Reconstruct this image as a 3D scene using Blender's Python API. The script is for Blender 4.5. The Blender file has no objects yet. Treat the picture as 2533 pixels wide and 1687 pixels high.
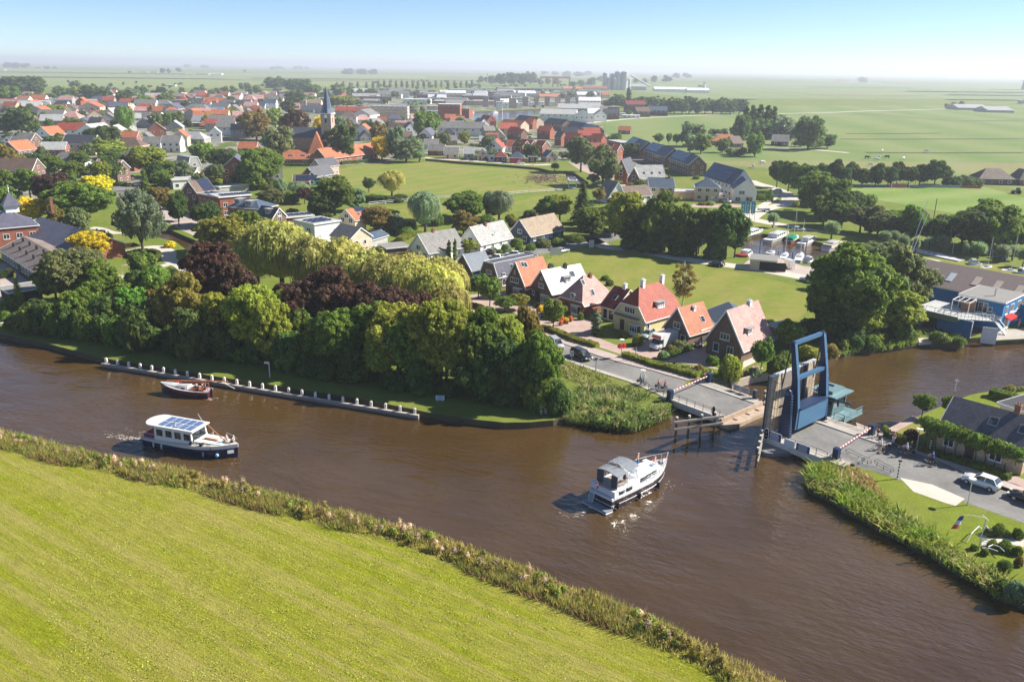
import bpy, math, random
from mathutils import Vector, Matrix, noise
from mathutils.geometry import tessellate_polygon
R_=math.radians
sc=bpy.context.scene
COL=sc.collection
# ---------------------------------------------------------------- camera
F=2050.;CH=48.;TH=math.atan((843.5-168)/F);RO=math.atan(.0146)
r0=Vector((1,0,0));cd=Vector((0,math.cos(TH),-math.sin(TH)));u0=Vector((0,math.sin(TH),math.cos(TH)))
cu=u0*math.cos(RO)-r0*math.sin(RO);cr=r0*math.cos(RO)+u0*math.sin(RO);CC=Vector((0,0,CH))
cam=bpy.data.cameras.new("camera");co=bpy.data.objects.new("camera",cam);COL.objects.link(co)
M=Matrix((cr,cu,-cd)).transposed().to_4x4();M.translation=CC;co.matrix_world=M
cam.sensor_width=36;cam.lens=36*F/2533;cam.clip_start=1;cam.clip_end=60000
sc.camera=co
# ---------------------------------------------------------------- sky and sun
SUN_EL=R_(36);SUN_AZ=Vector((.975,.22,0)).normalized()
w=bpy.data.worlds.new("World");sc.world=w;w.use_nodes=True
nt=w.node_tree;bg=nt.nodes['Background'];sky=nt.nodes.new('ShaderNodeTexSky');sky.sky_type='NISHITA'
sky.sun_disc=False;sky.sun_elevation=SUN_EL;sky.sun_rotation=math.atan2(SUN_AZ.x,SUN_AZ.y)
sky.air_density=1.0;sky.dust_density=0.0;sky.ozone_density=4.0;sky.altitude=4000
nt.links.new(sky.outputs[0],bg.inputs[0]);bg.inputs[1].default_value=.070
sl=bpy.data.lights.new("sun",'SUN');sl.energy=5.0;sl.angle=R_(.53);sl.color=(1,.94,.85)
so=bpy.data.objects.new("sun",sl);COL.objects.link(so)
sv=Vector((SUN_AZ.x*math.cos(SUN_EL),SUN_AZ.y*math.cos(SUN_EL),math.sin(SUN_EL)))
so.rotation_euler=sv.to_track_quat('Z','Y').to_euler();so.location=(60,0,80)
sc.view_settings.view_transform='Standard';sc.view_settings.look='None';sc.view_settings.exposure=1.12;sc.view_settings.gamma=1
sc.view_settings.use_curve_mapping=False
# ---------------------------------------------------------------- photo survey: a pixel of a crop -> the point on the ground it shows
CR={'c1':(0,130,3.68),'c2':(600,130,3.68),'c3':(1200,130,3.68),'c4':(1800,130,3.213),'d1':(0,400,3.92),'d2':(400,380,3.92),'d3':(950,380,3.92),'d4':(1500,380,3.92),'e1':(1120,600,4.612),'e2':(1480,640,4.356),'e3':(1900,600,3.72),'e4':(1500,850,3.92),'f1':(1850,780,3.92),'f2':(2050,930,3.919),'f3':(320,900,5.806),'f4':(1400,1080,7.128),'o':(0,0,.9294),'p':(0,0,1.),'g1':(0,620,3.336),'g2':(700,620,3.14),'g3':(0,1040,2.355),'g4':(1000,1200,2.355),'h1':(2200,640,6.535),'h2':(2150,500,6.149),'h3':(2250,1200,5.226),'h4':(1940,960,7.84)}
def pxl(c,x,y):
    a=CR[c];return a[0]+x/a[2],a[1]+y/a[2]
def P(c,x,y,z=0.):
    X,Y=pxl(c,x,y);v=cd+cr*((X-1266.5)/F)-cu*((Y-843.5)/F);t=(z-CH)/v.z
    if t<0: t=30000
    q=CC+v*t;q.z=z;return q
def pj(p):
    q=p-CC;D=q.dot(cd);return 1266.5+F*q.dot(cr)/D,843.5-F*q.dot(cu)/D,D
def hts(base,Y):
    lo,hi=-5.,150.
    for _ in range(40):
        m=(lo+hi)/2
        if pj(base+Vector((0,0,m)))[1]>Y: lo=m
        else: hi=m
    return lo
# ---------------------------------------------------------------- materials
MT={}
def N(nt,t,**k):
    n=nt.nodes.new(t)
    for a,v in k.items(): setattr(n,a,v)
    return n
def mat(name,rough=.8,spec=.3,metal=0.):
    m=bpy.data.materials.new(name);m.use_nodes=True;t=m.node_tree;b=t.nodes['Principled BSDF']
    b.inputs['Roughness'].default_value=rough;b.inputs['Specular IOR Level'].default_value=spec;b.inputs['Metallic'].default_value=metal
    MT[name]=m;return m,t,b
def lk(t,a,b): t.links.new(a,b)
def noi(t,scale,vec=None,detail=3,rough=.6):
    n=N(t,'ShaderNodeTexNoise');n.inputs['Scale'].default_value=scale;n.inputs['Detail'].default_value=detail;n.inputs['Roughness'].default_value=rough
    if vec: lk(t,vec,n.inputs['Vector'])
    return n.outputs['Fac']
def rng(t,v,a,b,c,d_):
    n=N(t,'ShaderNodeMapRange');n.inputs[1].default_value=a;n.inputs[2].default_value=b;n.inputs[3].default_value=c;n.inputs[4].default_value=d_;lk(t,v,n.inputs[0]);return n.outputs[0]
def mul(t,a,b,op='MULTIPLY'):
    n=N(t,'ShaderNodeMath',operation=op)
    for i,v in enumerate((a,b)):
        if isinstance(v,(int,float)): n.inputs[i].default_value=v
        else: lk(t,v,n.inputs[i])
    return n.outputs[0]
def mixc(t,f,a,b,mode='MIX'):
    n=N(t,'ShaderNodeMix',data_type='RGBA',blend_type=mode)
    for s,v in ((n.inputs[0],f),(n.inputs[6],a),(n.inputs[7],b)):
        if isinstance(v,(int,float)): s.default_value=v
        elif isinstance(v,tuple): s.default_value=v if len(v)==4 else v+(1,)
        else: lk(t,v,s)
    return n.outputs[2]
def val(t,c,v):   # colour times value
    n=N(t,'ShaderNodeVectorMath',operation='SCALE');lk(t,c,n.inputs[0])
    if isinstance(v,(int,float)): n.inputs['Scale'].default_value=v
    else: lk(t,v,n.inputs['Scale'])
    return n.outputs[0]
def crd(t,k='Object'): return N(t,'ShaderNodeTexCoord').outputs[k]
def ocol(t): return N(t,'ShaderNodeObjectInfo').outputs['Color']
def bump(t,b,h,st,dist=.05):
    n=N(t,'ShaderNodeBump');n.inputs['Strength'].default_value=st;n.inputs['Distance'].default_value=dist;lk(t,h,n.inputs['Height']);lk(t,n.outputs[0],b.inputs['Normal'])
def xform(t,v,sc_=(1,1,1),rz=0):
    if rz: q=N(t,'ShaderNodeMapping');q.inputs['Rotation'].default_value=(0,0,rz);lk(t,v,q.inputs['Vector']);v=q.outputs[0]
    n=N(t,'ShaderNodeMapping');n.inputs['Scale'].default_value=sc_;lk(t,v,n.inputs['Vector']);return n.outputs[0]
# paint: object colour, faint dirt
m,t,b=mat('paint',.45,.4);o=crd(t);lk(t,val(t,ocol(t),rng(t,noi(t,1.7,o),.2,.8,.82,1.08)),b.inputs['Base Color'])
m,t,b=mat('gloss',.18,.6);lk(t,ocol(t),b.inputs['Base Color']);b.inputs['Coat Weight'].default_value=.5
m,t,b=mat('matte',.9,.15);o=crd(t);lk(t,val(t,ocol(t),rng(t,noi(t,3,o,5),.2,.8,.75,1.15)),b.inputs['Base Color'])
m,t,b=mat('skin',.6,.3);lk(t,ocol(t),b.inputs['Base Color'])
m,t,b=mat('glass',.06,.8);b.inputs['Base Color'].default_value=(.035,.045,.055,1);o=crd(t)
lk(t,mixc(t,rng(t,noi(t,.7,o,2),.45,.6,0,1),(.02,.025,.03),(.09,.10,.11)),b.inputs['Base Color'])
m,t,b=mat('screen_glass',.03,.8);b.inputs['Base Color'].default_value=(.75,.8,.82,1);b.inputs['Alpha'].default_value=.35
m,t,b=mat('metal',.35,.5,.6);lk(t,ocol(t),b.inputs['Base Color'])
m,t,b=mat('rubber',.8,.2);b.inputs['Base Color'].default_value=(.015,.015,.016,1)
# roof tiles: uv in metres (u along the ridge, v up the slope)
m,t,b=mat('roof',.65,.35);uv=crd(t,'UV');o=crd(t)
br=N(t,'ShaderNodeTexBrick');lk(t,uv,br.inputs['Vector']);br.inputs['Scale'].default_value=1;br.inputs['Brick Width'].default_value=.26;br.inputs['Row Height'].default_value=.34
br.inputs['Mortar Size'].default_value=.035;br.inputs['Color1'].default_value=(.78,.78,.78,1);br.inputs['Color2'].default_value=(1.12,1.12,1.12,1);br.inputs['Mortar'].default_value=(.5,.5,.5,1);br.offset=0
c=mixc(t,1.,ocol(t),br.outputs['Color'],'MULTIPLY');c=val(t,c,rng(t,noi(t,.5,o,5,.7),.25,.75,.66,1.25))
lk(t,mixc(t,rng(t,noi(t,2.3,o,4),.6,.85,0,.35),c,(.13,.13,.09)),b.inputs['Base Color']);bump(t,b,br.outputs['Fac'],.5,-.05)
m,t,b=mat('slate',.5,.4);uv=crd(t,'UV');o=crd(t)
br=N(t,'ShaderNodeTexBrick');lk(t,uv,br.inputs['Vector']);br.inputs['Scale'].default_value=1;br.inputs['Brick Width'].default_value=.6;br.inputs['Row Height'].default_value=.3
br.inputs['Mortar Size'].default_value=.02;br.inputs['Color1'].default_value=(.85,.85,.85,1);br.inputs['Color2'].default_value=(1.1,1.1,1.1,1);br.inputs['Mortar'].default_value=(.6,.6,.6,1)
c=mixc(t,1.,ocol(t),br.outputs['Color'],'MULTIPLY');lk(t,val(t,c,rng(t,noi(t,.35,o,5,.7),.25,.75,.75,1.2)),b.inputs['Base Color'])
# wavy corrugated sheet
m,t,b=mat('corrugated',.75,.3);uv=crd(t,'UV');o=crd(t)
wv=N(t,'ShaderNodeTexWave');lk(t,uv,wv.inputs['Vector']);wv.inputs['Scale'].default_value=.9;wv.inputs['Distortion'].default_value=0
c=val(t,ocol(t),rng(t,wv.outputs['Fac'],0,1,.72,1.15));lk(t,mixc(t,rng(t,noi(t,1.6,o,6,.75),.53,.68,0,.75),c,(.33,.28,.25)),b.inputs['Base Color']);bump(t,b,wv.outputs['Fac'],.6,.05)
m,t,b=mat('brick',.85,.2);uv=crd(t,'UV');o=crd(t)
br=N(t,'ShaderNodeTexBrick');lk(t,uv,br.inputs['Vector']);br.inputs['Scale'].default_value=1;br.inputs['Brick Width'].default_value=.22;br.inputs['Row Height'].default_value=.07
br.inputs['Mortar Size'].default_value=.008;br.inputs['Color1'].default_value=(.75,.75,.75,1);br.inputs['Color2'].default_value=(1.2,1.2,1.2,1);br.inputs['Mortar'].default_value=(1.25,1.3,1.4,1)
c=mixc(t,1.,ocol(t),br.outputs['Color'],'MULTIPLY');lk(t,val(t,c,rng(t,noi(t,.6,o,4),.25,.75,.8,1.15)),b.inputs['Base Color'])
m,t,b=mat('planks',.7,.3);uv=crd(t,'UV');o=crd(t)
wv=N(t,'ShaderNodeTexWave',bands_direction='Y');lk(t,uv,wv.inputs['Vector']);wv.inputs['Scale'].default_value=1.4
c=val(t,ocol(t),rng(t,noi(t,1.2,o,5),.2,.8,.7,1.2));lk(t,val(t,c,rng(t,wv.outputs['Fac'],0,.25,.6,1)),b.inputs['Base Color'])
m,t,b=mat('wood',.85,.2);o=crd(t);lk(t,val(t,ocol(t),rng(t,noi(t,1,xform(t,o,(1,9,9)),6,.7),.25,.75,.55,1.3)),b.inputs['Base Color'])
m,t,b=mat('bark',.95,.1);o=crd(t);lk(t,val(t,ocol(t),rng(t,noi(t,3,o,5),.2,.8,.6,1.3)),b.inputs['Base Color'])
def stain(name,c1,c2,s1,s2,rough=.9,lines=0):
    m,t,b=mat(name,rough,.2);o=crd(t,'Object')
    f=noi(t,s1,o,6,.65);g=noi(t,s2,o,4,.6)
    c=mixc(t,rng(t,f,.3,.7,0,1),c1,c2);c=val(t,c,rng(t,g,.2,.8,.82,1.14));
    lk(t,c,b.inputs['Base Color']);bump(t,b,g,.3,.02);return m
stain('asphalt',(.135,.135,.13),(.25,.24,.225),.16,2.2)
stain('paving',(.36,.30,.265),(.46,.38,.34),.25,4)
stain('brickpave',(.36,.26,.22),(.46,.35,.30),.3,5)
stain('concrete',(.34,.31,.27),(.46,.42,.37),.5,5)
stain('rustcon',(.34,.24,.16),(.48,.40,.32),.9,5)
stain('path',(.48,.43,.36),(.58,.52,.45),.3,5)
stain('soil',(.20,.15,.10),(.30,.24,.16),.4,5)
stain('bank',(.07,.055,.035),(.10,.09,.05),.5,5)
# grass: object colour, patches and fine texture in world metres
def grass(name,dry,stripes=None,fine=1.):
    m,t,b=mat(name,.95,.1);o=crd(t);c=ocol(t)
    c=mixc(t,rng(t,noi(t,.045,o,6,.65),.38,.72,0,.85),c,dry)
    c=val(t,c,rng(t,noi(t,.5,o,5,.7),.25,.75,.80,1.17))
    f=noi(t,4.5,o,6,.75);c=val(t,c,rng(t,f,.25,.75,1-.38*fine,1+.36*fine))
    if stripes:
        wv=N(t,'ShaderNodeTexWave');lk(t,xform(t,o,(1,1,1),stripes[0]),wv.inputs['Vector']);wv.inputs['Scale'].default_value=stripes[1];wv.inputs['Distortion'].default_value=stripes[3];wv.inputs['Detail'].default_value=3;wv.inputs['Detail Scale'].default_value=1.2
        c=mixc(t,mul(t,wv.outputs['Fac'],stripes[2]),c,stripes[4])
    lk(t,c,b.inputs['Base Color']);bump(t,b,f,.9*fine,.12);return m
MROT=R_(33)
grass('grass',(.20,.20,.055))
grass('lawn',(.25,.21,.07),(0.6,.03,.35,5,(.26,.24,.06)))
grass('meadow',(.27,.24,.05),None,1.45)
m=MT['meadow'];t=m.node_tree;b=t.nodes['Principled BSDF'];lnk=b.inputs['Base Color'].links[0];c0=lnk.from_socket;o=crd(t)
s1=noi(t,1.,xform(t,o,(.025,.8,1),MROT),4,.6);s2=noi(t,1.,xform(t,o,(.45,4.4,1),MROT),6,.8)
c1=mixc(t,rng(t,s1,.42,.62,0,.6),c0,(.32,.27,.085));c1=val(t,c1,rng(t,s2,.3,.7,.6,1.36));lk(t,c1,b.inputs['Base Color'])
grass('far',(.18,.21,.08),(.1,.004,.5,3,(.22,.24,.09)),.3)
grass('pitch',(.21,.25,.07),(R_(62),.012,.6,.6,(.23,.28,.09)),.3)
# foliage
def fol(name,tr,var):
    m,t,b=mat(name,.6,.25);o=crd(t);c=ocol(t);g=N(t,'ShaderNodeNewGeometry');oi=N(t,'ShaderNodeObjectInfo')
    c=val(t,c,rng(t,g.outputs['Random Per Island'],0,1,1-var,1+var*1.25))
    c=mixc(t,rng(t,noi(t,.28,o,2),.45,.75,0,.5),c,val(t,mixc(t,.5,c,(.25,.20,.03)),1.25))
    h=N(t,'ShaderNodeHueSaturation');lk(t,rng(t,oi.outputs['Random'],0,1,.485,.515),h.inputs['Hue']);lk(t,rng(t,oi.outputs['Random'],0,1,.88,1.16),h.inputs['Value']);lk(t,c,h.inputs['Color']);c=h.outputs[0]
    lk(t,c,b.inputs['Base Color']);o_=t.nodes['Material Output'];tl=N(t,'ShaderNodeBsdfTranslucent');lk(t,val(t,c,1.5),tl.inputs[0])
    mx=N(t,'ShaderNodeMixShader');mx.inputs[0].default_value=tr;lk(t,b.outputs[0],mx.inputs[1]);lk(t,tl.outputs[0],mx.inputs[2]);lk(t,mx.outputs[0],o_.inputs[0])
fol('leaf',.45,.5);fol('blade',.35,.45)
# river water: brown, glossy, wind-rippled in patches
m,t,b=mat('water',.08,.95);o=crd(t);b.inputs['IOR'].default_value=1.45
c=mixc(t,rng(t,noi(t,.03,o,3),.35,.65,0,1),(.052,.029,.009),(.080,.046,.016));lk(t,c,b.inputs['Base Color'])
a1=noi(t,1.1,xform(t,o,(.55,1.3,1),.5),3,.55);a2=noi(t,.28,xform(t,o,(.6,1.3,1),.3),2,.5);a3=noi(t,3.6,xform(t,o,(.6,1.2,1),.7),2,.5)
pm=rng(t,noi(t,.035,o,3,.55),.38,.60,.05,1.25)
h=mul(t,mul(t,mul(t,a1,1.),mul(t,a3,.28),'ADD'),pm);h=mul(t,h,mul(t,a2,1.6),'ADD')
bump(t,b,h,.6,.24)
m,t,b=mat('calm_water',.06,.5);o=crd(t);b.inputs['Base Color'].default_value=(.05,.035,.022,1);bump(t,b,noi(t,1.3,xform(t,o,(.6,1.2,1)),3),.12,.1)
m,t,b=mat('foam',.6,.3);o=crd(t);b.inputs['Base Color'].default_value=(.75,.70,.62,1);f=noi(t,2.6,o,6,.75)
lk(t,rng(t,f,.5,.62,0,.85),b.inputs['Alpha'])
# ---------------------------------------------------------------- mesh builder
class MB:
    def __init__(s): s.v=[];s.f=[];s.m=[]
    def add(s,vs,fs,mi=0):
        k=len(s.v);s.v+= [tuple(x) for x in vs];s.f+=[tuple(k+i for i in q) for q in fs];s.m+=[mi]*len(fs)
    def poly(s,vs,mi=0): s.add(vs,[tuple(range(len(vs)))],mi)
    def box(s,c,d,rz=0,mi=0,rm=None,taper=1.):
        a=[]
        for z in (-.5,.5):
            k=1 if z<0 else taper
            for x,y in ((-.5,-.5),(.5,-.5),(.5,.5),(-.5,.5)): a.append(Vector((x*d[0]*k,y*d[1]*k,z*d[2])))
        mm=rm if rm else Matrix.Rotation(rz,3,'Z')
        s.add([mm@q+Vector(c) for q in a],[(0,3,2,1),(4,5,6,7),(0,1,5,4),(1,2,6,5),(2,3,7,6),(3,0,4,7)],mi)
    def bar(s,a,b_,w_,h_=None,mi=0,up=(0,0,1)):
        a=Vector(a);b_=Vector(b_);h_=h_ or w_;x=(b_-a);L=x.length
        if L<1e-6:return
        x/=L;u=Vector(up)
        if abs(x.dot(u))>.99:u=Vector((0,1,0))
        y=u.cross(x).normalized();z=x.cross(y);mm=Matrix((x,y,z)).transposed();s.box((a+b_)/2,(L,w_,h_),rm=mm,mi=mi)
    def tube(s,ps,r,n=6,mi=0,cap=True):
        ps=[Vector(p) for p in ps];rs=r if isinstance(r,(list,tuple)) else [r]*len(ps);k=len(s.v);pv=None
        for i,p in enumerate(ps):
            dd=(ps[min(i+1,len(ps)-1)]-ps[max(i-1,0)]).normalized()
            if pv is None: pv=Vector((0,0,1)).cross(dd)
            if pv.length<.05: pv=Vector((1,0,0))
            y=(pv-dd*pv.dot(dd)).normalized();pv=y;z=dd.cross(y)
            for j in range(n):
                a=2*math.pi*j/n;s.v.append(tuple(p+y*(math.cos(a)*rs[i])+z*(math.sin(a)*rs[i])))
        for i in range(len(ps)-1):
            for j in range(n):
                a=k+i*n+j;b_=k+i*n+(j+1)%n;s.f.append((a,b_,b_+n,a+n));s.m.append(mi)
        if cap:
            s.f.append(tuple(k+j for j in range(n))[::-1]);s.f.append(tuple(k+(len(ps)-1)*n+j for j in range(n)));s.m+=[mi,mi]
    def cyl(s,c,r,h,n=12,r2=None,mi=0): c=Vector(c);s.tube([c,c+Vector((0,0,h))],[r,r if r2 is None else r2],n,mi)
    def prism(s,pts,z0,z1,mi=0,mtop=None):
        n=len(pts);s.add([(p[0],p[1],z0) for p in pts]+[(p[0],p[1],z1) for p in pts],[(i,(i+1)%n,(i+1)%n+n,i+n) for i in range(n)]+[tuple(range(n))[::-1]],mi)
        k=len(s.v)-n;s.f.append(tuple(range(k,k+n)));s.m.append(mi if mtop is None else mtop)
    def loft(s,rings,closed=True,caps=True,mi=0):
        n=len(rings[0]);vs=[q for r in rings for q in r];fs=[]
        for i in range(len(rings)-1):
            for j in range(n if closed else n-1):
                a=i*n+j;b_=i*n+(j+1)%n;fs.append((a,b_,b_+n,a+n))
        if caps: fs+= [tuple(range(n))[::-1],tuple((len(rings)-1)*n+j for j in range(n))]
        s.add(vs,fs,mi)
    def ball(s,c,r,n=8,mi=0,sq=(1,1,1)):
        rg=[]
        for i in range(n//2+1):
            a=math.pi*i/(n//2);rr=max(math.sin(a),.02)
            rg.append([Vector(c)+Vector((math.cos(2*math.pi*j/n)*rr*r*sq[0],math.sin(2*math.pi*j/n)*rr*r*sq[1],-math.cos(a)*r*sq[2])) for j in range(n)])
        s.loft(rg,mi=mi)
    def mesh(s,name,mats,smooth=False,uv=True):
        me=bpy.data.meshes.new(name);me.from_pydata(s.v,[],s.f)
        for x in (mats if isinstance(mats,(list,tuple)) else [mats]): me.materials.append(MT[x])
        if len(me.polygons)!=len(s.m): print('bad faces',name)
        me.polygons.foreach_set('material_index',s.m[:len(me.polygons)])
        if smooth: me.polygons.foreach_set('use_smooth',[True]*len(me.polygons))
        if uv:
            l=me.uv_layers.new(name='UVMap');uvs=[0.]*(2*len(me.loops));V=me.vertices
            for p in me.polygons:
                n=p.normal;U=Vector((-n.y,n.x,0))
                if U.length<.05: U=Vector((1,0,0))
                U.normalize();W=n.cross(U)
                for li in p.loop_indices:
                    q=V[me.loops[li].vertex_index].co;uvs[2*li]=q.dot(U);uvs[2*li+1]=q.dot(W)
            l.data.foreach_set('uv',uvs)
        me.update();return me
    def build(s,name,mats,parent=None,color=None,smooth=False,loc=None,rz=0,uv=True):
        return ob(name,s.mesh(name,mats,smooth,uv),parent,color,loc,rz)
def ob(name,me,parent=None,color=None,loc=None,rz=0,scale=None):
    o=bpy.data.objects.new(name,me);COL.objects.link(o)
    if parent: o.parent=parent
    if color: o.color=tuple(color)+(1,)
    if loc is not None: o.location=loc
    if rz: o.rotation_euler=(0,0,rz)
    if scale: o.scale=scale
    return o
def tag(o,label=None,cat=None,group=None,kind=None):
    if label: o['label']=label
    if cat: o['category']=cat
    if group: o['group']=group
    if kind: o['kind']=kind
    return o
def thing(name,label,cat,loc,rz=0,group=None,scale=None):
    return tag(ob(name,None,None,None,loc,rz,scale),label,cat,group)
def kids(o): return [c for c in bpy.data.objects if c.parent==o]
class Proto:   # a thing with parts; copies share the meshes
    def __init__(s,root): s.root=root;s.used=False;s.tree=s.walk(root)
    def walk(s,o): return [(c,s.walk(c)) for c in list(o.children)]
    def put(s,loc,rz=0,label=None,group=None,scale=None,colors=None,cat=None):
        if not s.used: s.used=True;r=s.root;m={c.name:c for c,_ in s.flat(s.tree)}
        else:
            r=s.root.copy();COL.objects.link(r);s.cp(s.tree,r)
        r.location=loc;r.rotation_euler=(0,0,rz)
        if scale: r.scale=scale
        if label: r['label']=label
        if group: r['group']=group
        if cat: r['category']=cat
        if colors:
            for c in r.children_recursive:
                k=c.name.split('.')[0]
                if k in colors: c.color=tuple(colors[k])+(1,)
        return r
    def flat(s,t):
        for c,k in t:
            yield c,k
            yield from s.flat(k)
    def cp(s,t,par):
        for c,k in t:
            n=c.copy();COL.objects.link(n);n.parent=par;s.cp(k,n)
def tess(loops,z):
    vs=[Vector((q[0],q[1],0)) for l in loops for q in l]
    tr=tessellate_polygon([[Vector((q[0],q[1],0)) for q in l] for l in loops])
    out=[]
    for a in tr:
        A,B,C_=[vs[i] for i in a]
        if (B-A).cross(C_-A).z<0: a=(a[0],a[2],a[1])
        if abs((B-A).cross(C_-A).z)>1e-9: out.append(tuple(a))
    return [(q.x,q.y,z) for q in vs],out
def Q(c,*pts): return [P(c,x,y) for x,y in pts]
def slab(name,loops,z0,z1,mt_,color=None,kind=None,label=None,cat=None,side=None,parent=None,group=None):
    b=MB();v,f=tess(loops,z1);b.add(v,f,0)
    if z0 is not None and z0<z1:
        for l in loops:
            n=len(l);b.add([(q[0],q[1],z0) for q in l]+[(q[0],q[1],z1) for q in l],[(i,(i+1)%n,(i+1)%n+n,i+n) for i in range(n)],1 if side else 0)
    o=b.build(name,[mt_]+([side] if side else []),parent,color,uv=False)
    return tag(o,label,cat,group,kind)
def strip(pts,w_):   # polyline to ribbon outline
    L=[];Rr=[];n=len(pts)
    for i,p in enumerate(pts):
        t=(pts[min(i+1,n-1)]-pts[max(i-1,0)]);t.z=0;t.normalize();nn=Vector((-t.y,t.x,0))
        ww=w_[i] if isinstance(w_,list) else w_
        L.append(p+nn*ww/2);Rr.append(p-nn*ww/2)
    return L+Rr[::-1]
def smooth(pts,k=4):
    out=[]
    n=len(pts)
    for i in range(n-1):
        p0=pts[max(i-1,0)];p1=pts[i];p2=pts[i+1];p3=pts[min(i+2,n-1)]
        for j in range(k):
            t=j/k;out.append(.5*((2*p1)+(p2-p0)*t+(2*p0-5*p1+4*p2-p3)*t*t+(3*p1-p0-3*p2+p3)*t**3))
    out.append(pts[-1]);return out
# ================================================================ SETTING: water, land, roads
WZ=-1.0
b=MB();b.poly([(-600,-60,WZ),(2500,-60,WZ),(2500,2600,WZ),(-600,2600,WZ)]);tag(b.build('water','water',uv=False),kind='structure')
GR=(.125,.175,.022)
# meadow in front
ma=Q('g3',(-300,60),(0,108),(250,172),(500,232),(850,300),(1200,372),(1500,455),(1750,520),(2000,588),(2355,668))+Q('g4',(300,392),(500,478),(800,588),(1000,668),(1250,768),(1500,876),(1700,975),(1850,1045),(2000,1120),(2300,1290))
ma=smooth(ma,3)
meadow_edge=ma
slab('meadow',[[Vector((-600,ma[0].y+90,0))]+ma+[Vector((70,-40,0)),Vector((-600,-40,0))]],-3,0,'meadow',(.195,.225,.004),'structure',side='bank')
# mainland
nb=Q('p',(-900,690),(-300,785),(0,825),(120,850),(185,868),(252,885),(390,908),(540,932),(700,956),(859,980),(1018,1011),(1050,1018),(1146,1034),(1248,1045),(1310,1044),(1369,1039),(1407,1028),(1470,1036),(1540,1042),(1600,1040),(1640,1020),(1668,995),(1800,950),(1865,934),(1930,915),(2000,896),(2072,877),(2115,866),(2196,858),(2271,847),(2303,845),(2370,850),(2385,848),(2382,838),(2430,834),(2459,843),(2533,839),(2700,828),(3100,815))
mainland_edge=nb
X0=nb[0];X1=nb[-1]
basin=Q('p',(1826,604),(1832,592),(1860,582),(1888,578),(2020,598),(2100,616),(2240,634),(2380,660),(2533,692),(2800,745),(2800,790),(2533,745),(2300,700),(2200,684),(2100,662),(2010,655),(1960,650),(1880,640),(1845,625))
canal=Q('d1',(1060,610),(1080,575),(1150,600),(1400,640),(1660,665),(1800,725),(1990,800),(2040,960),(2000,1060),(1880,960),(1800,850),(1700,775),(1550,740),(1300,690))
pond1=Q('d1',(1090,800),(1300,785),(1370,815),(1150,855))
pond2=Q('d3',(1700,200),(1760,180),(1850,190),(1990,285),(1960,312),(1850,270),(1780,240))
ditch=Q('d3',(400,52),(800,85),(1200,115),(1500,140),(1620,170),(1600,185),(1450,158),(1100,128),(700,102),(400,72))
harb=Q('p',(1150,278),(1200,276),(1290,272),(1376,269),(1378,276),(1290,290),(1240,300),(1200,300),(1150,296))
lake=Q('p',(1800,236),(1876,231),(1905,232),(1880,246),(1835,249),(1805,246))
slab('ground',[[Vector((-22000,X0.y+200,0))]+nb+[Vector((22000,X1.y-2000,0)),Vector((22000,22000,0)),Vector((-22000,22000,0))],basin,canal,pond1,pond2,ditch,harb,lake],-2,0,'grass',GR,'structure',side='bank')
# farmhouse land on the right
nc=Q('p',(2800,940),(2533,956),(2422,972),(2399,977),(2340,1000),(2264,1032),(2203,1063),(2165,1075),(2110,1100),(2062,1142),(2010,1170),(2000,1202),(2061,1227),(2088,1249),(2126,1267),(2172,1295),(2234,1323),(2261,1342),(2307,1359),(2336,1382),(2384,1410),(2441,1430),(2464,1458),(2533,1483),(2800,1560))
farm_edge=nc
slab('right_bank_ground',[nc+[Vector((400,50,0)),Vector((400,nc[0].y,0))]],-3,0,'grass',(.16,.20,.02),'structure',side='bank')
# ---- far fields (coloured sheets well above each other for grazing views)
def field(c,pts,col,z=.05,mt_='far'): slab('field',[Q(c,*pts)],None,z,mt_,col,'structure')
field('p',((1060,318),(1600,284),(1900,262),(2533,262),(3400,270),(3400,520),(2533,470),(2100,430),(1700,410),(1500,330),(1490,305)),(.12,.19,.04),.05)
field('p',((-1500,214),(0,212),(300,222),(700,218),(1180,206),(1180,190),(600,182),(0,170),(-1500,165)),(.19,.24,.08),.25)
field('p',((1720,245),(1900,246),(2533,246),(3600,250),(3600,222),(2533,212),(1900,206),(1400,207)),(.15,.21,.07),.2)
field('p',((1960,462),(2000,460),(2440,464),(2533,490),(2900,560),(2900,680),(2533,560),(2200,500)),(.12,.21,.03),.02,'pitch')
field('p',((1950,398),(2533,405),(3300,418),(3300,440),(2533,434),(1860,415),(1700,400)),(.22,.20,.08),.09)
field('p',((800,425),(900,408),(1060,402),(1300,422),(1400,432),(1395,470),(1200,480),(960,485),(850,470)),(.15,.21,.035),.02,'lawn')
field('c2',((1150,1420),(1500,1390),(2355,1330),(2355,1545),(1200,1545)),(.13,.19,.02),.02,'lawn')
field('c3',((0,1330),(700,1290),(740,1330),(600,1400),(330,1440),(0,1500)),(.13,.2,.02),.02,'lawn')
# village green behind the row of houses
slab('village_green',[Q('p',(1370,632),(1450,615),(1560,622),(1760,662),(1900,690),(1990,712),(2010,760),(1960,800),(1800,830),(1500,790),(1300,690))],None,.015,'lawn',(.15,.20,.022),'structure')
slab('harbour_verge',[Q('p',(1850,552),(1905,556),(2180,595),(2533,665),(2800,730),(2800,735),(2533,686),(2240,628),(2020,592),(1888,572),(1835,583),(1800,585))],None,.012,'lawn',(.14,.19,.025),'structure')
# ---- roads and paths
def sheet(name,pts,z=.008,mt_='asphalt',c='p',col=None): return slab(name,[Q(c,*pts)],None,z,mt_,col,'structure')
def way(name,c,pts,w_,z=.008,mt_='asphalt',sm=3): return slab(name,[strip(smooth(Q(c,*pts),sm),w_)],None,z,mt_,None,'structure')
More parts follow.
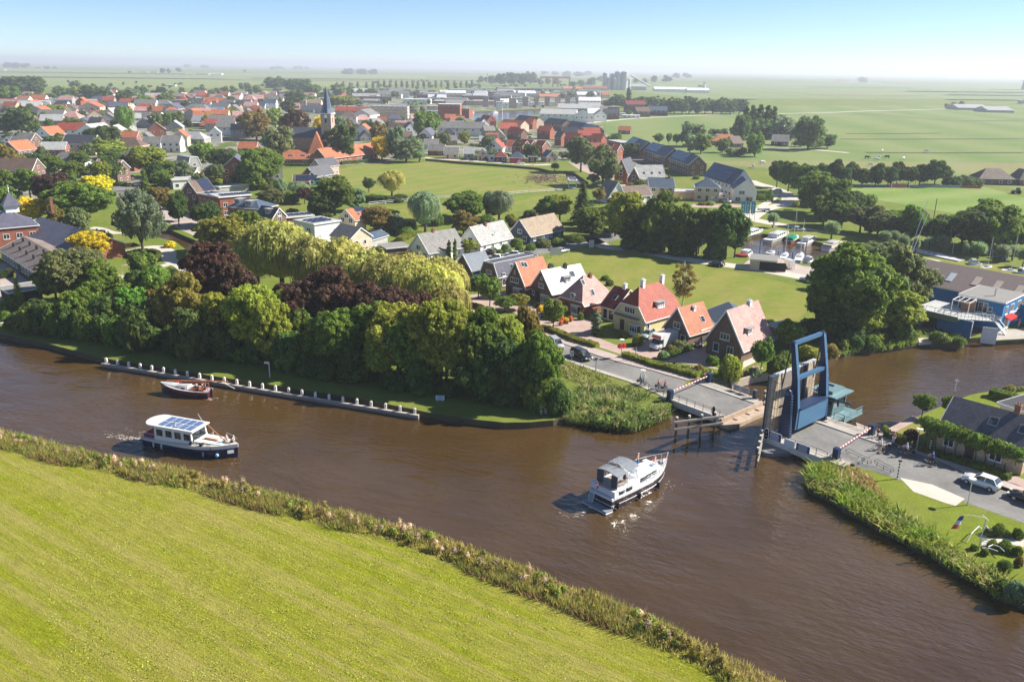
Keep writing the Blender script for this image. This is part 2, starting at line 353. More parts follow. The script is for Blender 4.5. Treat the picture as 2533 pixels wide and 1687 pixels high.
# main street in front of the row, up to the bridge
def kerbed(name,pts,z,mt_): slab(name,[pts],-.05,z,mt_,None,'structure')
north=Q('p',(1000,742),(1080,752),(1180,778),(1340,831),(1366,841),(1480,881),(1533,897),(1575,908),(1612,917),(1648,928),(1700,942))
south=Q('p',(1000,762),(1080,775),(1180,808),(1280,842),(1366,876),(1450,905),(1500,921),(1560,940),(1600,957),(1640,974),(1664,985))
slab('main_road',[south+north[::-1]],None,.012,'asphalt',None,'structure')
n2=Q('p',(1000,731),(1080,742),(1180,762),(1345,822),(1400,838),(1480,865),(1560,891),(1620,903),(1700,927),(1740,940))
kerbed('pavement',north+n2[::-1],.12,'paving')
s2=[p+Vector((-.3,-1.1,0)) for p in south]
kerbed('kerb_strip',s2+south[::-1],.1,'concrete')
# driveway zone of the houses (reddish clinker)
slab('clinker_yard',[Q('e1',(0,530),(140,600),(600,560),(900,720),(1200,880),(1500,860),(1700,950),(1560,1050),(1840,1160),(1980,1210),(2200,1160),(2306,1130),(2306,1330),(1980,1260),(1900,1270),(1660,1190),(1200,1010),(950,940),(700,800),(360,760),(180,690),(0,640))],None,.006,'brickpave',None,'structure')
slab('clinker_yard',[Q('e2',(520,1010),(380,1000),(420,870),(700,800),(1000,960),(1110,900),(1200,1010),(1150,1110),(1320,1200),(1100,1150),(700,1110),(600,1060))],None,.007,'brickpave',None,'structure')
slab('stone_path',[Q('e2',(1640,1010),(1760,1010),(1720,1100),(1560,1180),(1560,1120))],None,.009,'path',None,'structure')
# road through the middle
way('back_road','d3',((560,1090),(700,1060),(900,1010),(1150,990),(1400,960),(1700,905),(2000,855),(2230,800),(2352,770)),8.,.010)
way('back_road','d3',((2230,800),(2290,790),(2500,740),(2700,700)),6.5,.009)
way('harbour_road','d4',((-150,830),(0,905),(300,945),(600,1000),(900,1045),(1200,1085),(1500,1125),(1800,1180),(2100,1235)),5.2,.010,'path')
slab('harbour_yard',[Q('d4',(1310,1090),(1440,980),(1700,1020),(1900,1090),(2020,1100),(2130,1100),(2060,1190),(1800,1165),(1500,1110))],None,.008,'paving',None,'structure')
way('harbour_street','d4',((1240,560),(1340,600),(1420,640),(1700,695),(1900,735),(2100,775),(2352,820),(2700,890),(3000,960),(3300,1040)),6,.010,'path')
way('bend_road','d4',((1380,625),(1480,560),(1560,530),(1700,500),(1780,455),(1760,410),(1690,365),(1560,320),(1450,290),(1380,262)),6.5,.009,'path')
way('footpath','d4',((1480,520),(1560,480),(1620,430),(1640,385),(1590,360)),3,.011,'path')
way('close','d4',((830,505),(1000,512),(1240,508),(1300,520)),7,.009,'brickpave')
way('park_path','d1',((880,640),(960,650),(1080,690),(1180,690)),3.2,.01,'path')
way('park_path','d1',((1110,1110),(1200,1120),(1300,1115),(1450,1050),(1700,990),(1850,1080)),2.6,.01,'path')
way('park_path','d1',((1060,890),(1250,870),(1450,830),(1560,835),(1640,880),(1640,950),(1760,1010),(1850,1080)),3.6,.011,'path')
way('park_path','g1',((-60,585),(0,582),(70,584)),3,.011,'path')
slab('courtyard',[Q('g1',(0,100),(60,110),(330,330),(360,420),(300,430),(0,440))],None,.01,'paving',None,'structure')
way('town_street','d1',((1320,150),(1280,200),(1250,260),(1300,330),(1450,420),(1700,530),(1850,620),(2000,690),(2150,740)),9,.008,'paving')
slab('town_street',[Q('d1',(1090,255),(1130,215),(1330,165),(1440,190),(1420,290),(1600,430),(1380,420),(1150,370))],None,.011,'asphalt',None,'structure')
way('quay_road','d3',((380,40),(700,65),(1000,82),(1250,100),(1480,112),(1620,105)),5,.009,'path')
way('new_street','c3',((560,790),(640,870),(760,960),(900,1060),(1050,1120),(1200,1160),(1350,1170)),6,.009,'brickpave')
way('new_street','c3',((1100,1180),(1180,1240),(1260,1210),(1290,1160)),7,.010,'brickpave')
way('field_track','c3',((900,650),(1050,632),(1400,600),(1800,580),(2000,572),(2340,562)),6,.08,'path')
way('farm_track','c4',((280,765),(600,770),(900,795),(960,800)),5,.12,'path')
way('field_track','c4',((300,490),(500,487),(800,480),(1100,468),(1500,458),(1790,450)),7,.15,'path')
for pts in (((1000,484),(1300,505),(1600,530),(1850,547),(2355,541)),((0,278),(500,288),(1200,298),(2355,315)),((250,322),(900,328),(1600,340),(2355,350)),((900,692),(1500,692),(2355,690)),((1170,240),(1700,275),(2120,300)),((600,392),(900,388)),((980,382),(1350,405)),((1100,800),(1700,802),(2355,800)),((940,648),(1250,648),(1700,645))):
    far_=pts[0][1]<360
    way('drainage_ditch','c4',pts,9 if far_ else 3,.3,'bank')
way('dirt_bank','c4',((1640,880),(2000,886),(2400,890),(3000,900)),4,.13,'soil')
way('far_canal','c4',((460,200),(600,206),(900,228),(1300,258),(1800,268)),26,.5,'calm_water')
way('footpath','f2',((1500,1000),(1600,1030),(1893,1120)),3,.012,'brickpave')
# bridge-side road on the right bank
rn=Q('p',(2120,1060),(2190,1088),(2260,1118),(2330,1143),(2390,1170),(2470,1200),(2560,1234),(2700,1290),(3100,1440))
rs=Q('p',(2075,1142),(2120,1155),(2157,1164),(2220,1185),(2300,1216),(2388,1243),(2460,1268),(2533,1294),(2700,1350),(3100,1505))
slab('main_road',[rs+rn[::-1]],None,.012,'asphalt',None,'structure')
rp=[p+Vector((.6,1.9,0)) for p in rn]
kerbed('pavement',rn+rp[::-1],.12,'paving')
slab('layby',[Q('f2',(690,985),(1000,1050),(1320,1190),(1230,1258),(1130,1230),(820,1120))],None,.016,'path',None,'structure')
slab('garden_lawn',[Q('f2',(540,540),(700,500),(870,410),(900,470),(960,620),(860,640),(680,590))],None,.011,'lawn',(.15,.21,.02),'structure')
way('garden_edge','f2',((600,530),(720,470),(850,400)),1.2,.02,'brickpave')
sheet('driveway',((1780,960),(1893,1000),(2100,1080),(2100,1180),(1700,1040)),.008,'brickpave','f2')

m,t,b=mat('town_ground',.95,.1);o=crd(t);f=noi(t,.07,o,4,.6);g_=noi(t,.5,o,4)
c=mixc(t,rng(t,f,.46,.54,0,1),(.10,.135,.03),(.27,.25,.225));c=val(t,c,rng(t,g_,.2,.8,.7,1.25));lk(t,c,b.inputs['Base Color'])
sheet('town_ground',((-500,250),(0,242),(300,236),(620,228),(860,224),(1130,226),(1500,222),(1500,262),(1376,266),(1200,274),(1150,276),(1145,300),(1240,304),(1300,296),(1480,285),(1500,330),(1640,425),(1500,425),(1400,400),(1320,395),(1150,390),(1050,382),(1000,402),(700,416),(690,450),(640,470),(560,440),(470,420),(330,430),(240,450),(200,500),(-300,560)),.018,'town_ground')
rf0=random.Random(12)
for i in range(34):
    x=rf0.uniform(-200,2500);y_=rf0.choice((178,184,190,197,205,213,222))+rf0.uniform(-2,2)+x*.0146*.6;w_=rf0.uniform(200,700);h_=rf0.uniform(1.5,5)
    if y_>196 and x<2000 and x+w_>600: continue
    v=rf0.uniform(.8,1.25);field('p',((x,y_),(x+w_,y_+w_*.012),(x+w_+30,y_+h_+w_*.012),(x-20,y_+h_)),rf0.choice(((.22,.24,.10),(.14,.21,.07),(.26,.23,.12),(.10,.17,.06))),.5+i*.07)
# ================================================================ TREES
def card(b,p,n,s,rnd,asp=1.6):
    u=n.cross(Vector((rnd.uniform(-1,1),rnd.uniform(-1,1),rnd.uniform(-1,1))))
    if u.length<.01: return
    u.normalize();v=n.cross(u);l=s*asp*.5;w_=s*.5;k=len(b.v)
    b.v+= [tuple(p-u*l),tuple(p+v*w_-u*l*.15+n*s*.12),tuple(p+u*l),tuple(p-v*w_+u*l*.1+n*s*.12)]
    b.f.append((k,k+1,k+2,k+3));b.m.append(0)
def rdir(rnd,zmin=-1):
    while 1:
        d_=Vector((rnd.gauss(0,1),rnd.gauss(0,1),rnd.gauss(0,1)))
        if d_.length>.01:
            d_.normalize()
            if d_.z>=zmin: return d_
def clump(b,c,r,n,s,rnd,hull=.78,zmin=-.55,fl=1.):
    if hull:
        rg=[]
        for i in range(4):
            a=math.pi*(i+.35)/3.7
            rg.append([c+Vector((math.cos(j*1.2566+i)*math.sin(a)*r*hull,math.sin(j*1.2566+i)*math.sin(a)*r*hull,-math.cos(a)*r*hull*fl))*rnd.uniform(.85,1.1)-c*0 if 0 else c+Vector((math.cos(j*1.2566+i)*math.sin(a),math.sin(j*1.2566+i)*math.sin(a),-math.cos(a)*fl))*(r*hull*rnd.uniform(.8,1.1)) for j in range(5)])
        b.loft(rg)
    for _ in range(n):
        d_=rdir(rnd,zmin);q=Vector((d_.x,d_.y,d_.z*fl));nn=(d_+rdir(rnd)*.55).normalized();card(b,c+q*(r*rnd.uniform(.78,1.08)),nn,s*rnd.uniform(.7,1.3),rnd)
def trunk_mesh(name,h,r,limbs,spread,seed,up=.55):
    rnd=random.Random(seed);b=MB()
    pts=[Vector((0,0,-.2)),Vector((rnd.uniform(-.1,.1),rnd.uniform(-.1,.1),h*.3)),Vector((rnd.uniform(-.3,.3),rnd.uniform(-.3,.3),h*.6)),Vector((rnd.uniform(-.3,.3),rnd.uniform(-.3,.3),h))]
    b.tube(pts,[r*1.25,r,r*.75,r*.3],7)
    for i in range(limbs):
        a=i*2.4+rnd.random();z0=h*rnd.uniform(.3,.75);q=Vector((math.cos(a),math.sin(a),0));L=spread*rnd.uniform(.6,.95)
        s=Vector((0,0,z0));b.tube([s,s+q*L*.45+Vector((0,0,L*up*.6)),s+q*L+Vector((0,0,L*up*1.2))],[r*.45,r*.28,r*.08],5)
    return b.mesh(name,'bark',uv=False,smooth=True)
def crown_round(seed,R,z0,z1,nc,cr_,n,s,sh=1.,flat=0.,hull=.78,top=0.):
    rnd=random.Random(seed);b=MB();H=(z1-z0)/2;zc=(z0+z1)/2;ga=2.399963
    for i in range(nc):
        t=(i+.5)/nc;z=1-2*t;z=z*.93;rr=math.sqrt(max(0,1-z*z))
        if z<0: rr=rr*(1-.25*sh*(-z))
        if top: rr*=(1-top*max(0,z))
        a=i*ga+rnd.uniform(-.3,.3);k=rnd.uniform(.70,.86)*(1 if rnd.random()<.8 else .75)
        rc=cr_*rnd.uniform(.6,1.25);k*=1+.33*noise.noise(Vector((math.cos(a)*rr*1.6,math.sin(a)*rr*1.6,z*1.6+seed*1.7)))
        c=Vector((math.cos(a)*rr*(R-rc*.55)*k/.8*rnd.uniform(.92,1.05),math.sin(a)*rr*(R-rc*.55)*k/.8,zc+z*(H-rc*.6)*k/.8))
        clump(b,c,rc,n,s,rnd,hull,fl=.85)
    for i in range(max(3,nc//8)):
        a=rnd.uniform(0,6.3);c=Vector((math.cos(a)*R*.3,math.sin(a)*R*.3,zc+rnd.uniform(-.5,.4)*H));clump(b,c,cr_*1.5,n//3,s,rnd,.95)
    return b.mesh('crown','leaf',uv=False)
def crown_bough(seed,R,z0,z1,nb_,s,n=46,top=0.):
    rnd=random.Random(seed);b=MB();H=(z1-z0)/2;zc=(z0+z1)/2;ga=2.399963
    for i in range(nb_):
        t=(i+.5)/nb_;z=(1-2*t)*.9;rr=math.sqrt(max(0,1-z*z))*(1-top*max(0,z));a=i*ga+rnd.uniform(-.35,.35);k=rnd.uniform(.55,.8)*(1+.4*noise.noise(Vector((math.cos(a)*rr*1.4,math.sin(a)*rr*1.4,z*1.4+seed*1.3))))
        br=R*rnd.uniform(.26,.40);C0=Vector((math.cos(a)*rr*R*k,math.sin(a)*rr*R*k,zc+z*H*k*1.12))
        clump(b,C0-Vector((0,0,br*.15)),br*.8,14,s,rnd,.9,-1,fl=.7)
        m=int(9+br*3)
        for j in range(m):
            tt=(j+.5)/m;zz=1-1.25*tt;r2=math.sqrt(max(0,1-zz*zz));aa=j*ga+rnd.uniform(-.4,.4)
            clump(b,C0+Vector((math.cos(aa)*r2*br*.95,math.sin(aa)*r2*br*.95,zz*br*.62)),br*rnd.uniform(.27,.42),n,s,rnd,.8,-.5,fl=.8)
    for i in range(6): a=i*1.05;clump(b,Vector((math.cos(a)*R*.25,math.sin(a)*R*.25,zc+H*(.1*i-.4))),R*.38,30,s,rnd,.95)
    return b.mesh('crown','leaf',uv=False)
def crown_willow(seed,R,H,ns,s,wd):
    rnd=random.Random(seed);b=MB()
    cs=[]
    for i in range(16):
        a=i*2.4;rr=math.sqrt((i+.5)/16)*R*.72;c=Vector((math.cos(a)*rr,math.sin(a)*rr,H*(.80-.34*(rr/R)**2)+rnd.uniform(-.5,.5)));rc=R*.33*rnd.uniform(.8,1.2);cs.append((c,rc))
        clump(b,c,rc,60,s*.8,rnd,.85,zmin=-.1)
    clump(b,Vector((0,0,H*.42)),R*.78,160,s,rnd,.9,fl=.55)
    for c,rc in cs:
        for k in range(ns):
            d_=rdir(rnd,-.15);p=c+Vector((d_.x,d_.y,d_.z*.8))*rc;L=rnd.uniform(.12,.55 if wd<.3 else .85)*p.z;o_=Vector((d_.x,d_.y,0)).normalized() if abs(d_.z)<.99 else Vector((1,0,0))
            sd=Vector((-o_.y,o_.x,0));w_=wd*rnd.uniform(.6,1.3);q=p;seg=3
            for j in range(seg):
                e=q+o_*(.22 if j==0 else .05)*L/seg*2-Vector((0,0,L/seg*(.6 if j==0 else 1)));ww=w_*(1-.28*j);jit=sd*rnd.uniform(-.12,.12)
                k0=len(b.v);b.v+=[tuple(q-sd*ww/2),tuple(q+sd*ww/2),tuple(e+sd*ww*.36+jit),tuple(e-sd*ww*.36+jit)];b.f.append((k0,k0+1,k0+2,k0+3));b.m.append(0);q=e+jit
    return b.mesh('crown','leaf',uv=False)
def crown_column(seed,R,z0,z1,nc,n,s):
    rnd=random.Random(seed);b=MB()
    for i in range(nc):
        t=(i+.5)/nc;z=z0+(z1-z0)*t;rr=R*math.sin(math.pi*min(.97,(t*.82+.16)))**.7;a=i*2.4;k=.45 if i%3 else .1
        clump(b,Vector((math.cos(a)*rr*k,math.sin(a)*rr*k,z)),rr*.62,n,s,rnd,.85,fl=1.3)
    return b.mesh('crown','leaf',uv=False)
def crown_conifer(seed,R,H,tiers,s):
    rnd=random.Random(seed);b=MB()
    for i in range(tiers):
        t=i/(tiers-1);z=H*(.08+.9*t);rr=R*(1-t)**.8+.25;nb_=int(7+10*(1-t))
        for j in range(nb_):
            a=j*6.283/nb_+i*.7+rnd.uniform(-.2,.2);L=rr*rnd.uniform(.75,1.1);q=Vector((math.cos(a),math.sin(a),0))
            for k in range(int(4+L*3)):
                f=(k+.5)/(4+L*3);p=Vector((0,0,z))+q*L*f-Vector((0,0,L*f*f*.35))
                card(b,p+Vector((rnd.uniform(-.2,.2),rnd.uniform(-.2,.2),0)),(Vector((0,0,1))+q*.5+rdir(rnd)*.3).normalized(),s*rnd.uniform(.8,1.3),rnd,1.9)
    b.tube([Vector((0,0,H*.05)),Vector((0,0,H*.9))],[R*.38,.1],6)
    return b.mesh('crown','leaf',uv=False)
def crown_pollard(seed,R,zc,n,s,upb=.4):
    rnd=random.Random(seed);b=MB();c=Vector((0,0,zc));clump(b,c,R*.8,0,s,rnd,.85)
    for _ in range(n):
        d_=rdir(rnd,-.75);p=c+d_*R*rnd.uniform(.45,.85);g=(d_+Vector((0,0,upb))).normalized();sd=g.cross(rdir(rnd)).normalized()
        L=R*rnd.uniform(.25,.45);k=len(b.v);b.v+=[tuple(p-sd*s*.25),tuple(p+sd*s*.25),tuple(p+g*L)];b.f.append((k,k+1,k+2));b.m.append(0)
    return b.mesh('crown','leaf',uv=False)
def crown_feather(seed,R,z0,z1,nb_,n,s):   # wide airy crown on many upright stems
    rnd=random.Random(seed);b=MB()
    for i in range(nb_):
        t=(i+.5)/nb_;el=.25+1.25*math.sqrt(t);a=i*2.4;g=Vector((math.cos(a)*math.cos(el),math.sin(a)*math.cos(el),math.sin(el)));L=(R if el<.8 else (z1-z0)*.8)*rnd.uniform(.85,1.1)
        for k in range(5):
            f=.45+.13*k;p=Vector((0,0,z0))+Vector((g.x*L*f,g.y*L*f,g.z*L*f*1.15+.1*L))
            clump(b,p,R*(.19-.02*k),n,s,rnd,.6 if k<2 else 0,fl=1.2)
    return b.mesh('crown','leaf',uv=False)
def bush_mesh(seed,R,H,nc,n,s):
    rnd=random.Random(seed);b=MB()
    for i in range(nc):
        a=i*2.4;t=(i+.5)/nc;rr=math.sqrt(t)*R*.75;z=H*(.62*(1-.55*t*t))*rnd.uniform(.8,1.15)
        clump(b,Vector((math.cos(a)*rr,math.sin(a)*rr,z)),R*.34*rnd.uniform(.8,1.2),n,s,rnd,.85,zmin=-.9,fl=1.05)
    for i in range(nc//2):
        a=i*2.4;clump(b,Vector((math.cos(a)*R*.72,math.sin(a)*R*.72,H*.22)),R*.3,n//2,s,rnd,.9,zmin=-.9)
    return b.mesh('crown','leaf',uv=False)
FC=dict(g=(.088,.135,.018),d=(.048,.082,.016),y=(.165,.185,.024),Y=(.40,.33,.02),p=(.060,.030,.022),o=(.105,.125,.045),b=(.15,.12,.028),w=(.235,.225,.055),s=(.125,.165,.085),l=(.11,.21,.025))
CN=dict(g='green',d='dark green',y='yellow-green',Y='golden yellow',p='purple-leaved',o='olive green',b='brownish green',w='pale yellow-green',s='silvery green',l='bright green')
KN=dict(R='round-crowned tree',W='weeping willow',P='slim poplar',C='drooping conifer',B='bushy shrub',K='pollard willow',H='birch',V='spreading feathery tree',Y='column cypress',S='shrub',L='small street tree',T='trained lime tree')
def mkproto(kname,crown,trunk,R,H):
    r=thing(kname,'x','tree',(0,0,0));ob('crown',crown,r)
    if trunk: o=ob('trunk',trunk,r,(.12,.095,.07))
    bpy.context.view_layer.update();return (Proto(r),R,H)
TP={}
def getp(k,far,i):
    key=(k,far,i)
    if key in TP: return TP[key]
    sd=100+i*7+(50 if far else 0)+ord(k)
    if k=='R' and not far: p=mkproto('broadleaf_tree',crown_bough(sd,5.4,2.1 if i%2 else 1.0,12,(24,30,21,34)[i%4],.36,34,top=.15*(i%3)),trunk_mesh('trunk',8,.32,7,4,sd),5,12)
    elif k=='R': p=mkproto('broadleaf_tree',crown_round(sd,5.2,.9,12,40,1.45,34,.8),trunk_mesh('trunk',8,.32,3,4,sd),5,12)
    elif k=='T': p=mkproto('trained_lime',crown_round(sd,1.5,2.,4.1,26,.62,80,.22,hull=.7),trunk_mesh('trunk',3,.09,3,1,sd),1.6,4.1)
    elif k=='L': p=mkproto('street_tree',crown_round(sd,2.6,1.6,6,24,.95,90,.3),trunk_mesh('trunk',4,.12,4,2,sd),2.6,6)
    elif k=='W': p=mkproto('weeping_willow',crown_willow(sd,6,11,34 if far else 170,.5,.36 if far else .15),trunk_mesh('trunk',7,.45,6,4,sd),6.3,11)
    elif k=='P': p=mkproto('poplar_tree',crown_column(sd,1.8,.8,14,16,30 if far else 90,.8 if far else .4),trunk_mesh('trunk',9,.25,2,1,sd),1.8,14.5)
    elif k=='Y': p=mkproto('cypress',crown_column(sd,.8,.1,5,14,90,.2),None,.8,5.2)
    elif k=='C': p=mkproto('conifer_tree',crown_conifer(sd,3.4,15,18,.6),trunk_mesh('trunk',13,.3,2,1,sd),3.4,15)
    elif k=='K': p=mkproto('pollard_willow',crown_pollard(sd,2,3.3,900 if far else 2600,.22 if not far else .4),trunk_mesh('trunk',2.4,.22,3,.8,sd),2,5.6)
    elif k=='V': p=mkproto('feathery_tree',crown_feather(sd,7,1.5,11,46,75,.34),trunk_mesh('trunk',4,.35,14,6,sd,1.3),7,11.5)
    elif k=='H': p=mkproto('birch_tree',crown_round(sd,3.6,2.0,12,34,.85,60,.30,hull=.35,top=.5),trunk_mesh('trunk',11.5,.2,16,2.8,sd,.9),3.6,12)
    else:
        p=mkproto('shrub',bush_mesh(sd,2,3,9 if far else 16,40 if far else 120,.55 if far else .22),None,2.,3.3);
    if k=='H':
        for c,_ in p[0].flat(p[0].tree):
            if c.name.startswith('trunk'): c.color=(.6,.58,.52,1)
    TP[key]=p;return p
TR=[];rt=random.Random(5)
def tree(c,k,col,x,yt,yb,hw,lab=None,cat=None,desc=None):
    if c in('g1','g2') and k in 'BR': yb-=(30 if k=='B' else 36);yt-=(8 if k=='B' else 0)
    X,Y=pxl(c,x,yb);base=P(c,x,yb);D=pj(base)[2];h=max(.6,hts(base,pxl(c,x,yt)[1]));r=hw/CR[c][2]*D/F
    far=D>420
    if k=='R' and r<3.2 and not far and h<9: k='L'
    i=rt.randrange(4) if k=='R' else rt.randrange(2)
    if k in 'CVHWY': i=0
    pr,Rp,Hp=getp(k,far,i)
    cc=FC[col] if isinstance(col,str) else col;v=rt.uniform(.9,1.12);cc=tuple(min(.8,1.5*q*v*rt.uniform(.95,1.06)) for q in cc)
    o=pr.put(base,rt.uniform(0,6.28),scale=(r/Rp*rt.uniform(.94,1.08),r/Rp*rt.uniform(.94,1.08),h/Hp*1.02))
    for q in o.children:
        if q.name.startswith('crown'): q.color=tuple(cc)+(1,)
    o['category']=cat or ('shrub' if k=='B' else 'tree')
    if 'group' in o: del o['group']
    TR.append([o,desc or (CN[col]+' '+KN[k]),X,Y,lab,pxl(c,x,(yt+yb)/2)]);return o
def trees(c,txt):
    for ln in txt.replace('\n',';').split(';'):
        a=ln.split()
        if len(a)<6: continue
        k,col,x,yt,yb,hw=a[:6];tree(c,k,col,float(x),float(yt),float(yb),float(hw))
trees('g1','''B d 130 500 668 90;B g 250 430 698 120;B d 380 400 715 110;B g 480 400 730 100;B d 600 430 745 110;B g 720 420 760 110;B d 850 500 775 110;B g 960 500 795 110
R o 640 -20 480 240;R g 470 130 470 140;R g 850 110 520 170;R g 1200 10 300 110;B d 1130 130 340 100;B g 1290 100 350 130;B d 1430 130 310 90;R l 1120 315 680 150;R d 900 370 720 140;R g 700 340 700 150;R d 330 410 690 110
R b 1500 215 800 200;R b 1360 300 740 130;R d 1150 520 810 130;R d 1350 600 850 120;B d 1500 640 875 130;B g 1660 650 895 110;B d 1900 720 925 130;B g 2000 790 945 80;B d 2150 740 960 110;B d 2290 780 985 90
R y 1860 365 860 190;R y 2110 285 900 230;R y 2260 400 970 150''')
trees('g2','''R b 700 365 740 120;R y 80 330 800 130;B y 210 590 800 80;R g 130 460 860 110
R g 430 450 970 170;R b 630 400 850 120;R g 260 610 955 110;B d 200 830 1000 90;B d 350 850 1020 110;B d 520 880 1040 120;R y 750 735 1060 125;R y 900 390 1010 220;R g 1000 580 1070 180;B d 880 910 1100 120;R b 1280 375 1010 180;R y 1270 500 1095 170;R g 1500 480 1090 180;R y 1710 500 1050 140;B d 1080 1000 1135 100;R d 1440 900 1180 110;R g 1640 870 1160 120;B d 1740 1060 1230 100;R b 1900 470 960 120;R g 1990 660 1230 150;R d 1860 770 1240 130;B d 1560 1050 1190 100;B g 2060 930 1210 90;B d 1300 1010 1150 100
W w 950 20 400 250;W w 1210 40 450 230;W w 620 40 380 230''')
trees('d2','''W w 1120 630 1160 290;R y 640 590 1000 220;R y 500 660 960 150;R g 870 570 960 150;R d 450 480 715 115;R d 350 560 700 60;Y g 340 460 570 22;R b 2080 505 760 140;B s 2260 560 730 100;B o 2090 880 1000 80;B o 1050 345 490 110;B g 1260 350 480 80;R p 1385 330 490 80;B p 645 225 295 50;B g 1270 520 600 70;R g 1000 -60 320 160;B s 1150 220 370 70;W s 1330 270 420 110;R g 1680 210 600 190;R s 1880 320 560 100;R d 2010 240 380 60;R d 1560 380 620 120;B g 2380 700 800 80;B o 1500 440 600 80''')
trees('e1','''L y 750 590 770 105;R g 590 620 800 110;L g 420 400 730 130;R g 290 370 640 130;L g 1140 655 1010 120;P s 1625 745 1050 75;R b 850 770 1170 120;B g 1740 365 430 50;B g 1790 410 490 50;B b 1955 1000 1085 50;B y 2110 1020 1165 65;B Y 1010 700 810 55;B p 985 680 745 40;B g 1460 780 880 40;B s 1120 220 300 40''')
trees('e2','''H b 900 20 560 150;R g 2050 690 960 130;B y 1420 980 1310 125;R g 1750 880 1240 110;B g 1930 1010 1250 130;B o 880 860 985 100;B b 790 920 1010 60;B s 705 985 1075 65;B g 930 1140 1210 60;B b 1080 1130 1225 60;B g 1200 1185 1245 60;B s 1680 1160 1270 80;B g 1230 1030 1140 70;B d 1850 640 730 60;B g 2010 980 1120 90''')
trees('e3','''R g 740 75 880 340;R g 560 230 850 220;R y 1080 400 840 250;R o 1170 60 740 240;R o 980 -20 420 230;R d 640 420 880 240;R y 880 560 900 160;B d 400 650 870 150;B d 230 700 880 110;B b 560 915 1065 85;R g 180 740 990 130;B y 370 920 1070 100;B d 760 760 940 150;B g 1250 740 900 100;B g 1570 800 910 90;B g 1760 860 935 60;B g 940 830 960 90''')
trees('d4','''R y 170 400 900 180;R g 480 400 940 170;R g 740 480 970 130;R g 890 550 975 100;R d 1150 490 1015 180;R d 1240 640 1010 110;R d 280 600 915 180;R d 560 600 950 160;R d 870 650 990 140;B d 1050 820 1015 110;B d 720 830 985 130;B d 420 800 950 140;B d 250 780 925 120;K s 1610 570 720 58;K s 2180 650 830 75;L g 2080 560 690 50;L y 1835 460 545 32;R y 690 415 470 45;B g 1570 320 465 42;B g 1500 385 450 45;B y 1000 455 500 50;B b 930 460 500 45;R g 2020 230 570 130;R g 2180 230 610 140;R g 2100 430 710 130;R d 1960 330 510 100;R d 2260 480 730 130;R d 1650 85 330 85;R d 1760 90 370 90;R g 1860 90 390 95;R d 1960 110 410 85;R d 2080 90 330 75;R d 2190 70 330 75;R d 2300 120 340 60;R b 230 280 370 50;R g 330 250 370 60;R y 80 260 330 70''')
trees('c4','''P d 130 430 680 40;P d 180 420 690 45;P d 240 415 690 45;P d 300 420 690 45;P g 350 430 690 40;R d 220 520 690 140;R s 400 490 690 110;R d 635 500 775 118;R d 790 645 765 66;R d 560 680 750 60;R g 215 640 830 70;R d 120 740 825 60;R d 20 750 820 60;R s 500 600 700 50;R d 310 600 690 50;R g 700 660 770 60
R d 980 880 1060 60;R d 1060 915 1065 60;R d 1170 890 1065 65;R d 1270 900 1065 60;R d 1340 880 1060 55;R d 1430 905 1065 60;R d 1520 880 1060 60;R d 1640 865 1065 75;R d 1710 920 1050 55;B d 1790 970 1065 80;B d 1880 960 1065 80;B d 1960 980 1065 60;P b 885 880 1050 40
R g 690 960 1190 120;R o 760 1160 1330 110;R d 870 1110 1380 110;R g 900 1200 1400 110;R o 1050 1240 1430 110;R d 990 1100 1290 80;R g 1110 1130 1270 65;R o 1190 1240 1450 110;R g 1300 1270 1470 100;R g 1450 1225 1460 105;R d 1340 1330 1490 90;R d 1590 1310 1510 100;R d 1720 1290 1530 110;R g 1860 1245 1520 120;R g 2090 1190 1540 180;R d 2000 1330 1560 120;R o 2270 1290 1540 90;R o 2370 1330 1560 100;R d 2480 1330 1600 90;R g 2240 1400 1580 80
R d 1740 400 445 30;R d 1790 385 445 40;R d 1850 378 445 35;R d 2350 230 310 20;R d 1070 205 235 60''')
trees('h2','''K s 230 430 650 100;K s 370 430 650 85;K s 515 500 740 88;K s 695 530 790 60;K s 905 520 765 95;K s 1090 500 790 105;K s 1450 620 845 48;K s 1650 600 865 115;K s 2010 640 910 110;K s 2170 650 890 100;K s 2330 690 990 90;R g 620 80 600 160;R g 1850 10 760 280;R d 1500 120 760 240;R o 2180 270 740 200;R d 1080 230 690 170;R o 180 150 560 190''')
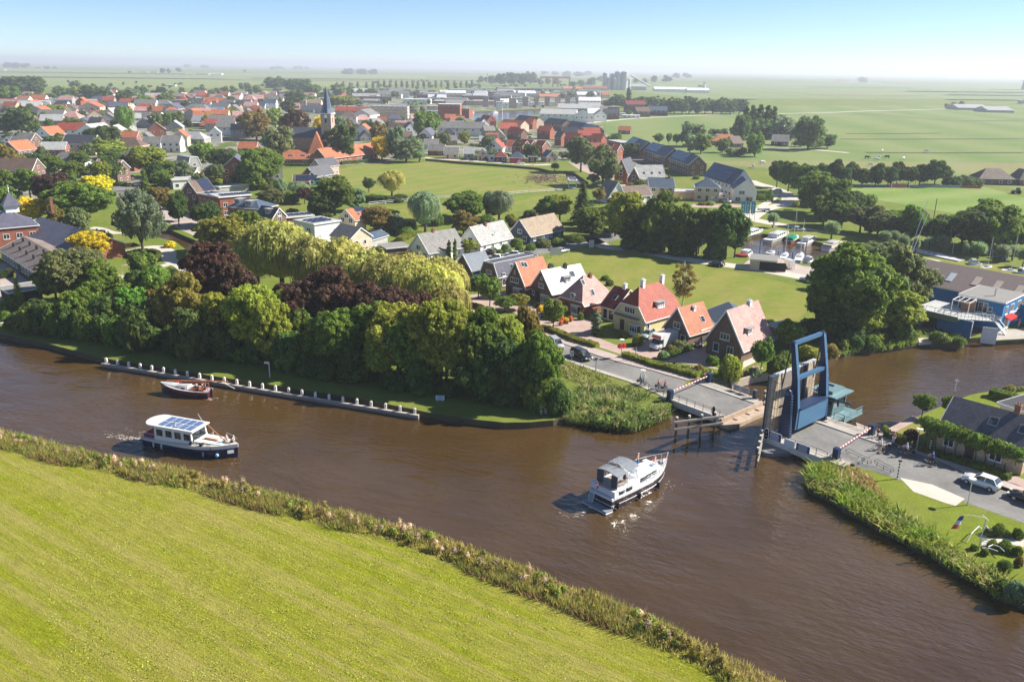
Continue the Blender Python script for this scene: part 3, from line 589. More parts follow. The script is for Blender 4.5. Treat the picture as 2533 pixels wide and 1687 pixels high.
trees('c3','''R o 870 785 1090 125;R o 1070 868 1215 138;K g 635 1005 1085 38;R s 1250 850 940 50;L g 1575 740 840 45;L g 1670 735 840 30;L g 1740 745 850 40;L g 1795 735 850 30;R s 1880 635 860 105;R s 1860 740 920 60;R g 1960 740 920 90;R d 2090 680 760 70;R d 2180 680 760 50;R g 2160 780 915 58;K s 2240 860 930 45;B d 2320 860 935 60;R d 2330 560 820 80;R d 2270 680 780 50;C d 880 1185 1560 115;R y 680 1290 1540 100;R g 560 1315 1550 95;R g 1010 1400 1610 110;R b 1040 1240 1390 60;B d 410 1420 1520 75;R y 1250 1300 1620 150;B b 1340 1190 1250 50;B g 1430 1160 1250 55;B y 1740 1310 1350 40;B g 1920 1110 1155 35;B b 1100 1170 1240 30;B g 2190 1180 1240 40
R d 1110 420 505 70;R d 1200 380 505 70;R s 1250 420 505 60;P d 1300 320 500 30;R s 1350 440 505 50;R d 1420 400 505 70;R s 1460 450 510 50;R d 1540 400 515 65;R d 1640 420 565 60;R d 1720 410 565 70;R d 1790 420 565 60;R d 1855 395 560 60;R d 1940 440 565 50;R d 2000 420 560 60;R d 2070 430 560 60;R d 2150 415 565 70;R d 2230 430 565 60;R d 2310 420 560 70;R g 1300 520 575 45
R d 60 200 300 60;R d 150 190 300 60;R d 240 180 300 60;R d 330 190 300 55;R d 410 180 290 60;R d 490 220 300 50;R d 570 220 300 50;R d 650 230 300 50;R d 540 160 210 40;R d 640 165 210 50;R d 750 175 220 60;R d 850 175 220 60;R d 870 240 310 50;R d 980 220 300 60;R d 1040 200 270 50;R d 1380 220 285 45;R d 1450 230 285 45;R d 1540 195 285 45;R d 1650 190 285 50;R d 1740 175 240 50;R d 1830 175 240 50;R d 800 250 320 50;R d 930 170 210 50;R d 1960 290 320 25;R d 700 360 430 50;R d 780 350 420 60;R d 860 330 410 50;R d 950 340 420 60;R d 450 470 510 25;R d 530 470 510 22''')
trees('c2','''R b 130 530 800 125;R y 300 500 690 70;R p 480 510 810 128;R o 340 670 1010 140;P g 475 680 855 22;P g 515 690 860 20;P g 548 690 860 20;R Y 735 565 850 72;R y 720 650 850 60;R d 905 650 1000 122;R b 1250 640 900 80;R Y 1270 760 980 80;R s 1400 670 980 80;R s 1490 770 1000 125;R s 1590 780 960 60;K s 1490 870 1005 65;K s 1610 890 1000 62;R g 1670 530 795 118;R g 190 895 1230 165;W w 1360 1070 1315 125;W s 1650 1260 1530 150;R g 2030 1270 1510 155;R s 2270 1250 1500 85;R d 1145 1150 1270 55;R o 250 1250 1390 110;R b 1200 1400 1530 100;B g 1180 1280 1360 60;B d 1280 1290 1365 70;B d 1400 1300 1365 70;B o 2020 1440 1545 110
R d 300 225 340 95;R d 460 240 360 80;R d 560 240 360 70;R d 40 270 340 60;R d 130 290 360 60;R g 640 290 400 70;R d 760 330 420 60;R d 870 290 400 70;R s 890 310 420 60;R g 980 300 400 60;R d 1070 320 400 50;R d 1160 310 400 60;R d 480 350 490 95;R g 600 380 480 90;R g 720 390 480 70;R y 860 390 500 70;R y 950 395 500 75;R y 1040 410 500 70;R d 1290 320 400 60;R d 1380 330 420 50;R d 1500 330 400 60;R d 1590 330 400 50;R s 1550 450 575 60;R d 1640 470 560 40;R d 1720 330 390 50;R d 1810 340 400 50;R g 800 430 500 60;R s 880 570 750 60;R b 940 600 700 60;R g 1350 620 720 50;R g 1070 640 730 60;R d 420 430 560 60
P s 1130 270 330 18;P s 1190 260 330 16;P s 1240 255 330 18;P d 1290 255 320 15;P s 1345 258 325 17;P s 1400 256 325 15;P d 1450 258 320 16;P s 1500 262 325 18;P s 1550 254 325 16;P s 1600 255 325 15;P d 1650 258 325 17;P s 1700 262 325 16;P s 1760 255 325 18;P s 1810 258 325 15;P d 1870 256 325 17;P s 1930 258 325 16;P s 1990 262 325 18;P d 2040 258 325 15;P s 2090 250 320 16;P s 860 270 320 15;P s 920 265 320 16;P s 980 272 325 14;P s 1050 268 325 16
R d 960 150 200 80;R d 1080 145 200 80;R d 1190 155 200 60;R d 330 130 155 50;R d 280 135 158 50;R d 500 128 155 60;R d 580 130 155 40;R d 2170 205 290 50;R d 2240 200 290 50;R d 2320 205 290 50''')
trees('c1','''R d 70 215 400 110;R d 190 215 400 110;R d 320 212 400 95;R g 60 300 470 110;R d 700 240 330 75;R y 720 305 420 60;R g 560 310 420 60;R g 640 310 400 60;R d 850 295 450 90;R d 960 330 460 70;R y 500 350 430 50;R y 300 360 430 90;R g 1020 370 470 50;R d 1150 340 480 80;R d 1290 305 420 60;R s 1210 330 470 80;W g 1320 390 510 100;R g 1520 370 500 80;R Y 1100 440 510 50;W g 1150 490 745 100;R g 1420 550 690 60;R g 1520 532 680 50;R g 1620 535 670 60;R d 40 560 740 105;R d 200 500 740 130;R g 280 455 550 65;R y 540 475 580 60;R y 390 430 520 40;R d 850 465 550 55;R d 455 605 710 42;R d 570 620 710 60;R g 650 590 700 60;R d 950 665 870 130;R g 880 700 830 60;R y 1010 805 970 130;R g 1010 870 1000 90;R g 730 895 1050 85;R d 310 915 1090 80;R d 480 760 910 75;R b 560 760 900 60;R y 1360 850 1140 155;R d 1090 915 1140 80;R d 1020 970 1215 85;R g 690 985 1190 115;R g 480 955 1140 100;R p 500 1090 1420 165;R Y 880 1130 1360 140;R g 760 1195 1560 260;R Y 310 1315 1570 140;R g 1490 1090 1235 85;C g 1325 1055 1260 60;R b 1460 1215 1440 105;R d 1630 1280 1540 85;R d 1890 1370 1570 110;R b 90 850 1170 115;R g 90 1080 1340 105;R g 60 1200 1480 95;R g 280 1070 1330 115;R d 30 790 1120 90;R g 1850 815 1000 110;R d 2000 870 1070 100;R s 2110 870 1070 70;R g 2180 890 1100 80;R g 2310 900 1260 110;R y 890 1010 1110 60;R g 950 940 1050 60
R d 1480 310 420 50;R d 1410 330 420 50;R d 1660 305 390 45;R d 1790 300 380 45;R d 1855 296 380 45;R d 1920 320 400 50;R d 1740 430 530 70;R g 1900 360 450 40;R d 1980 310 390 50;R d 2050 290 380 45;R d 2120 290 380 45;R d 2200 265 350 40;R d 2280 300 380 45;R d 2340 290 390 45;R d 2110 370 470 50;R d 2190 440 520 32;R g 1560 330 400 40;R b 2300 530 780 95;R s 100 480 600 60;R g 440 480 590 50;R g 590 580 660 50;B g 800 610 690 60;B o 1150 680 740 60
R d 80 88 140 60;R d 150 88 145 60;R d 230 92 145 50;R d 430 128 150 30;R d 500 128 150 25;R d 1180 160 195 20;R d 1480 125 200 35;R d 1540 135 200 25;R d 1630 125 185 40;R d 1700 105 140 40;R d 1860 115 145 50;R d 2230 150 185 18''')
trees('d1','''V s 1390 310 890 270;R b 580 440 780 95;R o 770 470 800 115;R Y 900 670 960 180;C y 200 1090 1430 60;B g 100 1290 1460 90;R d 1740 305 640 80;B Y 1650 760 830 60;B o 1840 840 980 50;B g 60 1420 1540 60;R g 1000 660 900 90''')
trees('d3','''Y g 632 835 1030 26;Y g 690 822 1035 26;Y y 690 930 1035 22;R y 825 840 985 72;B g 525 960 1060 38;R y 700 420 600 1;W s 400 380 760 160;R g 780 375 660 160;W s 1115 355 650 150;R b 770 560 790 115;B g 1000 570 710 90;R p 1240 655 750 45;B g 1130 620 720 60;B s 130 590 750 130;B g 270 640 740 60;B g 1290 805 900 60;B g 1420 860 935 50;B s 1180 860 960 50;B g 1310 870 955 50;B o 1540 800 905 85;B g 1690 810 885 80;B g 1860 770 855 90;R g 2010 510 820 150;R g 2240 500 800 120;R g 60 540 640 80;B g 520 520 700 60;B y 1230 570 660 60;B d 1420 540 620 70;B g 1060 900 960 40;B g 1120 920 975 35;B y 80 950 1000 70;B g 620 1030 1080 40;B d 60 730 790 50;B g 190 780 830 60''')
trees('f2','''R g 900 180 400 90;R g 1150 190 420 70;B p 790 500 610 75;B y 545 470 540 40;B y 1745 75 155 60;B g 1830 1450 1568 60''')
trees('h3','''B g 1150 480 640 90;B o 1020 540 640 60;B g 1240 560 660 60;B y 1060 680 800 60;B g 1230 700 850 100;B g 1390 770 900 60;B Y 1420 780 900 40;B b 1400 900 1040 60;B g 1180 1180 1330 90;B s 1330 1200 1440 110;B s 1440 1250 1480 60;B g 1220 930 1100 90;B g 960 800 900 50;B y 830 740 830 50''')

trees('p','R p 535 612 790 64;R p 590 655 800 52;R p 800 670 850 74;R p 880 695 855 62;R p 745 690 860 55;R p 1000 712 880 70;R p 950 705 875 60;W w 700 545 725 85;W w 770 580 740 80;W w 850 590 745 85;W w 905 615 755 78;W w 960 628 765 90;W w 1030 638 775 85;W w 1085 655 790 75;W w 1115 700 815 50;W w 640 560 715 60;B d 560 780 884 45;B d 720 805 912 45;B d 880 830 940 45;B d 1040 850 962 45;B d 1200 860 982 45;B d 1280 860 990 45;B g 1340 900 1010 45;B d 480 740 885 50;B d 350 730 865 50;R g 1180 780 960 60;R g 1330 840 985 50;R d 1250 840 975 50;R y 1090 740 950 70;R g 1010 760 930 60;R g 930 760 910 60;B d 1380 930 1020 35')
# ================================================================ HOUSES
WC=dict(br=(.17,.105,.08),rb=(.28,.10,.06),yb=(.46,.34,.21),wh=(.80,.79,.75),cr=(.70,.60,.34),be=(.62,.48,.35),db=(.03,.05,.10),gr=(.36,.35,.33),bk=(.05,.045,.045),pk=(.42,.32,.27),bl=(.02,.19,.44))
RC=dict(bg=(.075,.105,.145),bk=(.065,.067,.078),gr=(.25,.24,.225),lg=(.42,.42,.40),br=(.17,.115,.085),tn=(.36,.27,.18),or_=(.52,.17,.075),rd=(.42,.085,.045),dr=(.26,.045,.035),wh=(.85,.85,.86),pk=(.58,.33,.29),sl=(.11,.11,.15),bl=(.10,.32,.55))
RC['or']=RC['or_']
WCN=dict(br='brown brick',rb='red brick',yb='yellow brick',wh='white walled',cr='cream plastered',be='beige brick',db='dark blue boarded',gr='grey walled',bk='black walled',pk='pinkish brick',bl='blue boarded')
RCN=dict(bg='blue-grey',bk='black',gr='grey',lg='light grey',br='brown',tn='tan',rd='red',dr='dark red',wh='white',pk='pale pink',sl='slate',bl='blue');RCN['or']='orange'
HS=[];WM={}
WHT=(.82,.82,.80)
def winmesh(w,h,n):
    key=(round(w,1),round(h,1),n)
    if key in WM: return WM[key]
    b=MB();t=.09
    for x in (-w/2+t/2,w/2-t/2): b.box((x,-.03,h/2),(t,.09,h))
    for z in (t/2,h-t/2): b.box((0,-.03,z),(w-2*t,.085,t))
    for i in range(1,n): b.box((-w/2+w*i/n,-.03,h/2),(t*.8,.07,h-2*t))
    b.box((0,-.07,-.05),(w+.14,.16,.07))
    f=b.mesh('window','paint',uv=False);b=MB();b.box((0,-.004,h/2),(w-t,.02,h-t));g=b.mesh('pane','glass',uv=False)
    b=MB();b.box((0,-.02,h/2),(w,.05,h),mi=0);b.box((0,-.04,h/2),(w*.8,.04,h*.8),mi=1);s=b.mesh('window',['paint','glass'],uv=False)
    WM[key]=(f,g,s);return WM[key]
def window(root,x,y,z,rz,w=1.2,h=1.3,n=2,near=True,col=WHT):
    f,g,s=winmesh(w,h,n)
    if not near: return ob('window',s,root,col,(x,y,z),rz)
    o=ob('window',f,root,col,(x,y,z),rz);ob('pane',g,o);return o
def house(c,A,B,kind,wall,roof,hw=2.8,ap=None,end=None,hr=None,D=None,label=None,name='house',win='auto',chim=(),sky=(),dorm=(),solar=(),rm=None,wm='brick',trim=WHT,over=.35,cat='house',clip=.5,ridge_in=None,floors=None,door=True,z0=0):
    a=P(c,*A,z=hw+z0);b_=P(c,*B,z=hw+z0);a.z=b_.z=z0;X=(b_-a)
    if kind=='f' and c!='p' and pj(a)[2]>280 and abs(X.y)>abs(X.x)*.45: X.y=math.copysign(abs(X.x)*.45,X.y);b_=a+X
    W=X.length;X.normalize();Y=Vector((-X.y,X.x,0));rz=math.atan2(X.y,X.x)
    if D is None:
        ex,ey=pxl(c,*end)
        if kind in('f','half','man'):
            base=(a+b_)/2
            if ap is not None: hr=hts(base,pxl(c,*ap)[1])-z0*0
            lo,hi=1.,60.
            s0=pj(base+Vector((0,0,hr)))[0]
            for _ in range(40):
                m=(lo+hi)/2;q=pj(base+Y*m+Vector((0,0,hr)))
                # compare along the image direction of the ridge
                if (q[0]-s0)*(1 if ex>s0 else -1) < abs(ex-s0): lo=m
                else: hi=m
            D=lo
        else:
            q0=b_ if ex>pxl(c,*B)[0]-1 else a;lo,hi=1.,60.;s0=pj(q0+Vector((0,0,hw)))[0]
            for _ in range(40):
                m=(lo+hi)/2;q=pj(q0+Y*m+Vector((0,0,hw)))
                if (q[0]-s0)*(1 if ex>s0 else -1) < abs(ex-s0): lo=m
                else: hi=m
            D=lo
    D=min(max(D,3),45)
    if kind in('f','half') and end is not None: D=min(D,W*2.1+1)
    if hr is None:
        if ap is None: hr=hw+min(W,D)*.42
        else:
            apx=pxl(c,*ap)
            if kind in('f','half','man'): base=(a+b_)/2
            else: base=(b_+Y*D/2) if abs(apx[0]-pj(b_)[0])<abs(apx[0]-pj(a)[0]) else (a+Y*D/2)
            if kind in 'h': base=(a+b_)/2+Y*D/2
            hr=hts(base,apx[1])-z0
    hr=max(hr,hw+.8) if kind!='flat' else hw
    if kind!='flat': hr=min(hr,hw+max(W,D)*.95)
    dep=pj(a)[2];near=dep<330;mid=dep<520
    rmn=rm or 'roof';root=thing(name,label or 'x',cat,a,rz)
    wc=WC[wall] if isinstance(wall,str) else wall;rc=RC[roof] if isinstance(roof,str) else roof
    # walls
    b=MB();rb=MB();e=over;th=.16;tb=MB()
    def roofplane(pts,mb=rb):
        pts=[Vector(p) for p in pts];n=(pts[1]-pts[0]).cross(pts[2]-pts[1]).normalized()
        if n.z<0: pts=pts[::-1];n=-n
        m=len(pts);lo_=[p-Vector((0,0,th)) for p in pts]
        mb.add(pts+lo_,[tuple(range(m)),tuple(range(m,2*m))[::-1]]+[(i,i+m,(i+1)%m+m,(i+1)%m) for i in range(m)])
    if kind=='flat':
        b.prism([(0,0),(W,0),(W,D),(0,D)],0,hw);rb.prism([(-e,-e),(W+e,-e),(W+e,D+e),(-e,D+e)],hw+.005,hw+.25)
        if near or mid:
            tb.prism([(-e-.06,-e-.06),(W+e+.06,-e-.06),(W+e+.06,-e),(-e-.06,-e)],hw-.02,hw+.3);tb.prism([(W+e,-e),(W+e+.06,-e),(W+e+.06,D+e),(W+e,D+e)],hw-.02,hw+.3)
            tb.prism([(-e-.06,-e),(-e,-e),(-e,D+e),(-e-.06,D+e)],hw-.02,hw+.3)
    elif kind=='f':
        s=(hr-hw)/(W/2)
        for y,fl in ((0,1),(D,0)):
            pts=[(0,y,0),(W,y,0),(W,y,hw),(W/2,y,hr-.02),(0,y,hw)];b.poly(pts if fl else pts[::-1])
        b.poly([(0,D,0),(0,0,0),(0,0,hw),(0,D,hw)]);b.poly([(W,0,0),(W,D,0),(W,D,hw),(W,0,hw)])
        for sg,x in ((-1,0),(1,W)): roofplane([(x+sg*e,-e*.6,hw-s*e+th),(x+sg*e,D+e*.6,hw-s*e+th),(W/2,D+e*.6,hr+th),(W/2,-e*.6,hr+th)])
        if mid:
            for x in (-e,W+e): tb.bar((x,-e*.6-.03,hw-s*e+th*.4),(W/2,-e*.6-.03,hr+th*.4),.08,.26)
            for x in (-e-.05,W+e+.05): tb.bar((x,-e*.6,hw-s*e+.02),(x,D+e*.6,hw-s*e+.02),.12,.14)
    elif kind=='half':
        s=(hr-hw)/(W/2);zc=hw+(hr-hw)*clip;xc=(W/2)*clip;hy=(hr-zc)*.75
        pf=[(0,0,0),(W,0,0),(W,0,hw),(W-xc,0,zc),(xc,0,zc),(0,0,hw)];b.poly(pf);b.poly([(x,D,z) for x,_,z in pf][::-1])
        b.poly([(0,D,0),(0,0,0),(0,0,hw),(0,D,hw)]);b.poly([(W,0,0),(W,D,0),(W,D,hw),(W,0,hw)])
        for sg,x,xx in ((-1,0,xc),(1,W,W-xc)):
            roofplane([(x+sg*e,-e*.5,hw-s*e+th),(x+sg*e,D+e*.5,hw-s*e+th),(xx,D+e*.5,zc+th),(W/2,D-hy,hr+th),(W/2,hy,hr+th),(xx,-e*.5,zc+th)])
        k=s
        roofplane([(xc-.15,-e*.5-.1,zc+th-.1),(W-xc+.15,-e*.5-.1,zc+th-.1),(W/2,hy,hr+th+.01)]);roofplane([(xc,D+e*.5,zc+th),(W-xc,D+e*.5,zc+th),(W/2,D-hy,hr+th+.01)])
        if mid:
            tb.bar((xc,-e*.5-.14,zc+.0),(W-xc,-e*.5-.14,zc+.0),.12,.2)
            for x in (-e-.05,W+e+.05): tb.bar((x,-e*.5,hw-s*e+.02),(x,D+e*.5,hw-s*e+.02),.16,.2)
            for x,xx in ((-e,xc),(W+e,W-xc)): tb.bar((x,-e*.5-.03,hw-s*e+th*.4),(xx,-e*.5-.03,zc+th*.4),.08,.24)
    elif kind=='man':
        x1=W*.22;zc=hr
        pf=[(0,0,0),(W,0,0),(W,0,hw),(W-x1,0,zc),(x1,0,zc),(0,0,hw)];b.poly(pf);b.poly([(x,D,z) for x,_,z in pf][::-1])
        b.poly([(0,D,0),(0,0,0),(0,0,hw),(0,D,hw)]);b.poly([(W,0,0),(W,D,0),(W,D,hw),(W,0,hw)])
        s=(zc-hw)/x1
        for sg,x,xx in ((-1,0,x1),(1,W,W-x1)): roofplane([(x+sg*.2,-.1,hw-.2*s+th),(x+sg*.2,D+.1,hw-.2*s+th),(xx,D+.1,zc+th),(xx,-.1,zc+th)])
        roofplane([(x1,-.1,zc+th+.01),(W-x1,-.1,zc+th+.01),(W-x1,D+.1,zc+th+.01),(x1,D+.1,zc+th+.01)])
        for x,xx in ((-.1,x1),(W+.1,W-x1)): tb.bar((x,-.16,hw+th*.4),(xx,-.16,zc+th*.6),.08,.26)
        tb.bar((x1,-.16,zc+.1),(W-x1,-.16,zc+.1),.08,.26);tb.bar((W-x1,-.1,zc+.22),(W-x1,D,zc+.22),.1,.1);tb.bar((x1,-.1,zc+.22),(x1,D,zc+.22),.1,.1);tb.bar((W+.25,0,hw-.2),(W+.25,D,hw-.2),.14,.16)
    elif kind=='s':
        s=(hr-hw)/(D/2);b.poly([(0,0,0),(W,0,0),(W,0,hw),(0,0,hw)]);b.poly([(W,D,0),(0,D,0),(0,D,hw),(W,D,hw)])
        b.poly([(W,0,0),(W,D,0),(W,D,hw),(W,D/2,hr-.02),(W,0,hw)]);b.poly([(0,D,0),(0,0,0),(0,0,hw),(0,D/2,hr-.02),(0,D,hw)])
        for sg,y in ((-1,0),(1,D)): roofplane([(-e*.6,y+sg*e,hw-s*e+th),(W+e*.6,y+sg*e,hw-s*e+th),(W+e*.6,D/2,hr+th),(-e*.6,D/2,hr+th)])
        if mid:
            tb.bar((-e*.6,-e-.05,hw-s*e+.02),(W+e*.6,-e-.05,hw-s*e+.02),.12,.14)
            for x in (W+e*.6+.03,-e*.6-.03):
                for y in (-e,D+e): tb.bar((x,y,hw-s*e+th*.4),(x,D/2,hr+th*.4),.07,.24)
    else: # hip
        m=ridge_in if ridge_in is not None else min(D/2,W/2)*.95
        if W>=D or ridge_in is not None: r1=(m,D/2,hr);r2=(W-m,D/2,hr)
        else: m=W/2*.95;r1=(W/2,m,hr);r2=(W/2,D-m,hr)
        b.poly([(0,0,0),(W,0,0),(W,0,hw),(0,0,hw)]);b.poly([(W,D,0),(0,D,0),(0,D,hw),(W,D,hw)]);b.poly([(0,D,0),(0,0,0),(0,0,hw),(0,D,hw)]);b.poly([(W,0,0),(W,D,0),(W,D,hw),(W,0,hw)])
        c4=[(-e,-e,hw-.05),(W+e,-e,hw-.05),(W+e,D+e,hw-.05),(-e,D+e,hw-.05)]
        if W>=D or ridge_in is not None: pl=[[c4[0],c4[1],r2,r1],[c4[1],c4[2],r2],[c4[2],c4[3],r1,r2],[c4[3],c4[0],r1]]
        else: pl=[[c4[0],c4[1],r1],[c4[1],c4[2],r2,r1],[c4[2],c4[3],r2],[c4[3],c4[0],r1,r2]]
        rb.add(c4,[(0,3,2,1)])
        for q in pl: rb.poly(q)
        if mid:
            tb.bar((-e,-e-.04,hw-.1),(W+e,-e-.04,hw-.1),.12,.18);tb.bar((W+e+.04,-e,hw-.1),(W+e+.04,D+e,hw-.1),.12,.18);tb.bar((-e-.04,-e,hw-.1),(-e-.04,D+e,hw-.1),.12,.18)
            hl=min(rc[0]*1.25,.8)
    b.build('wall',wm,root,wc);ro=rb.build('roof',rmn if kind!='flat' else (rm or 'matte'),root,rc)
    if tb.v: tb.build('gutter','paint',root,trim)
    def onroof(side,u,v):   # point and frame on a roof plane
        if kind in('f','half','man'):
            s=(hr-hw)/(W/2) if kind!='man' else (hr-hw)/(W*.22);run=(W/2 if kind!='man' else W*.22)
            sg=1 if side=='R' else -1;x=(W if sg>0 else 0)-sg*run*v;n=Vector((sg*s,0,1)).normalized();p=Vector((x,u,hw+s*run*v+th));ax=Vector((0,sg,0))
        else:
            run=D/2;s=(hr-hw)/run;sg=-1 if side=='F' else 1;y=(0 if sg<0 else D)-sg*run*v;n=Vector((0,sg*s,1)).normalized();p=Vector((u,y,hw+s*run*v+(th if kind=='s' else .03)));ax=Vector((-sg,0,0))
            if kind=='h' and side in 'RL':
                run=(m if (W>=D or ridge_in is not None) else W/2);s=(hr-hw)/run;sg=1 if side=='R' else -1;x=(W if sg>0 else 0)-sg*run*v;n=Vector((sg*s,0,1)).normalized();p=Vector((x,u,hw+s*run*v+.03));ax=Vector((0,sg,0))
        up=n.cross(ax)*1;return p,Matrix((ax,up,n)).transposed()
    for sd,u,v,*sz in sky:
        if kind=='flat': continue
        w_,h_=sz if sz else (.8,1.1);p,mm=onroof(sd,u,v);q=MB();n=mm.col[2];q.box(p+n*.04,(w_+.16,h_+.16,.1),rm=mm);o=q.build('skylight','paint',ro,(.5,.5,.5));q=MB();q.box(p+n*.095,(w_,h_,.02),rm=mm);q.build('pane','glass',o) if False else o.data.materials.append(MT['glass'])
        k=len(o.data.vertices);q2=MB();q2.box(p+n*.04,(w_+.16,h_+.16,.1),rm=mm);q2.box(p+n*.1,(w_,h_,.02),rm=mm,mi=1);me=q2.mesh('skylight',['paint','glass']);o.data=me
    for sd,u,v,nx,ny in solar:
        if kind=='flat':
            q=MB()
            for i in range(nx):
                for j in range(ny): q.box((u+i*1.7,v+j*1.9,hw+.5),(1.55,1.,.05),rm=Matrix.Rotation(.25,3,'X'))
            q.build('solar_panel','gloss',ro,(.02,.03,.06))
        else:
            p,mm=onroof(sd,u,v);q=MB();
            for i in range(nx):
                for j in range(ny): q.box(p+mm@Vector(((i-(nx-1)/2)*1.05,(j-(ny-1)/2)*1.7,.09)),(.98,1.62,.05),rm=mm)
            q.build('solar_panel','gloss',ro,(.025,.035,.07))
    for cc in chim:
        x,y,*r=cc;h=r[0] if r else 1.;col=r[1] if len(r)>1 else (.25,.11,.07)
        if kind in('f','half'): zz=hr-abs(x-W/2)*(hr-hw)/(W/2)
        elif kind in('s',): zz=hr-abs(y-D/2)*(hr-hw)/(D/2)
        else: zz=hr-.6 if kind!='flat' else hw
        q=MB();q.box((x,y,zz+h/2-.3),(.7,.7,h+.6));q.box((x,y,zz+h+.05),(.86,.86,.12));q.cyl((x-.15,y,zz+h+.1),.1,.3,8);q.cyl((x+.17,y,zz+h+.1),.1,.3,8);q.build('chimney','brick' if col!=WHT else 'paint',ro,col)
    for sd,u,v,w_,h_ in dorm:
        p,mm=onroof(sd,u,v);out=Vector((mm.col[2].x,mm.col[2].y,0)).normalized();ang=math.atan2(out.y,out.x)+math.pi/2
        dd=h_/max(.3,abs(mm.col[1].z/ max(.01,math.hypot(mm.col[1].x,mm.col[1].y))))+.3
        q=MB();q.box((0,dd/2,h_/2),(w_,dd,h_));dm=q.build('dormer','paint',root,(rc[0]*.7,rc[1]*.7,rc[2]*.7) if wall!='cr' else WHT,loc=p-Vector((0,0,.1)),rz=ang)
        q=MB();q.box((0,dd/2-.1,h_+.06),(w_+.3,dd+.5,.12));q.build('dormer_roof','matte',dm,(.3,.3,.3))
        f,g,s_=winmesh(w_*.8,h_*.72,3);ob('window',f,dm,WHT,(0,-.01,h_*.14));
    # windows
    fl=floors or max(1,round(hw/2.8));cv=lambda n,p:(CC-(a+p)).dot(n)>0
    if win=='auto':
        if mid:
            sp=2.6 if near else 3.2
            n=max(1,int(W/sp));ws=min(1.5,W/n*.6)
            for f_ in range(fl):
                for i in range(n):
                    x=W*(i+.5)/n
                    if f_==0 and door and i==(n-1)//2+0 and n>1:
                        q=MB();q.box((x,-.03,1.05),(1.0,.1,2.1));q.build('door','paint',root,(.05,.07,.06) if near else (.3,.1,.06));continue
                    window(root,x,0,.8+f_*2.7,0,ws,1.4,2,near)
            if kind in('f','half','man') and hr-hw>2.2:
                window(root,W/2,0,hw+.25,0,min(1.7,W*.28),1.15,2,near)
            if cv(X,X*W):
                n=max(1,int(D/3.2))
                for f_ in range(fl):
                    for i in range(n): window(root,W,D*(i+.5)/n,.9+f_*2.7,math.pi/2,1.1,1.2,2,near)
                if kind=='s' and hr-hw>2.2: window(root,W,D/2,hw+.3,math.pi/2,1.2,1.1,2,near)
            if cv(-X,Vector((0,0,0))) :
                n=max(1,int(D/3.6))
                for f_ in range(fl):
                    for i in range(n): window(root,0,D*(i+.5)/n,.9+f_*2.7,-math.pi/2,1.1,1.2,2,near)
        else:
            n=max(2,min(6,int(W/4)))
            for i in range(n): window(root,W*(i+.5)/n,0,hw-1.9,0,1.6,1.3,2,False)
    elif win:
        for w_ in win:
            fc,u,z,ww,hh,n=w_
            if fc=='F': window(root,u*W,0,z,0,ww,hh,n,near)
            elif fc=='R': window(root,W,u*D,z,math.pi/2,ww,hh,n,near)
            elif fc=='L': window(root,0,u*D,z,-math.pi/2,ww,hh,n,near)
            elif fc=='D': q=MB();q.box((u*W,-.03,z+hh/2),(ww,.1,hh));q.build('door','paint',root,(.07,.03,.03))
            elif fc=='Y':  # bay window
                q=MB();q.prism([(u*W-ww/2,0),(u*W-ww/2+.35,-.7),(u*W+ww/2-.35,-.7),(u*W+ww/2,0)],0,z);q.prism([(u*W-ww/2-.1,0),(u*W-ww/2+.3,-.85),(u*W+ww/2-.3,-.85),(u*W+ww/2+.1,0)],z+hh,z+hh+.18);q.prism([(u*W-ww/2+.05,-.003),(u*W-ww/2+.4,-.66),(u*W+ww/2-.4,-.66),(u*W+ww/2-.05,-.003)],z,z+hh,1)
                for xx in (-ww/2+.35,-ww/6+.1,ww/6-.1,ww/2-.35): q.box((u*W+xx,-.69,z+hh/2),(.09,.08,hh))
                for zz in (z+.05,z+hh*.72,z+hh-.04): q.box((u*W,-.685,zz),(ww-.72,.06,.08))
                bw=q.build('bay_window',['paint','glass'],root,WHT)
    root['_f']=W
    HS.append([root,(RCN.get(roof,'') if isinstance(roof,str) else '') +' '+('flat-roofed' if kind=='flat' else 'roofed')+' '+(WCN.get(wall,'') if isinstance(wall,str) else '')+' '+(cat),pj(a+X*W/2+Y*D/2)[0],pj(a)[1],label,a+X*W/2+Y*D/2]);del root['_f']
    return root,W,D,hw,hr
B_=WHT
# ---- the row of houses on the street
house('e1',(12,290),(235,357),'f','br','bg',3.,(115,140),(358,102),win=[('F',.22,3.4,.9,1.1,1),('F',.5,3.2,.9,1.1,1),('F',.2,.7,.9,1.6,1),('F',.48,.7,.9,1.6,1),('F',.78,.7,.9,1.6,1)],label='brown brick house with blue-grey tiled roof, leftmost of the street row by the willows',rm='slate')
house('e1',(318,350),(512,400),'man','br','sl',3.,hr=5.9,D=13,win=[('F',.5,3.3,1.9,1.0,4),('Y',.5,.7,2.2,1.3,3),('R',.15,.8,1.,1.6,1),('R',.15,3.,.8,.8,1)],sky=(('R',5,.5),('R',7,.5)),label='brick house with flat-topped grey mansard roof between the blue-grey and orange roofs')
house('e1',(606,450),(830,508),'f','br','or',2.9,(720,226),(1022,171),win=[('F',.45,3.3,2.6,1.1,4),('D',.2,.1,1.,2.1,1),('Y',.64,.6,2.4,1.6,3),('F',.45,5.2,.35,.8,1),('R',.3,.9,.9,1.3,1)],sky=(('R',1.5,.85),('R',2.4,.8)),label='brick gabled house with bright orange tiled roof next to the white roofed one')
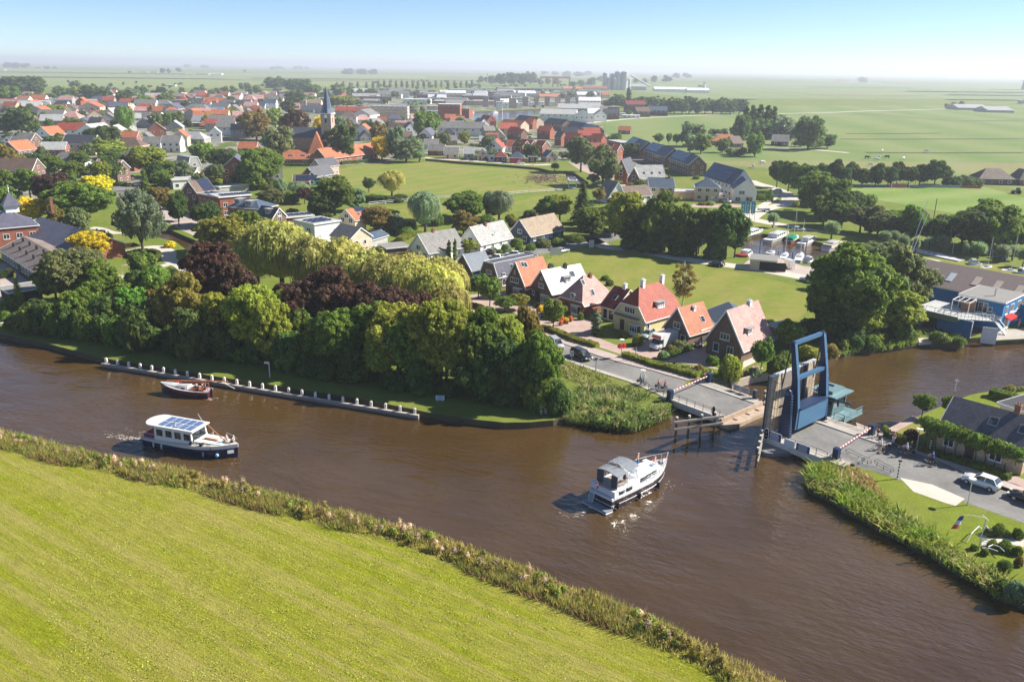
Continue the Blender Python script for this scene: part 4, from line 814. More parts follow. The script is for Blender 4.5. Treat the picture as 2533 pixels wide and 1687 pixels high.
house('e1',(893,500),(1128,577),'f','br','wh',2.8,(1015,322),(1448,225),win=[('F',.5,3.2,1.8,1.,4),('F',.5,5.0,.6,.6,1),('F',.12,1.1,.8,1.,1),('D',.32,.1,1.1,2.2,1),('Y',.72,.5,2.2,1.4,3),('R',.4,.9,.9,1.3,1)],dorm=(('R',5.4,.28,1.7,1.3),),chim=((3.6,6.5,.7,(.05,.05,.05)),),sky=(('R',7.5,.6,1.2,1.3),),label='brown brick gabled house under a white tiled roof with small dormer')
house('e1',(1218,628),(1490,703),'half','rb','pk',2.7,(1457,372),(1600,335),hr=7.4,D=9.2,clip=.06,win=[('F',.55,3.4,1.3,1.,3),('D',.3,.1,1.,2.1,1),('Y',.72,.5,2.3,1.5,3)],sky=(('R',2.4,.75),('R',3.8,.3,.8,1.3)),chim=((3.6,5.2,.5),),label='brick house with steep hipped roof, dark red front and pale pink side')
r_,W_,D_,hw_,hr_=house('e2',(178,570),(500,663),'half','cr','rd',3.4,(440,300),(600,250),hr=8.6,D=11,clip=.42,wm='paint',win=[('F',.5,3.9,2.6,1.2,4),('D',.27,.2,1.,2.1,1),('Y',.72,.7,2.4,1.3,3),('R',.1,1.,.8,1.5,1)],dorm=(('R',5.6,.2,2.2,1.3),),chim=((3.7,3.4,1.3,WHT),(3.7,9.2,1.3,WHT)),label='cream plastered villa with orange-red half-hipped roof and two white chimneys',name='villa')
q=MB();q.box((W_*.45,-.45,3.25),(W_*.8,.9,.12));q.build('porch_roof','matte',r_,(.2,.22,.2))
house('e2',(32,497),(188,540),'s','cr','dr',2.8,(240,300),D=8,hr=6.0,wm='paint',win=[('F',.3,.2,1.2,2.1,1),('F',.72,.2,1.4,2.1,1)],sky=(('F',2.,.45),),chim=((2.6,4,.9,WHT),),label='low cream side wing with dark red roof and arched doorway left of the cream villa',door=False)
house('e2',(713,725),(975,806),'f','br','or',2.8,(870,532),(1122,455),win=[('F',.5,3.1,1.6,1.2,2),('F',.15,.9,1.2,1.3,1),('F',.45,.9,1.2,1.5,1),('F',.78,.9,1.2,1.3,1)],chim=((3.4,3.8,.5,(.6,.6,.6)),),sky=(('R',5,.35),),label='small brick house with bright orange tiled roof behind the parked camper')
house('e2',(1105,775),(1275,720),'flat','rb','gr',2.6,D=5,win=None,door=False,label='flat roofed brick garage between the orange roofed house and the pink roofed house',name='garage',cat='garage')
house('e2',(1178,560),(1275,690),'s','br','bg',2.9,D=8,hr=4.6,win=None,rm='matte',label='low annex with dark grey felt roof behind the orange roofed house',name='annex')
house('e2',(1172,852),(1550,955),'f','br','pk',2.8,(1398,562),(1712,450),win=[('F',.5,3.3,1.9,1.2,3),('F',.28,.8,1.2,1.6,1),('F',.68,.8,1.3,1.6,2)],dorm=(('R',3.4,.22,1.5,1.2),),chim=((3.6,7,.6,(.6,.6,.6)),),label='brown brick gabled house with pale pink tiled roof nearest the open bridge',over=.5)
house('e2',(1840,720),(1900,740),'flat','lg' if 0 else 'gr','lg',2.6,D=4,win=None,door=False,label='glass veranda behind the pink roofed house',name='veranda',cat='veranda')
# ---- detached houses along the back road
house('d3',(240,915),(430,962),'f','wh','gr',2.6,(330,785),(680,730),chim=((4,5,.7),),label='bungalow with grey roof and two slim cypresses in its front garden',wm='paint')
house('d3',(738,845),(935,880),'f','wh','lg',2.6,(835,714),(1150,660),chim=((4,6,.7),),label='bungalow with light grey roof, middle one of the three along the back road',wm='paint')
house('d3',(1215,765),(1418,800),'f','db','tn',2.6,(1322,645),(1645,590),chim=((3.5,8,1.),),label='bungalow with mossy tan roof and dark blue gable by the road bend',wm='paint')
house('d3',(30,925),(240,905),'flat','br','gr',2.6,D=6,win=None,label='low flat roofed garage beside the bungalow with the cypresses',name='garage',cat='garage')
house('d2',(1826,832),(2036,797),'f','be','gr',5.2,(1930,722),(1738,690),win=[('F',.3,3.3,1.,1.2,1),('F',.68,3.3,.9,1.2,1),('Y',.45,.4,2.6,1.6,4),('L',.3,3.2,1.8,1.,3)],label='beige brick two-storey house with grey roof behind the willows')
house('d2',(1480,692),(1725,656),'flat','wh','lg',6.,D=9.5,win=[('F',.8,3.,.9,1.2,1),('L',.3,3.2,1.8,1.6,2),('L',.75,3.2,1.8,1.6,2),('L',.5,.4,3.,1.8,3)],wm='paint',solar=(('F',1.2,2,4,3),),label='white cube house with solar panels on its flat roof')
house('d2',(1715,622),(1872,645),'f','be','or',4.6,(1790,545),(1897,507),sky=(('R',3,.4),),label='house with orange roof and beige gable beside the white cube house',solar=(('R',5,.8,4,1),))
house('d2',(2020,840),(2190,790),'s','gr','bg',2.6,D=5,hr=3.8,rm='slate',win=None,label='low grey shed beside the beige brick house',name='shed',cat='shed')
house('d2',(1078,622),(1204,600),'f','br','bk',5.,(1135,532),(972,486),label='house with steep black roof and white gable boards behind the yellow-green trees',rm='slate',dorm=(('L',3,.25,2,1.5),))
house('d2',(1145,632),(1470,605),'flat','br','lg',3.,D=7,solar=(('F',1.5,2,6,2),),label='flat roofed extension covered with tilted solar panels',win=None)
house('d2',(640,515),(945,540),'h','rb','bg',5.6,(740,435),D=9,rm='slate',dorm=(('F',7.,.2,2.2,1.6),('F',2.5,.3,1.8,1.6)),label='red brick house with slate hipped roof and white dormers on the canal street')
house('d2',(560,430),(860,405),'flat','rb','lg',6.6,D=9,solar=(('F',2,2,6,2),),label='tall red brick terrace with flat roof full of solar panels')
house('d2',(350,390),(560,430),'flat','rb','gr',6.2,D=9,solar=(('F',2,2,5,2),),label='dark red brick corner house with stepped flat roof')
house('d2',(190,380),(340,400),'f','br','br',5.4,(255,270),(440,262),solar=(('R',6,.55,5,3),),label='steep brown roofed house with black solar panels on the canal street',dorm=())
house('d2',(105,262),(430,245),'flat','wh','lg',3.6,D=9,wm='paint',label='long white flat roofed building behind the canal street houses')
house('d2',(0,155),(235,157),'h','wh','sl',3.4,(100,70),D=9,rm='slate',wm='paint',sky=(('F',5,.4),),label='white house with black hipped roof and rooflight by the town road')
house('d2',(255,130),(385,120),'man','gr','lg',3.,hr=7,D=12,wm='paint',label='grey barrel shaped house beside the black hipped roof')
house('d2',(395,160),(580,158),'h','rb','bg',2.8,(500,100),D=8,rm='slate',label='small red brick bungalow with grey hipped roof by the blue car')
house('d2',(560,330),(845,300),'flat','gr','lg',2.6,D=4.5,win=None,wm='paint',label='long white carport roof behind the canal street terrace',name='carport',cat='carport',door=False)
house('d2',(690,258),(850,262),'flat','bk','lg',2.5,D=4,win=None,wm='paint',label='dark garden shed with flat roof below the tall broadleaf tree',name='shed',cat='shed',door=False)
house('d2',(1440,125),(1540,135),'f','pk','bk',4.8,(1475,60),(1360,42),rm='slate',sky=(('L',3,.5),('L',5,.5)),label='pink brick house with black roof and rooflights beside the green field')
house('d2',(1365,215),(1450,240),'f','rb','bk',3.6,(1405,135),(1330,130),rm='slate',label='black roofed house with white gable boards in the cluster by the field')
house('d2',(1400,240),(1515,235),'f',(.03,.2,.17),'bk',3.2,(1445,180),(1380,190),rm='slate',label='house with teal gable and black roof in the cluster by the field')
house('d2',(1270,275),(1425,275),'s','br','br',2.6,D=7,hr=5,solar=(('F',5.5,.5,8,2),),label='low brown barn with glassy solar roof in the cluster by the field')
house('d2',(1510,240),(1640,245),'flat',(.10,.13,.16),'gr',4.2,D=6,wm='paint',label='blue-grey flat roofed building in the cluster by the field')
# ---- almshouse block at the far left
house('d1',(0,850),(408,1110),'s','br',(.27,.215,.185),3.0,(575,970),D=11.5,label='long brown brick almshouse row with grey-brown roof and black vents',dorm=(),name='almshouse')
ah=HS[-1][0];ar=[c for c in ah.children if c.name.startswith('roof')][0]
for i in range(6):
    for v_ in (.42,.8):
        vs=[v.co for v in ar.data.vertices][:4];e0,e1,r1_,r0_=vs;t_=(i+.7)/6.2;p_=e0.lerp(e1,t_).lerp(r0_.lerp(r1_,t_),v_);q=MB();q.box(p_+Vector((0,0,.45)),(.35,.35,.9));q.box(p_+Vector((.5,0,.3)),(.3,.3,.6));q.build('roof_vent','rubber',ar)
house('d1',(150,700),(665,872),'s','rb','sl',3.4,D=14,hr=7.0,rm='slate',label='slate roofed hall with a row of white gutter ends behind the almshouse row',name='hall',win=None)
r_,W_,D_,hw_,hr_=house('d1',(-150,660),(365,615),'h','rb','sl',6.5,(150,470),D=13,rm='slate',chim=((16.5,2,3.5),),label='brick mansion with slate roof and pointed cupola at the left edge',name='mansion')
q=MB();cx,cy=W_*.62,D_*.5;q.box((cx,cy,hr_+.3),(3.2,3.2,1.8));q.build('cupola','paint',r_,WHT)
q=MB();q.loft([[(cx+sx*2.2,cy+sy*2.2,hr_+1.2) for sx,sy in((-1,-1),(1,-1),(1,1),(-1,1))],[(cx+sx*.1,cy+sy*.1,hr_+4.6) for sx,sy in((-1,-1),(1,-1),(1,1),(-1,1))]]);q.build('cupola_roof','slate',r_,RC['sl'])
q=MB();q.cyl((cx,cy,hr_+4.5),.09,2.,6,.04);q.ball((cx,cy,hr_+5.6),.22,8);q.box((cx,cy,hr_+6.4),(.6,.06,.1));q.build('finial','paint',r_,WHT)
house('d1',(0,1225),(95,1280),'flat','bk','gr',2.5,D=6,win=None,label='dark flat roofed shed with white edging beside the almshouse row',name='shed',cat='shed',door=False)
# ---- houses around the road bend (right of centre)
house('d4',(948,215),(1222,300),'s','wh','bg',5.4,(1335,165),(1425,285),solar=(('F',11,.5,22,4),),sky=(('F',3,.25),('F',6,.25),('F',7.5,.25),('F',12,.25),('F',14,.25),('F',18,.25)),rm='slate',wm='paint',label='long terrace with huge dark blue solar roof by the bend')
house('d4',(1240,345),(1460,352),'f','wh','bg',5.,(1375,262),(1320,250),rm='slate',wm='paint',win=[('F',.35,3.,2.2,1.4,2),('F',.2,.4,2.,1.6,2),('F',.7,.4,2.6,1.8,2)],label='white gabled house with dark solar roof behind the three banners')
house('d4',(868,328),(1100,336),'h','be','bg',5.2,(985,236),D=9,rm='slate',label='beige brick house with pyramid shaped grey roof')
house('d4',(418,325),(662,328),'s','be','bg',5.2,(655,215),D=9,hr=8.2,rm='slate',chim=((8.2,4.5,.7),),label='beige brick two-storey house with blue-grey saddle roof')
house('d4',(662,372),(870,376),'flat','be','lg',2.6,D=7,win=None,label='flat roofed garages between the two beige brick houses',name='garage',cat='garage')
house('d4',(205,245),(322,250),'f','rb','lg',5.,(245,105),None,hr=9.5,D=9,label='steep red brick gable left of the light grey roof')
house('d4',(322,248),(575,245),'s','wh','lg',5.,D=10,hr=10.,sky=(('F',2.5,.4),('F',6,.4),('F',9.5,.4)),wm='paint',label='house with big light grey roof and three rooflights')
house('d4',(80,185),(205,195),'f','or_' if 0 else 'rb','bk',4.8,(160,62),(60,42),rm='slate',label='orange-red brick gabled house behind the two lollipop trees')
house('d4',(18,432),(195,420),'f','wh','gr',2.2,(95,290),(130,275),hr=7.8,D=9,wm='paint',label='white A-frame house in front of the two lollipop trees')
house('d4',(200,420),(440,400),'s','wh','br',2.8,D=8,hr=6.,wm='paint',label='low house with dark brown roof behind the belt of tall trees')
house('d4',(440,480),(345,400),'s','wh','wh',2.5,D=3,hr=3,wm='paint',label='small white gable end poking over the belt of trees',name='garage',cat='garage') if 0 else None
# ---- new terraces
ST=dict(rm='slate')
house('c3',(1678,958),(1857,1020),'s','br','bg',5.6,(1945,945),(2018,1010),solar=(('F',11,.5,20,3),),label='brown brick terrace with full solar roof, nearest of the three long solar terraces',**ST)
house('c3',(1448,886),(1640,950),'s','br','bg',5.6,D=9.5,hr=9.6,solar=(('F',11,.5,20,3),),label='brown brick terrace with solar roof, middle of the three long solar terraces',**ST)
house('c3',(1275,830),(1412,880),'s','br','bg',5.6,D=9.5,hr=9.6,solar=(('F',8,.5,15,3),),label='brown brick terrace with solar roof, farthest of the three long solar terraces',**ST)
house('c3',(872,694),(965,715),'s','rb','lg',5.4,D=10,hr=9,solar=(('F',5,.5,9,3),),label='red brick terrace end with pale solar roof facing the green field',**ST)
house('c3',(742,668),(868,692),'s','br','bk',5.4,D=10,hr=9,label='dark roofed terrace left of the pale solar roof terrace',**ST)
house('c3',(535,640),(700,658),'s','br','bk',5.4,D=10,hr=9,label='black roofed terrace, second row from the harbour',**ST)
house('c3',(270,612),(450,632),'s','be','bk',5.4,D=10,hr=9,label='black roofed beige terrace right beside the harbour sheds',**ST)
house('c3',(135,648),(325,664),'s','be','or',5.4,D=9,hr=8.6,label='orange roofed beige terrace near the harbour')
house('c3',(1115,800),(1240,825),'flat','br','lg',5,D=8,label='flat roofed brown block left of the solar terraces')
def fh(c,x,y,wpx,kind='s',rc='gr',wc='wh',ang=-12,fl=1,dw=1.25,lab=None,**k):
    p=P(c,x,y);D=pj(p)[2];W=wpx/CR[c][2]*D/F;hw=2.9*fl;a=math.radians(ang);v=Vector((math.cos(a),math.sin(a),0))
    A=p-v*W/2;Bq=p+v*W/2
    def inv(q):
        X,Y,_=pj(Vector((q.x,q.y,hw)));return X,Y
    k.setdefault('rm','roof' if rc in('or','rd','dr','br','pk','gr','tn') else 'slate')
    dd=k.pop('D',None) or (W*dw if kind in('f','man') else max(7.,min(10,W*.7)))
    hr=k.pop('hr',None) or hw+(min(W,10)*.45 if kind=='f' else min(dd,10)*.42)
    return house('p',inv(A),inv(Bq),kind,wc,rc,hw,hr=hr,D=dd,label=lab,wm='paint' if wc in('wh','gr','cr') else 'brick',**k)
for ln in '''c3 240 800 100 s rd rb -40 2;c3 290 950 130 s rd rb -42 2;c3 350 940 150 s rd rb -42 2;c3 480 950 100 s rd rb -42 2;c3 530 790 130 s rd rb -30 2;c3 610 1000 110 f bg pk 20 1;c3 290 820 90 s rd br -40 2;c3 660 850 70 s bk rb -35 2;c3 780 870 150 s rd rb -38 2;c3 1000 880 120 s rd rb -35 2;c3 60 840 100 s bk br 5 1;c3 55 690 90 s dr rb 15 2;c3 215 850 80 flat br br 0 1;c3 1170 990 60 s rd rb -35 2;c3 400 700 70 s rd rb -30 2
c3 140 1000 110 h dr db 0 1;c3 290 1010 130 h bg dr2 0 1;c3 60 990 60 flat wh wh 0 1;c3 430 1005 70 flat bk bk 0 1
c2 1760 940 150 s gr rb -5 1;c2 1900 970 130 s gr be 0 1;c2 2060 970 90 s lg gr 0 1;c2 2190 985 110 f gr be 0 1;c2 1720 880 130 s gr wh 5 1;c2 1850 830 100 s br wh 10 1;c2 2270 860 90 h bk br 5 1;c2 2180 850 50 s lg wh 5 1;c2 1990 765 430 s gr wh 0 2;c2 2200 720 100 f gr wh 30 2;c2 2260 690 100 f dr rb 35 2;c2 1960 690 130 s or wh 10 2;c2 1890 660 100 s or rb 0 2;c2 1540 760 100 f bk wh 20 2;c2 1820 690 70 s or wh 0 1
c2 1270 650 110 s or wh -10 1;c2 1090 800 150 f or wh 0 2;c2 1130 810 110 f gr gr 20 1;c2 650 510 130 s tn be 0 2;c2 660 500 60 f or be 0 2;c2 300 460 130 s gr be 0 1;c2 80 460 100 s gr gr 5 1;c2 150 510 110 s bg wh -5 1;c2 250 510 110 s bg wh 0 2;c2 60 540 110 s rd wh 0 1;c2 30 490 70 s pk wh 0 1;c2 480 510 70 s pk rb 0 1;c2 590 550 120 s bg gr 0 1;c2 700 560 90 s sl gr 0 2
c2 40 420 60 s rd rb 0 1;c2 180 400 60 s rd wh 0 1;c2 390 420 60 s gr wh 0 1;c2 100 560 80 s rd be 0 1''' .replace('\n',';').split(';'):
    a=ln.split()
    wc=a[6];lab=None
    if a[0]=='c3' and a[5:7]==['dr','db']: lab='dark blue wooden cottage on the quay beside the bright red one'
    if wc=='dr2': wc=(.5,.03,.03);lab='bright red wooden cottage on the quay with grey hipped roof'
    fh(a[0],float(a[1]),float(a[2]),float(a[3]),a[4],a[5],wc,float(a[7]),int(a[8]),lab=lab)
# red tiled school with its steep tower roof
house('c2',(380,965),(600,965),'s','rb','or',3.6,D=9,hr=7.2,over=.6,sky=(('F',3,.3,2.2,1.),('F',9,.3,2.2,1.)),label='left wing of the red tiled school with white window bands',name='school',cat='school')
house('c2',(590,965),(760,965),'h','rb','or',3.4,(625,785),D=14,hr=16,over=.6,label='steep orange tiled tower roof in the middle of the school',name='school_tower',cat='school')
house('c2',(760,965),(1245,905),'s','rb','or',3.8,D=10,hr=8.2,over=.6,dorm=(('F',13,.35,2.2,1.2),('F',20,.35,2.2,1.2)),label='long right wing of the red tiled school with three white dormers',name='school',cat='school')
house('c2',(0,950),(230,945),'s','rb','or',3.4,D=9,hr=6.8,label='far left wing of the red tiled school behind the trees',name='school',cat='school')
# church with needle spire
p=P('c2',790,905);pr=thing('church','brick church tower with slender blue-grey needle spire','church',p,R_(-8));s_=pj(p)[2]/F/3.68
tw=95*s_;hT=hts(p,130+560/3.68);hS=hts(p,130+290/3.68);q=MB();q.box((0,0,(hT)/2),(tw,tw,hT));q.build('tower','brick',pr,(.42,.30,.24))
q=MB();q.box((0,0,hT+.25),(tw+1,tw+1,.5));q.build('cornice','paint',pr,WHT)
q=MB();k=tw*.62
q.loft([[(k*math.cos(a*math.pi/4+.39),k*math.sin(a*math.pi/4+.39),hT+.5) for a in range(8)],[(k*.72*math.cos(a*math.pi/4+.39),k*.72*math.sin(a*math.pi/4+.39),hT+3.2) for a in range(8)],[(.12*math.cos(a*math.pi/4+.39),.12*math.sin(a*math.pi/4+.39),hS-1.5) for a in range(8)]]);q.build('spire','slate',pr,(.09,.13,.19))
q=MB();q.cyl((0,0,hS-1.6),.1,2.2,6);q.ball((0,0,hS-.9),.4);q.build('weathercock','metal',pr,(.6,.5,.2))
for s2_ in (0,1):
    o=ob('belfry_window',winmesh(1.3,2.8,2)[2],pr,(.2,.2,.2),(0,-tw/2,hT-5) if not s2_ else (tw/2,0,hT-5),0 if not s2_ else math.pi/2)
q=MB();q.v=[];q.cyl((0,0,0),1.,.15,20);ck=q.build('clock','paint',pr,(.9,.9,.85),loc=(0,-tw/2-.02,hT-1.4));ck.rotation_euler=(math.pi/2,0,0)
q=MB();L=24.
q.box((-tw/2-L/2,2,4),(L,12,8));q.build('nave_wall','brick',pr,(.30,.17,.12));q=MB();q.loft([[(-tw/2,-4.6,7.9),(-tw/2,8.6,7.9),(-tw/2,2,13.5)],[(-tw/2-L,-4.6,7.9),(-tw/2-L,8.6,7.9),(-tw/2-L+5,2,13.5)]]);q.build('nave_roof','slate',pr,(.09,.10,.12))
# town further left, one by one
LT='''c1 40 480 100 s or wh 5 1;c1 210 480 110 s or wh 0 2;c1 350 470 130 s or wh 0 2;c1 480 470 150 flat lg wh 0 2;c1 600 480 120 s pk gr 0 2;c1 740 500 90 f or rb 10 2;c1 900 480 170 h sl gr 0 2;c1 960 530 100 flat gr be 0 2;c1 640 580 110 f br be 20 2;c1 780 620 90 f tn be 30 2;c1 880 640 120 f br be 25 2;c1 990 680 150 f gr gr 20 2;c1 460 640 240 s gr wh 0 2;c1 150 800 300 flat lg wh 0 1;c1 400 840 160 f or wh -12 2;c1 640 790 260 s rd wh -3 2;c1 720 680 130 s pk wh -5 1;c1 200 900 210 s gr br -10 2;c1 720 930 290 s bk yb -3 2;c1 430 960 190 s bg wh -18 1;c1 1180 860 150 s or rb 0 2;c1 1330 840 130 f gr gr 10 1;c1 1440 790 150 f pk rb 25 2;c1 1590 720 140 f lg gr 15 1;c1 1700 830 330 h lg gr -5 1;c1 1640 860 130 f or be 10 2;c1 1560 910 170 s gr wh 0 2;c1 1380 870 170 s gr wh 0 1;c1 1190 1080 100 f bk rb -25 2;c1 2010 700 230 s gr br 0 2;c1 1890 700 120 s or rb 0 1;c1 1740 680 220 flat lg dr3 0 1;c1 2160 660 80 s or rb 0 1;c1 1950 570 160 s bl gr 0 1;c1 1810 570 160 h gr gr 0 2;c1 2110 570 80 s rd rb 0 1;c1 2280 540 120 s pk wh 0 2;c1 1630 510 110 flat lg pk 0 3;c1 1480 520 150 h gr gr 0 2;c1 1320 520 200 s gr wh 0 2;c1 1420 560 140 s or rb 0 1;c1 1540 540 80 s or rb 0 1;c1 1280 560 110 s pk rb 10 1;c1 1900 490 140 s or rb 0 2;c1 2020 470 110 s or rb 0 1;c1 1740 420 80 s pk rb 0 1;c1 1420 430 90 s rd rb 0 1;c1 1860 390 80 s pk wh 0 1;c1 2040 400 80 s rd wh 0 1;c1 2160 400 80 flat gr wh 0 1;c1 1960 420 60 s or wh 0 1;c1 2240 480 90 s gr wh 0 1;c1 2290 450 80 s gr wh 0 1;c1 1550 310 90 flat wh wh 0 1;c1 1010 340 70 flat lg gr 0 1;c1 740 430 60 flat lg bk 0 2;c1 1760 590 110 s gr gr -10 2;c1 2050 760 170 s gr wh 0 2;c1 1960 820 110 f lg wh 15 2;c1 2250 920 170 s or rb 0 1;c1 1580 640 90 s rd rb 0 1;c1 1700 580 80 s rd br 10 1;c1 380 500 60 s gr wh 0 1;c1 30 620 90 s gr wh 0 1;c1 70 860 90 f bk wh 10 1;c1 830 1120 110 f lg gr 0 1;c1 230 1040 80 s bg bg2 0 1'''
for ln in LT.split(';'):
    a=ln.split();wc={'dr3':(.25,.02,.05),'bg2':(.2,.3,.35)}.get(a[6],a[6]);kw={}
    fh(a[0],float(a[1]),float(a[2]),float(a[3]),a[4],a[5],wc,float(a[7]),int(a[8]))
# industry, harbour blocks and apartments
IN='''c2 1880 620 200 flat wh rb -4 5 12;c2 2020 600 90 flat gr rb -20 3 10;c2 1330 610 340 flat lg be -2 4 14;c2 1000 590 310 s rd pk 0 2 9;c2 1160 640 60 flat rd pk 0 1 6;c2 1430 500 180 flat lg be 0 1 16;c2 1370 420 150 flat lg wh 0 2 18;c2 1590 470 240 flat wh wh 0 2 20;c2 1140 460 150 flat lg gr 0 1 16;c2 1190 430 70 flat gr wh 0 2 10;c2 1750 400 210 flat wh wh 0 2 22;c2 1690 440 200 flat gr bk 0 1 20;c2 1940 440 210 flat lg gr 0 1 22;c2 1810 460 130 flat wh wh 0 1 18;c2 2060 400 130 flat wh wh 0 1 22;c2 2010 350 260 flat lg gr 0 1 30;c2 2260 400 190 flat bk bk 0 1 26;c2 2220 340 260 flat lg wh 0 1 30;c2 2150 460 300 flat lg bk 0 1 20;c2 1740 540 130 flat lg be 0 2 14;c2 1730 560 130 flat lg wh 0 1 10;c2 1310 340 150 flat lg wh 0 1 18
c3 130 520 60 flat wh wh 0 3 8;c3 250 510 70 flat gr pk 0 4 8;c3 110 500 55 flat gr pk 0 4 8;c3 5 500 50 flat gr pk 0 4 8;c3 365 490 50 flat gr pk 0 4 8;c3 465 485 45 flat gr pk 0 4 8;c3 565 485 45 flat gr pk 0 4 8;c3 660 490 50 flat gr pk 0 4 8;c3 750 480 45 flat gr pk 0 4 8;c3 840 470 40 flat gr pk 0 4 8;c3 175 510 60 flat wh wh 0 2 8;c3 310 505 55 flat wh wh 0 2 8;c3 420 500 50 flat wh wh 0 2 8;c3 510 495 45 flat wh wh 0 2 8;c3 610 492 45 flat wh wh 0 2 8;c3 705 488 45 flat wh wh 0 2 8;c3 800 480 45 flat wh wh 0 2 8;c3 950 480 200 s wh wh -4 2 26;c3 660 620 330 s lg wh -8 2 30;c3 850 560 380 s lg gr -4 2 30;c3 900 640 180 f lg wh 0 2 20;c3 1050 630 110 f lg wh 0 2 20;c3 990 610 110 s wh wh 0 2 16;c3 950 540 200 s lg wh -4 2 20;c3 1120 545 200 flat gr bk -3 2 20;c3 1060 560 110 s gr br 0 1 12;c3 1150 610 140 s bk br 0 2 12;c3 1230 580 100 flat lg wh 0 1 12;c3 1330 600 160 flat wh wh 0 1 9;c3 1440 590 130 s br br 10 2 12;c3 1370 545 180 s dr br 5 3 14;c3 1580 580 160 s bg bk 0 2 12;c3 1100 420 70 s or be 10 2 10;c3 1000 395 90 flat lg gr 0 2 14;c3 60 380 340 flat bk bk 0 1 40;c3 330 350 280 flat lg gr 0 1 40;c3 560 345 310 flat bg gr 0 1 50;c3 180 360 100 flat wh wh 0 1 24;c3 400 400 200 flat bg gr 0 1 26;c3 600 385 120 flat wh wh 0 1 26;c3 480 375 120 flat lg wh 0 1 26;c3 90 440 220 flat gr bk 0 2 16;c3 300 440 120 flat gr bk 0 1 16;c3 150 310 140 flat lg wh 0 1 30;c3 700 410 90 flat wh wh 0 1 20;c3 800 440 80 flat lg wh 0 1 18
c3 1370 345 190 s lg gr -8 3 40;c3 1690 360 300 s wh wh -4 2 60;c3 1940 370 200 s wh wh -4 2 60;c3 430 215 60 s or rb 0 1 20;c3 960 300 100 s or wh 0 1 20;c3 2200 850 280 h or rb -6 1 14;c3 2300 870 110 s br br 20 1 10
c4 410 745 130 s gr bk -20 1 12;c4 450 750 40 flat bk bk -20 1 10;c4 1950 460 230 s lg gr -6 1 50;c4 2170 480 200 s lg gr -6 1 50;c4 2130 1055 270 h br br -3 1 10;c4 2360 1060 90 h br br -3 1 10;c4 920 225 100 s or rb 0 1 20;c4 2340 410 30 flat wh gr 0 2 9
c1 1840 205 110 s gr gr 0 1 30;c1 1960 205 110 s lg wh 0 1 30;c1 1640 200 100 flat lg wh 0 1 24;c1 345 145 50 s or rb 0 2 20;c1 20 165 40 flat wh wh 0 1 20;c1 1300 190 80 s gr gr 0 1 20;c1 1400 190 60 s gr gr 0 1 20;c1 980 340 120 flat lg wh 0 1 10'''
for ln in IN.replace('\n',';').split(';'):
    a=ln.split();fh(a[0],float(a[1]),float(a[2]),float(a[3]),a[4],a[5],a[6],float(a[7]),int(a[8]),D=float(a[9]),cat='building' if a[4]=='flat' else 'house',name='building' if a[4]=='flat' else 'house')
# ================================================================ LIFT BRIDGE
BA=R_(-49);EX=Vector((math.cos(BA),math.sin(BA),0));EY=Vector((-EX.y,EX.x,0));BO=P('e4',1110,715,.3);BO.z=0
def U(u,v,z=0): return BO+EX*u+EY*v+Vector((0,0,z))
NAVY=(.008,.022,.07);BLUE=(.010,.032,.095);LBL=(.055,.14,.26);TEAL=(.07,.15,.17);TEALR=(.16,.27,.29)
RED=(.6,.05,.04)
br_=thing('lift_bridge','dark blue lift bridge with raised leaf over the river gap','bridge',U(0,0),BA)
def bx(b,u0,u1,v0,v1,z0,z1,mi=0): b.box(((u0+u1)/2,(v0+v1)/2,(z0+z1)/2),(u1-u0,v1-v0,z1-z0),mi=mi)
b=MB();bx(b,-11,0,.9,8.35,-.25,.28);b.build('left_roadway','asphalt',br_)
b=MB();bx(b,-11,0,-.4,.86,-.3,.36);bx(b,-11,0,8.39,10.5,-.3,.38);bx(b,-11.0,-.02,-.4,-.36,-.55,.34) if 0 else None;b.build('left_walkway','concrete',br_)
b=MB();bx(b,-11,0,-.44,-.40,-.55,.40);bx(b,-11,0,8.33,8.385,.2,.40);bx(b,-11,0,.865,.92,.2,.38);b.build('left_kerb','paint',br_,(.62,.6,.56))
b=MB();bx(b,-.6,0,-.4,10.5,-1.6,-.31);bx(b,-11,-9.8,-.3,10.4,-1.6,-.31);bx(b,.004,.35,-.2,10.3,-1.5,.2);
b.prism([(.36,-.6),(1.7,-.2),(2.1,1.),(2.1,9.2),(1.5,10.3),(.36,10.4)],-1.5,-.45);b.prism([(-.6,-3.4),(.4,-3.2),(1.0,-2.),(1.0,-.7),(-.6,-.5)],-1.5,-.62) if 0 else None
b.build('left_abutment','rustcon',br_)
b=MB()
for v in (2.4,5.6,8.): bx(b,.5,1.2,v,v+.5,-.44,-.3)
b.build('bearing_block','rustcon',br_)
b=MB();bx(b,8.,20.,.9,9.2,-.25,.28);b.build('right_roadway','asphalt',br_)
b=MB();bx(b,7.9,19.5,-.9,.86,-.4,.36);bx(b,8,20.,9.24,12.3,-.4,.37);b.build('right_walkway','concrete',br_)
b=MB();bx(b,8,19.5,-.96,-.905,-.6,.40);bx(b,8,20,9.18,9.235,.2,.42);bx(b,8,19.5,.865,.92,.2,.40);b.build('right_kerb','paint',br_,(.66,.64,.60))
b=MB()
b.prism([(8.1,-.4),(7.7,-1.),(7.9,-2.6),(8.8,-3.6),(10.,-3.7),(11.,-3.),(11.8,-1.4),(12,-.4),(12,12),(8.1,12)],-1.6,-.42)
b.build('pier','paint',br_,(.22,.22,.23));b=MB();b.prism([(7.5,-1.2),(7.8,-2.8),(8.8,-3.9),(10.2,-3.9),(11.2,-3.1),(11.6,-2.),(10,-1.6)],-1.6,-.8);b.build('pier_nose','paint',br_,(.12,.12,.125))
b=MB();bx(b,17.6,19.4,-.9,12,-1.7,-.41);b.build('right_abutment','concrete',br_)
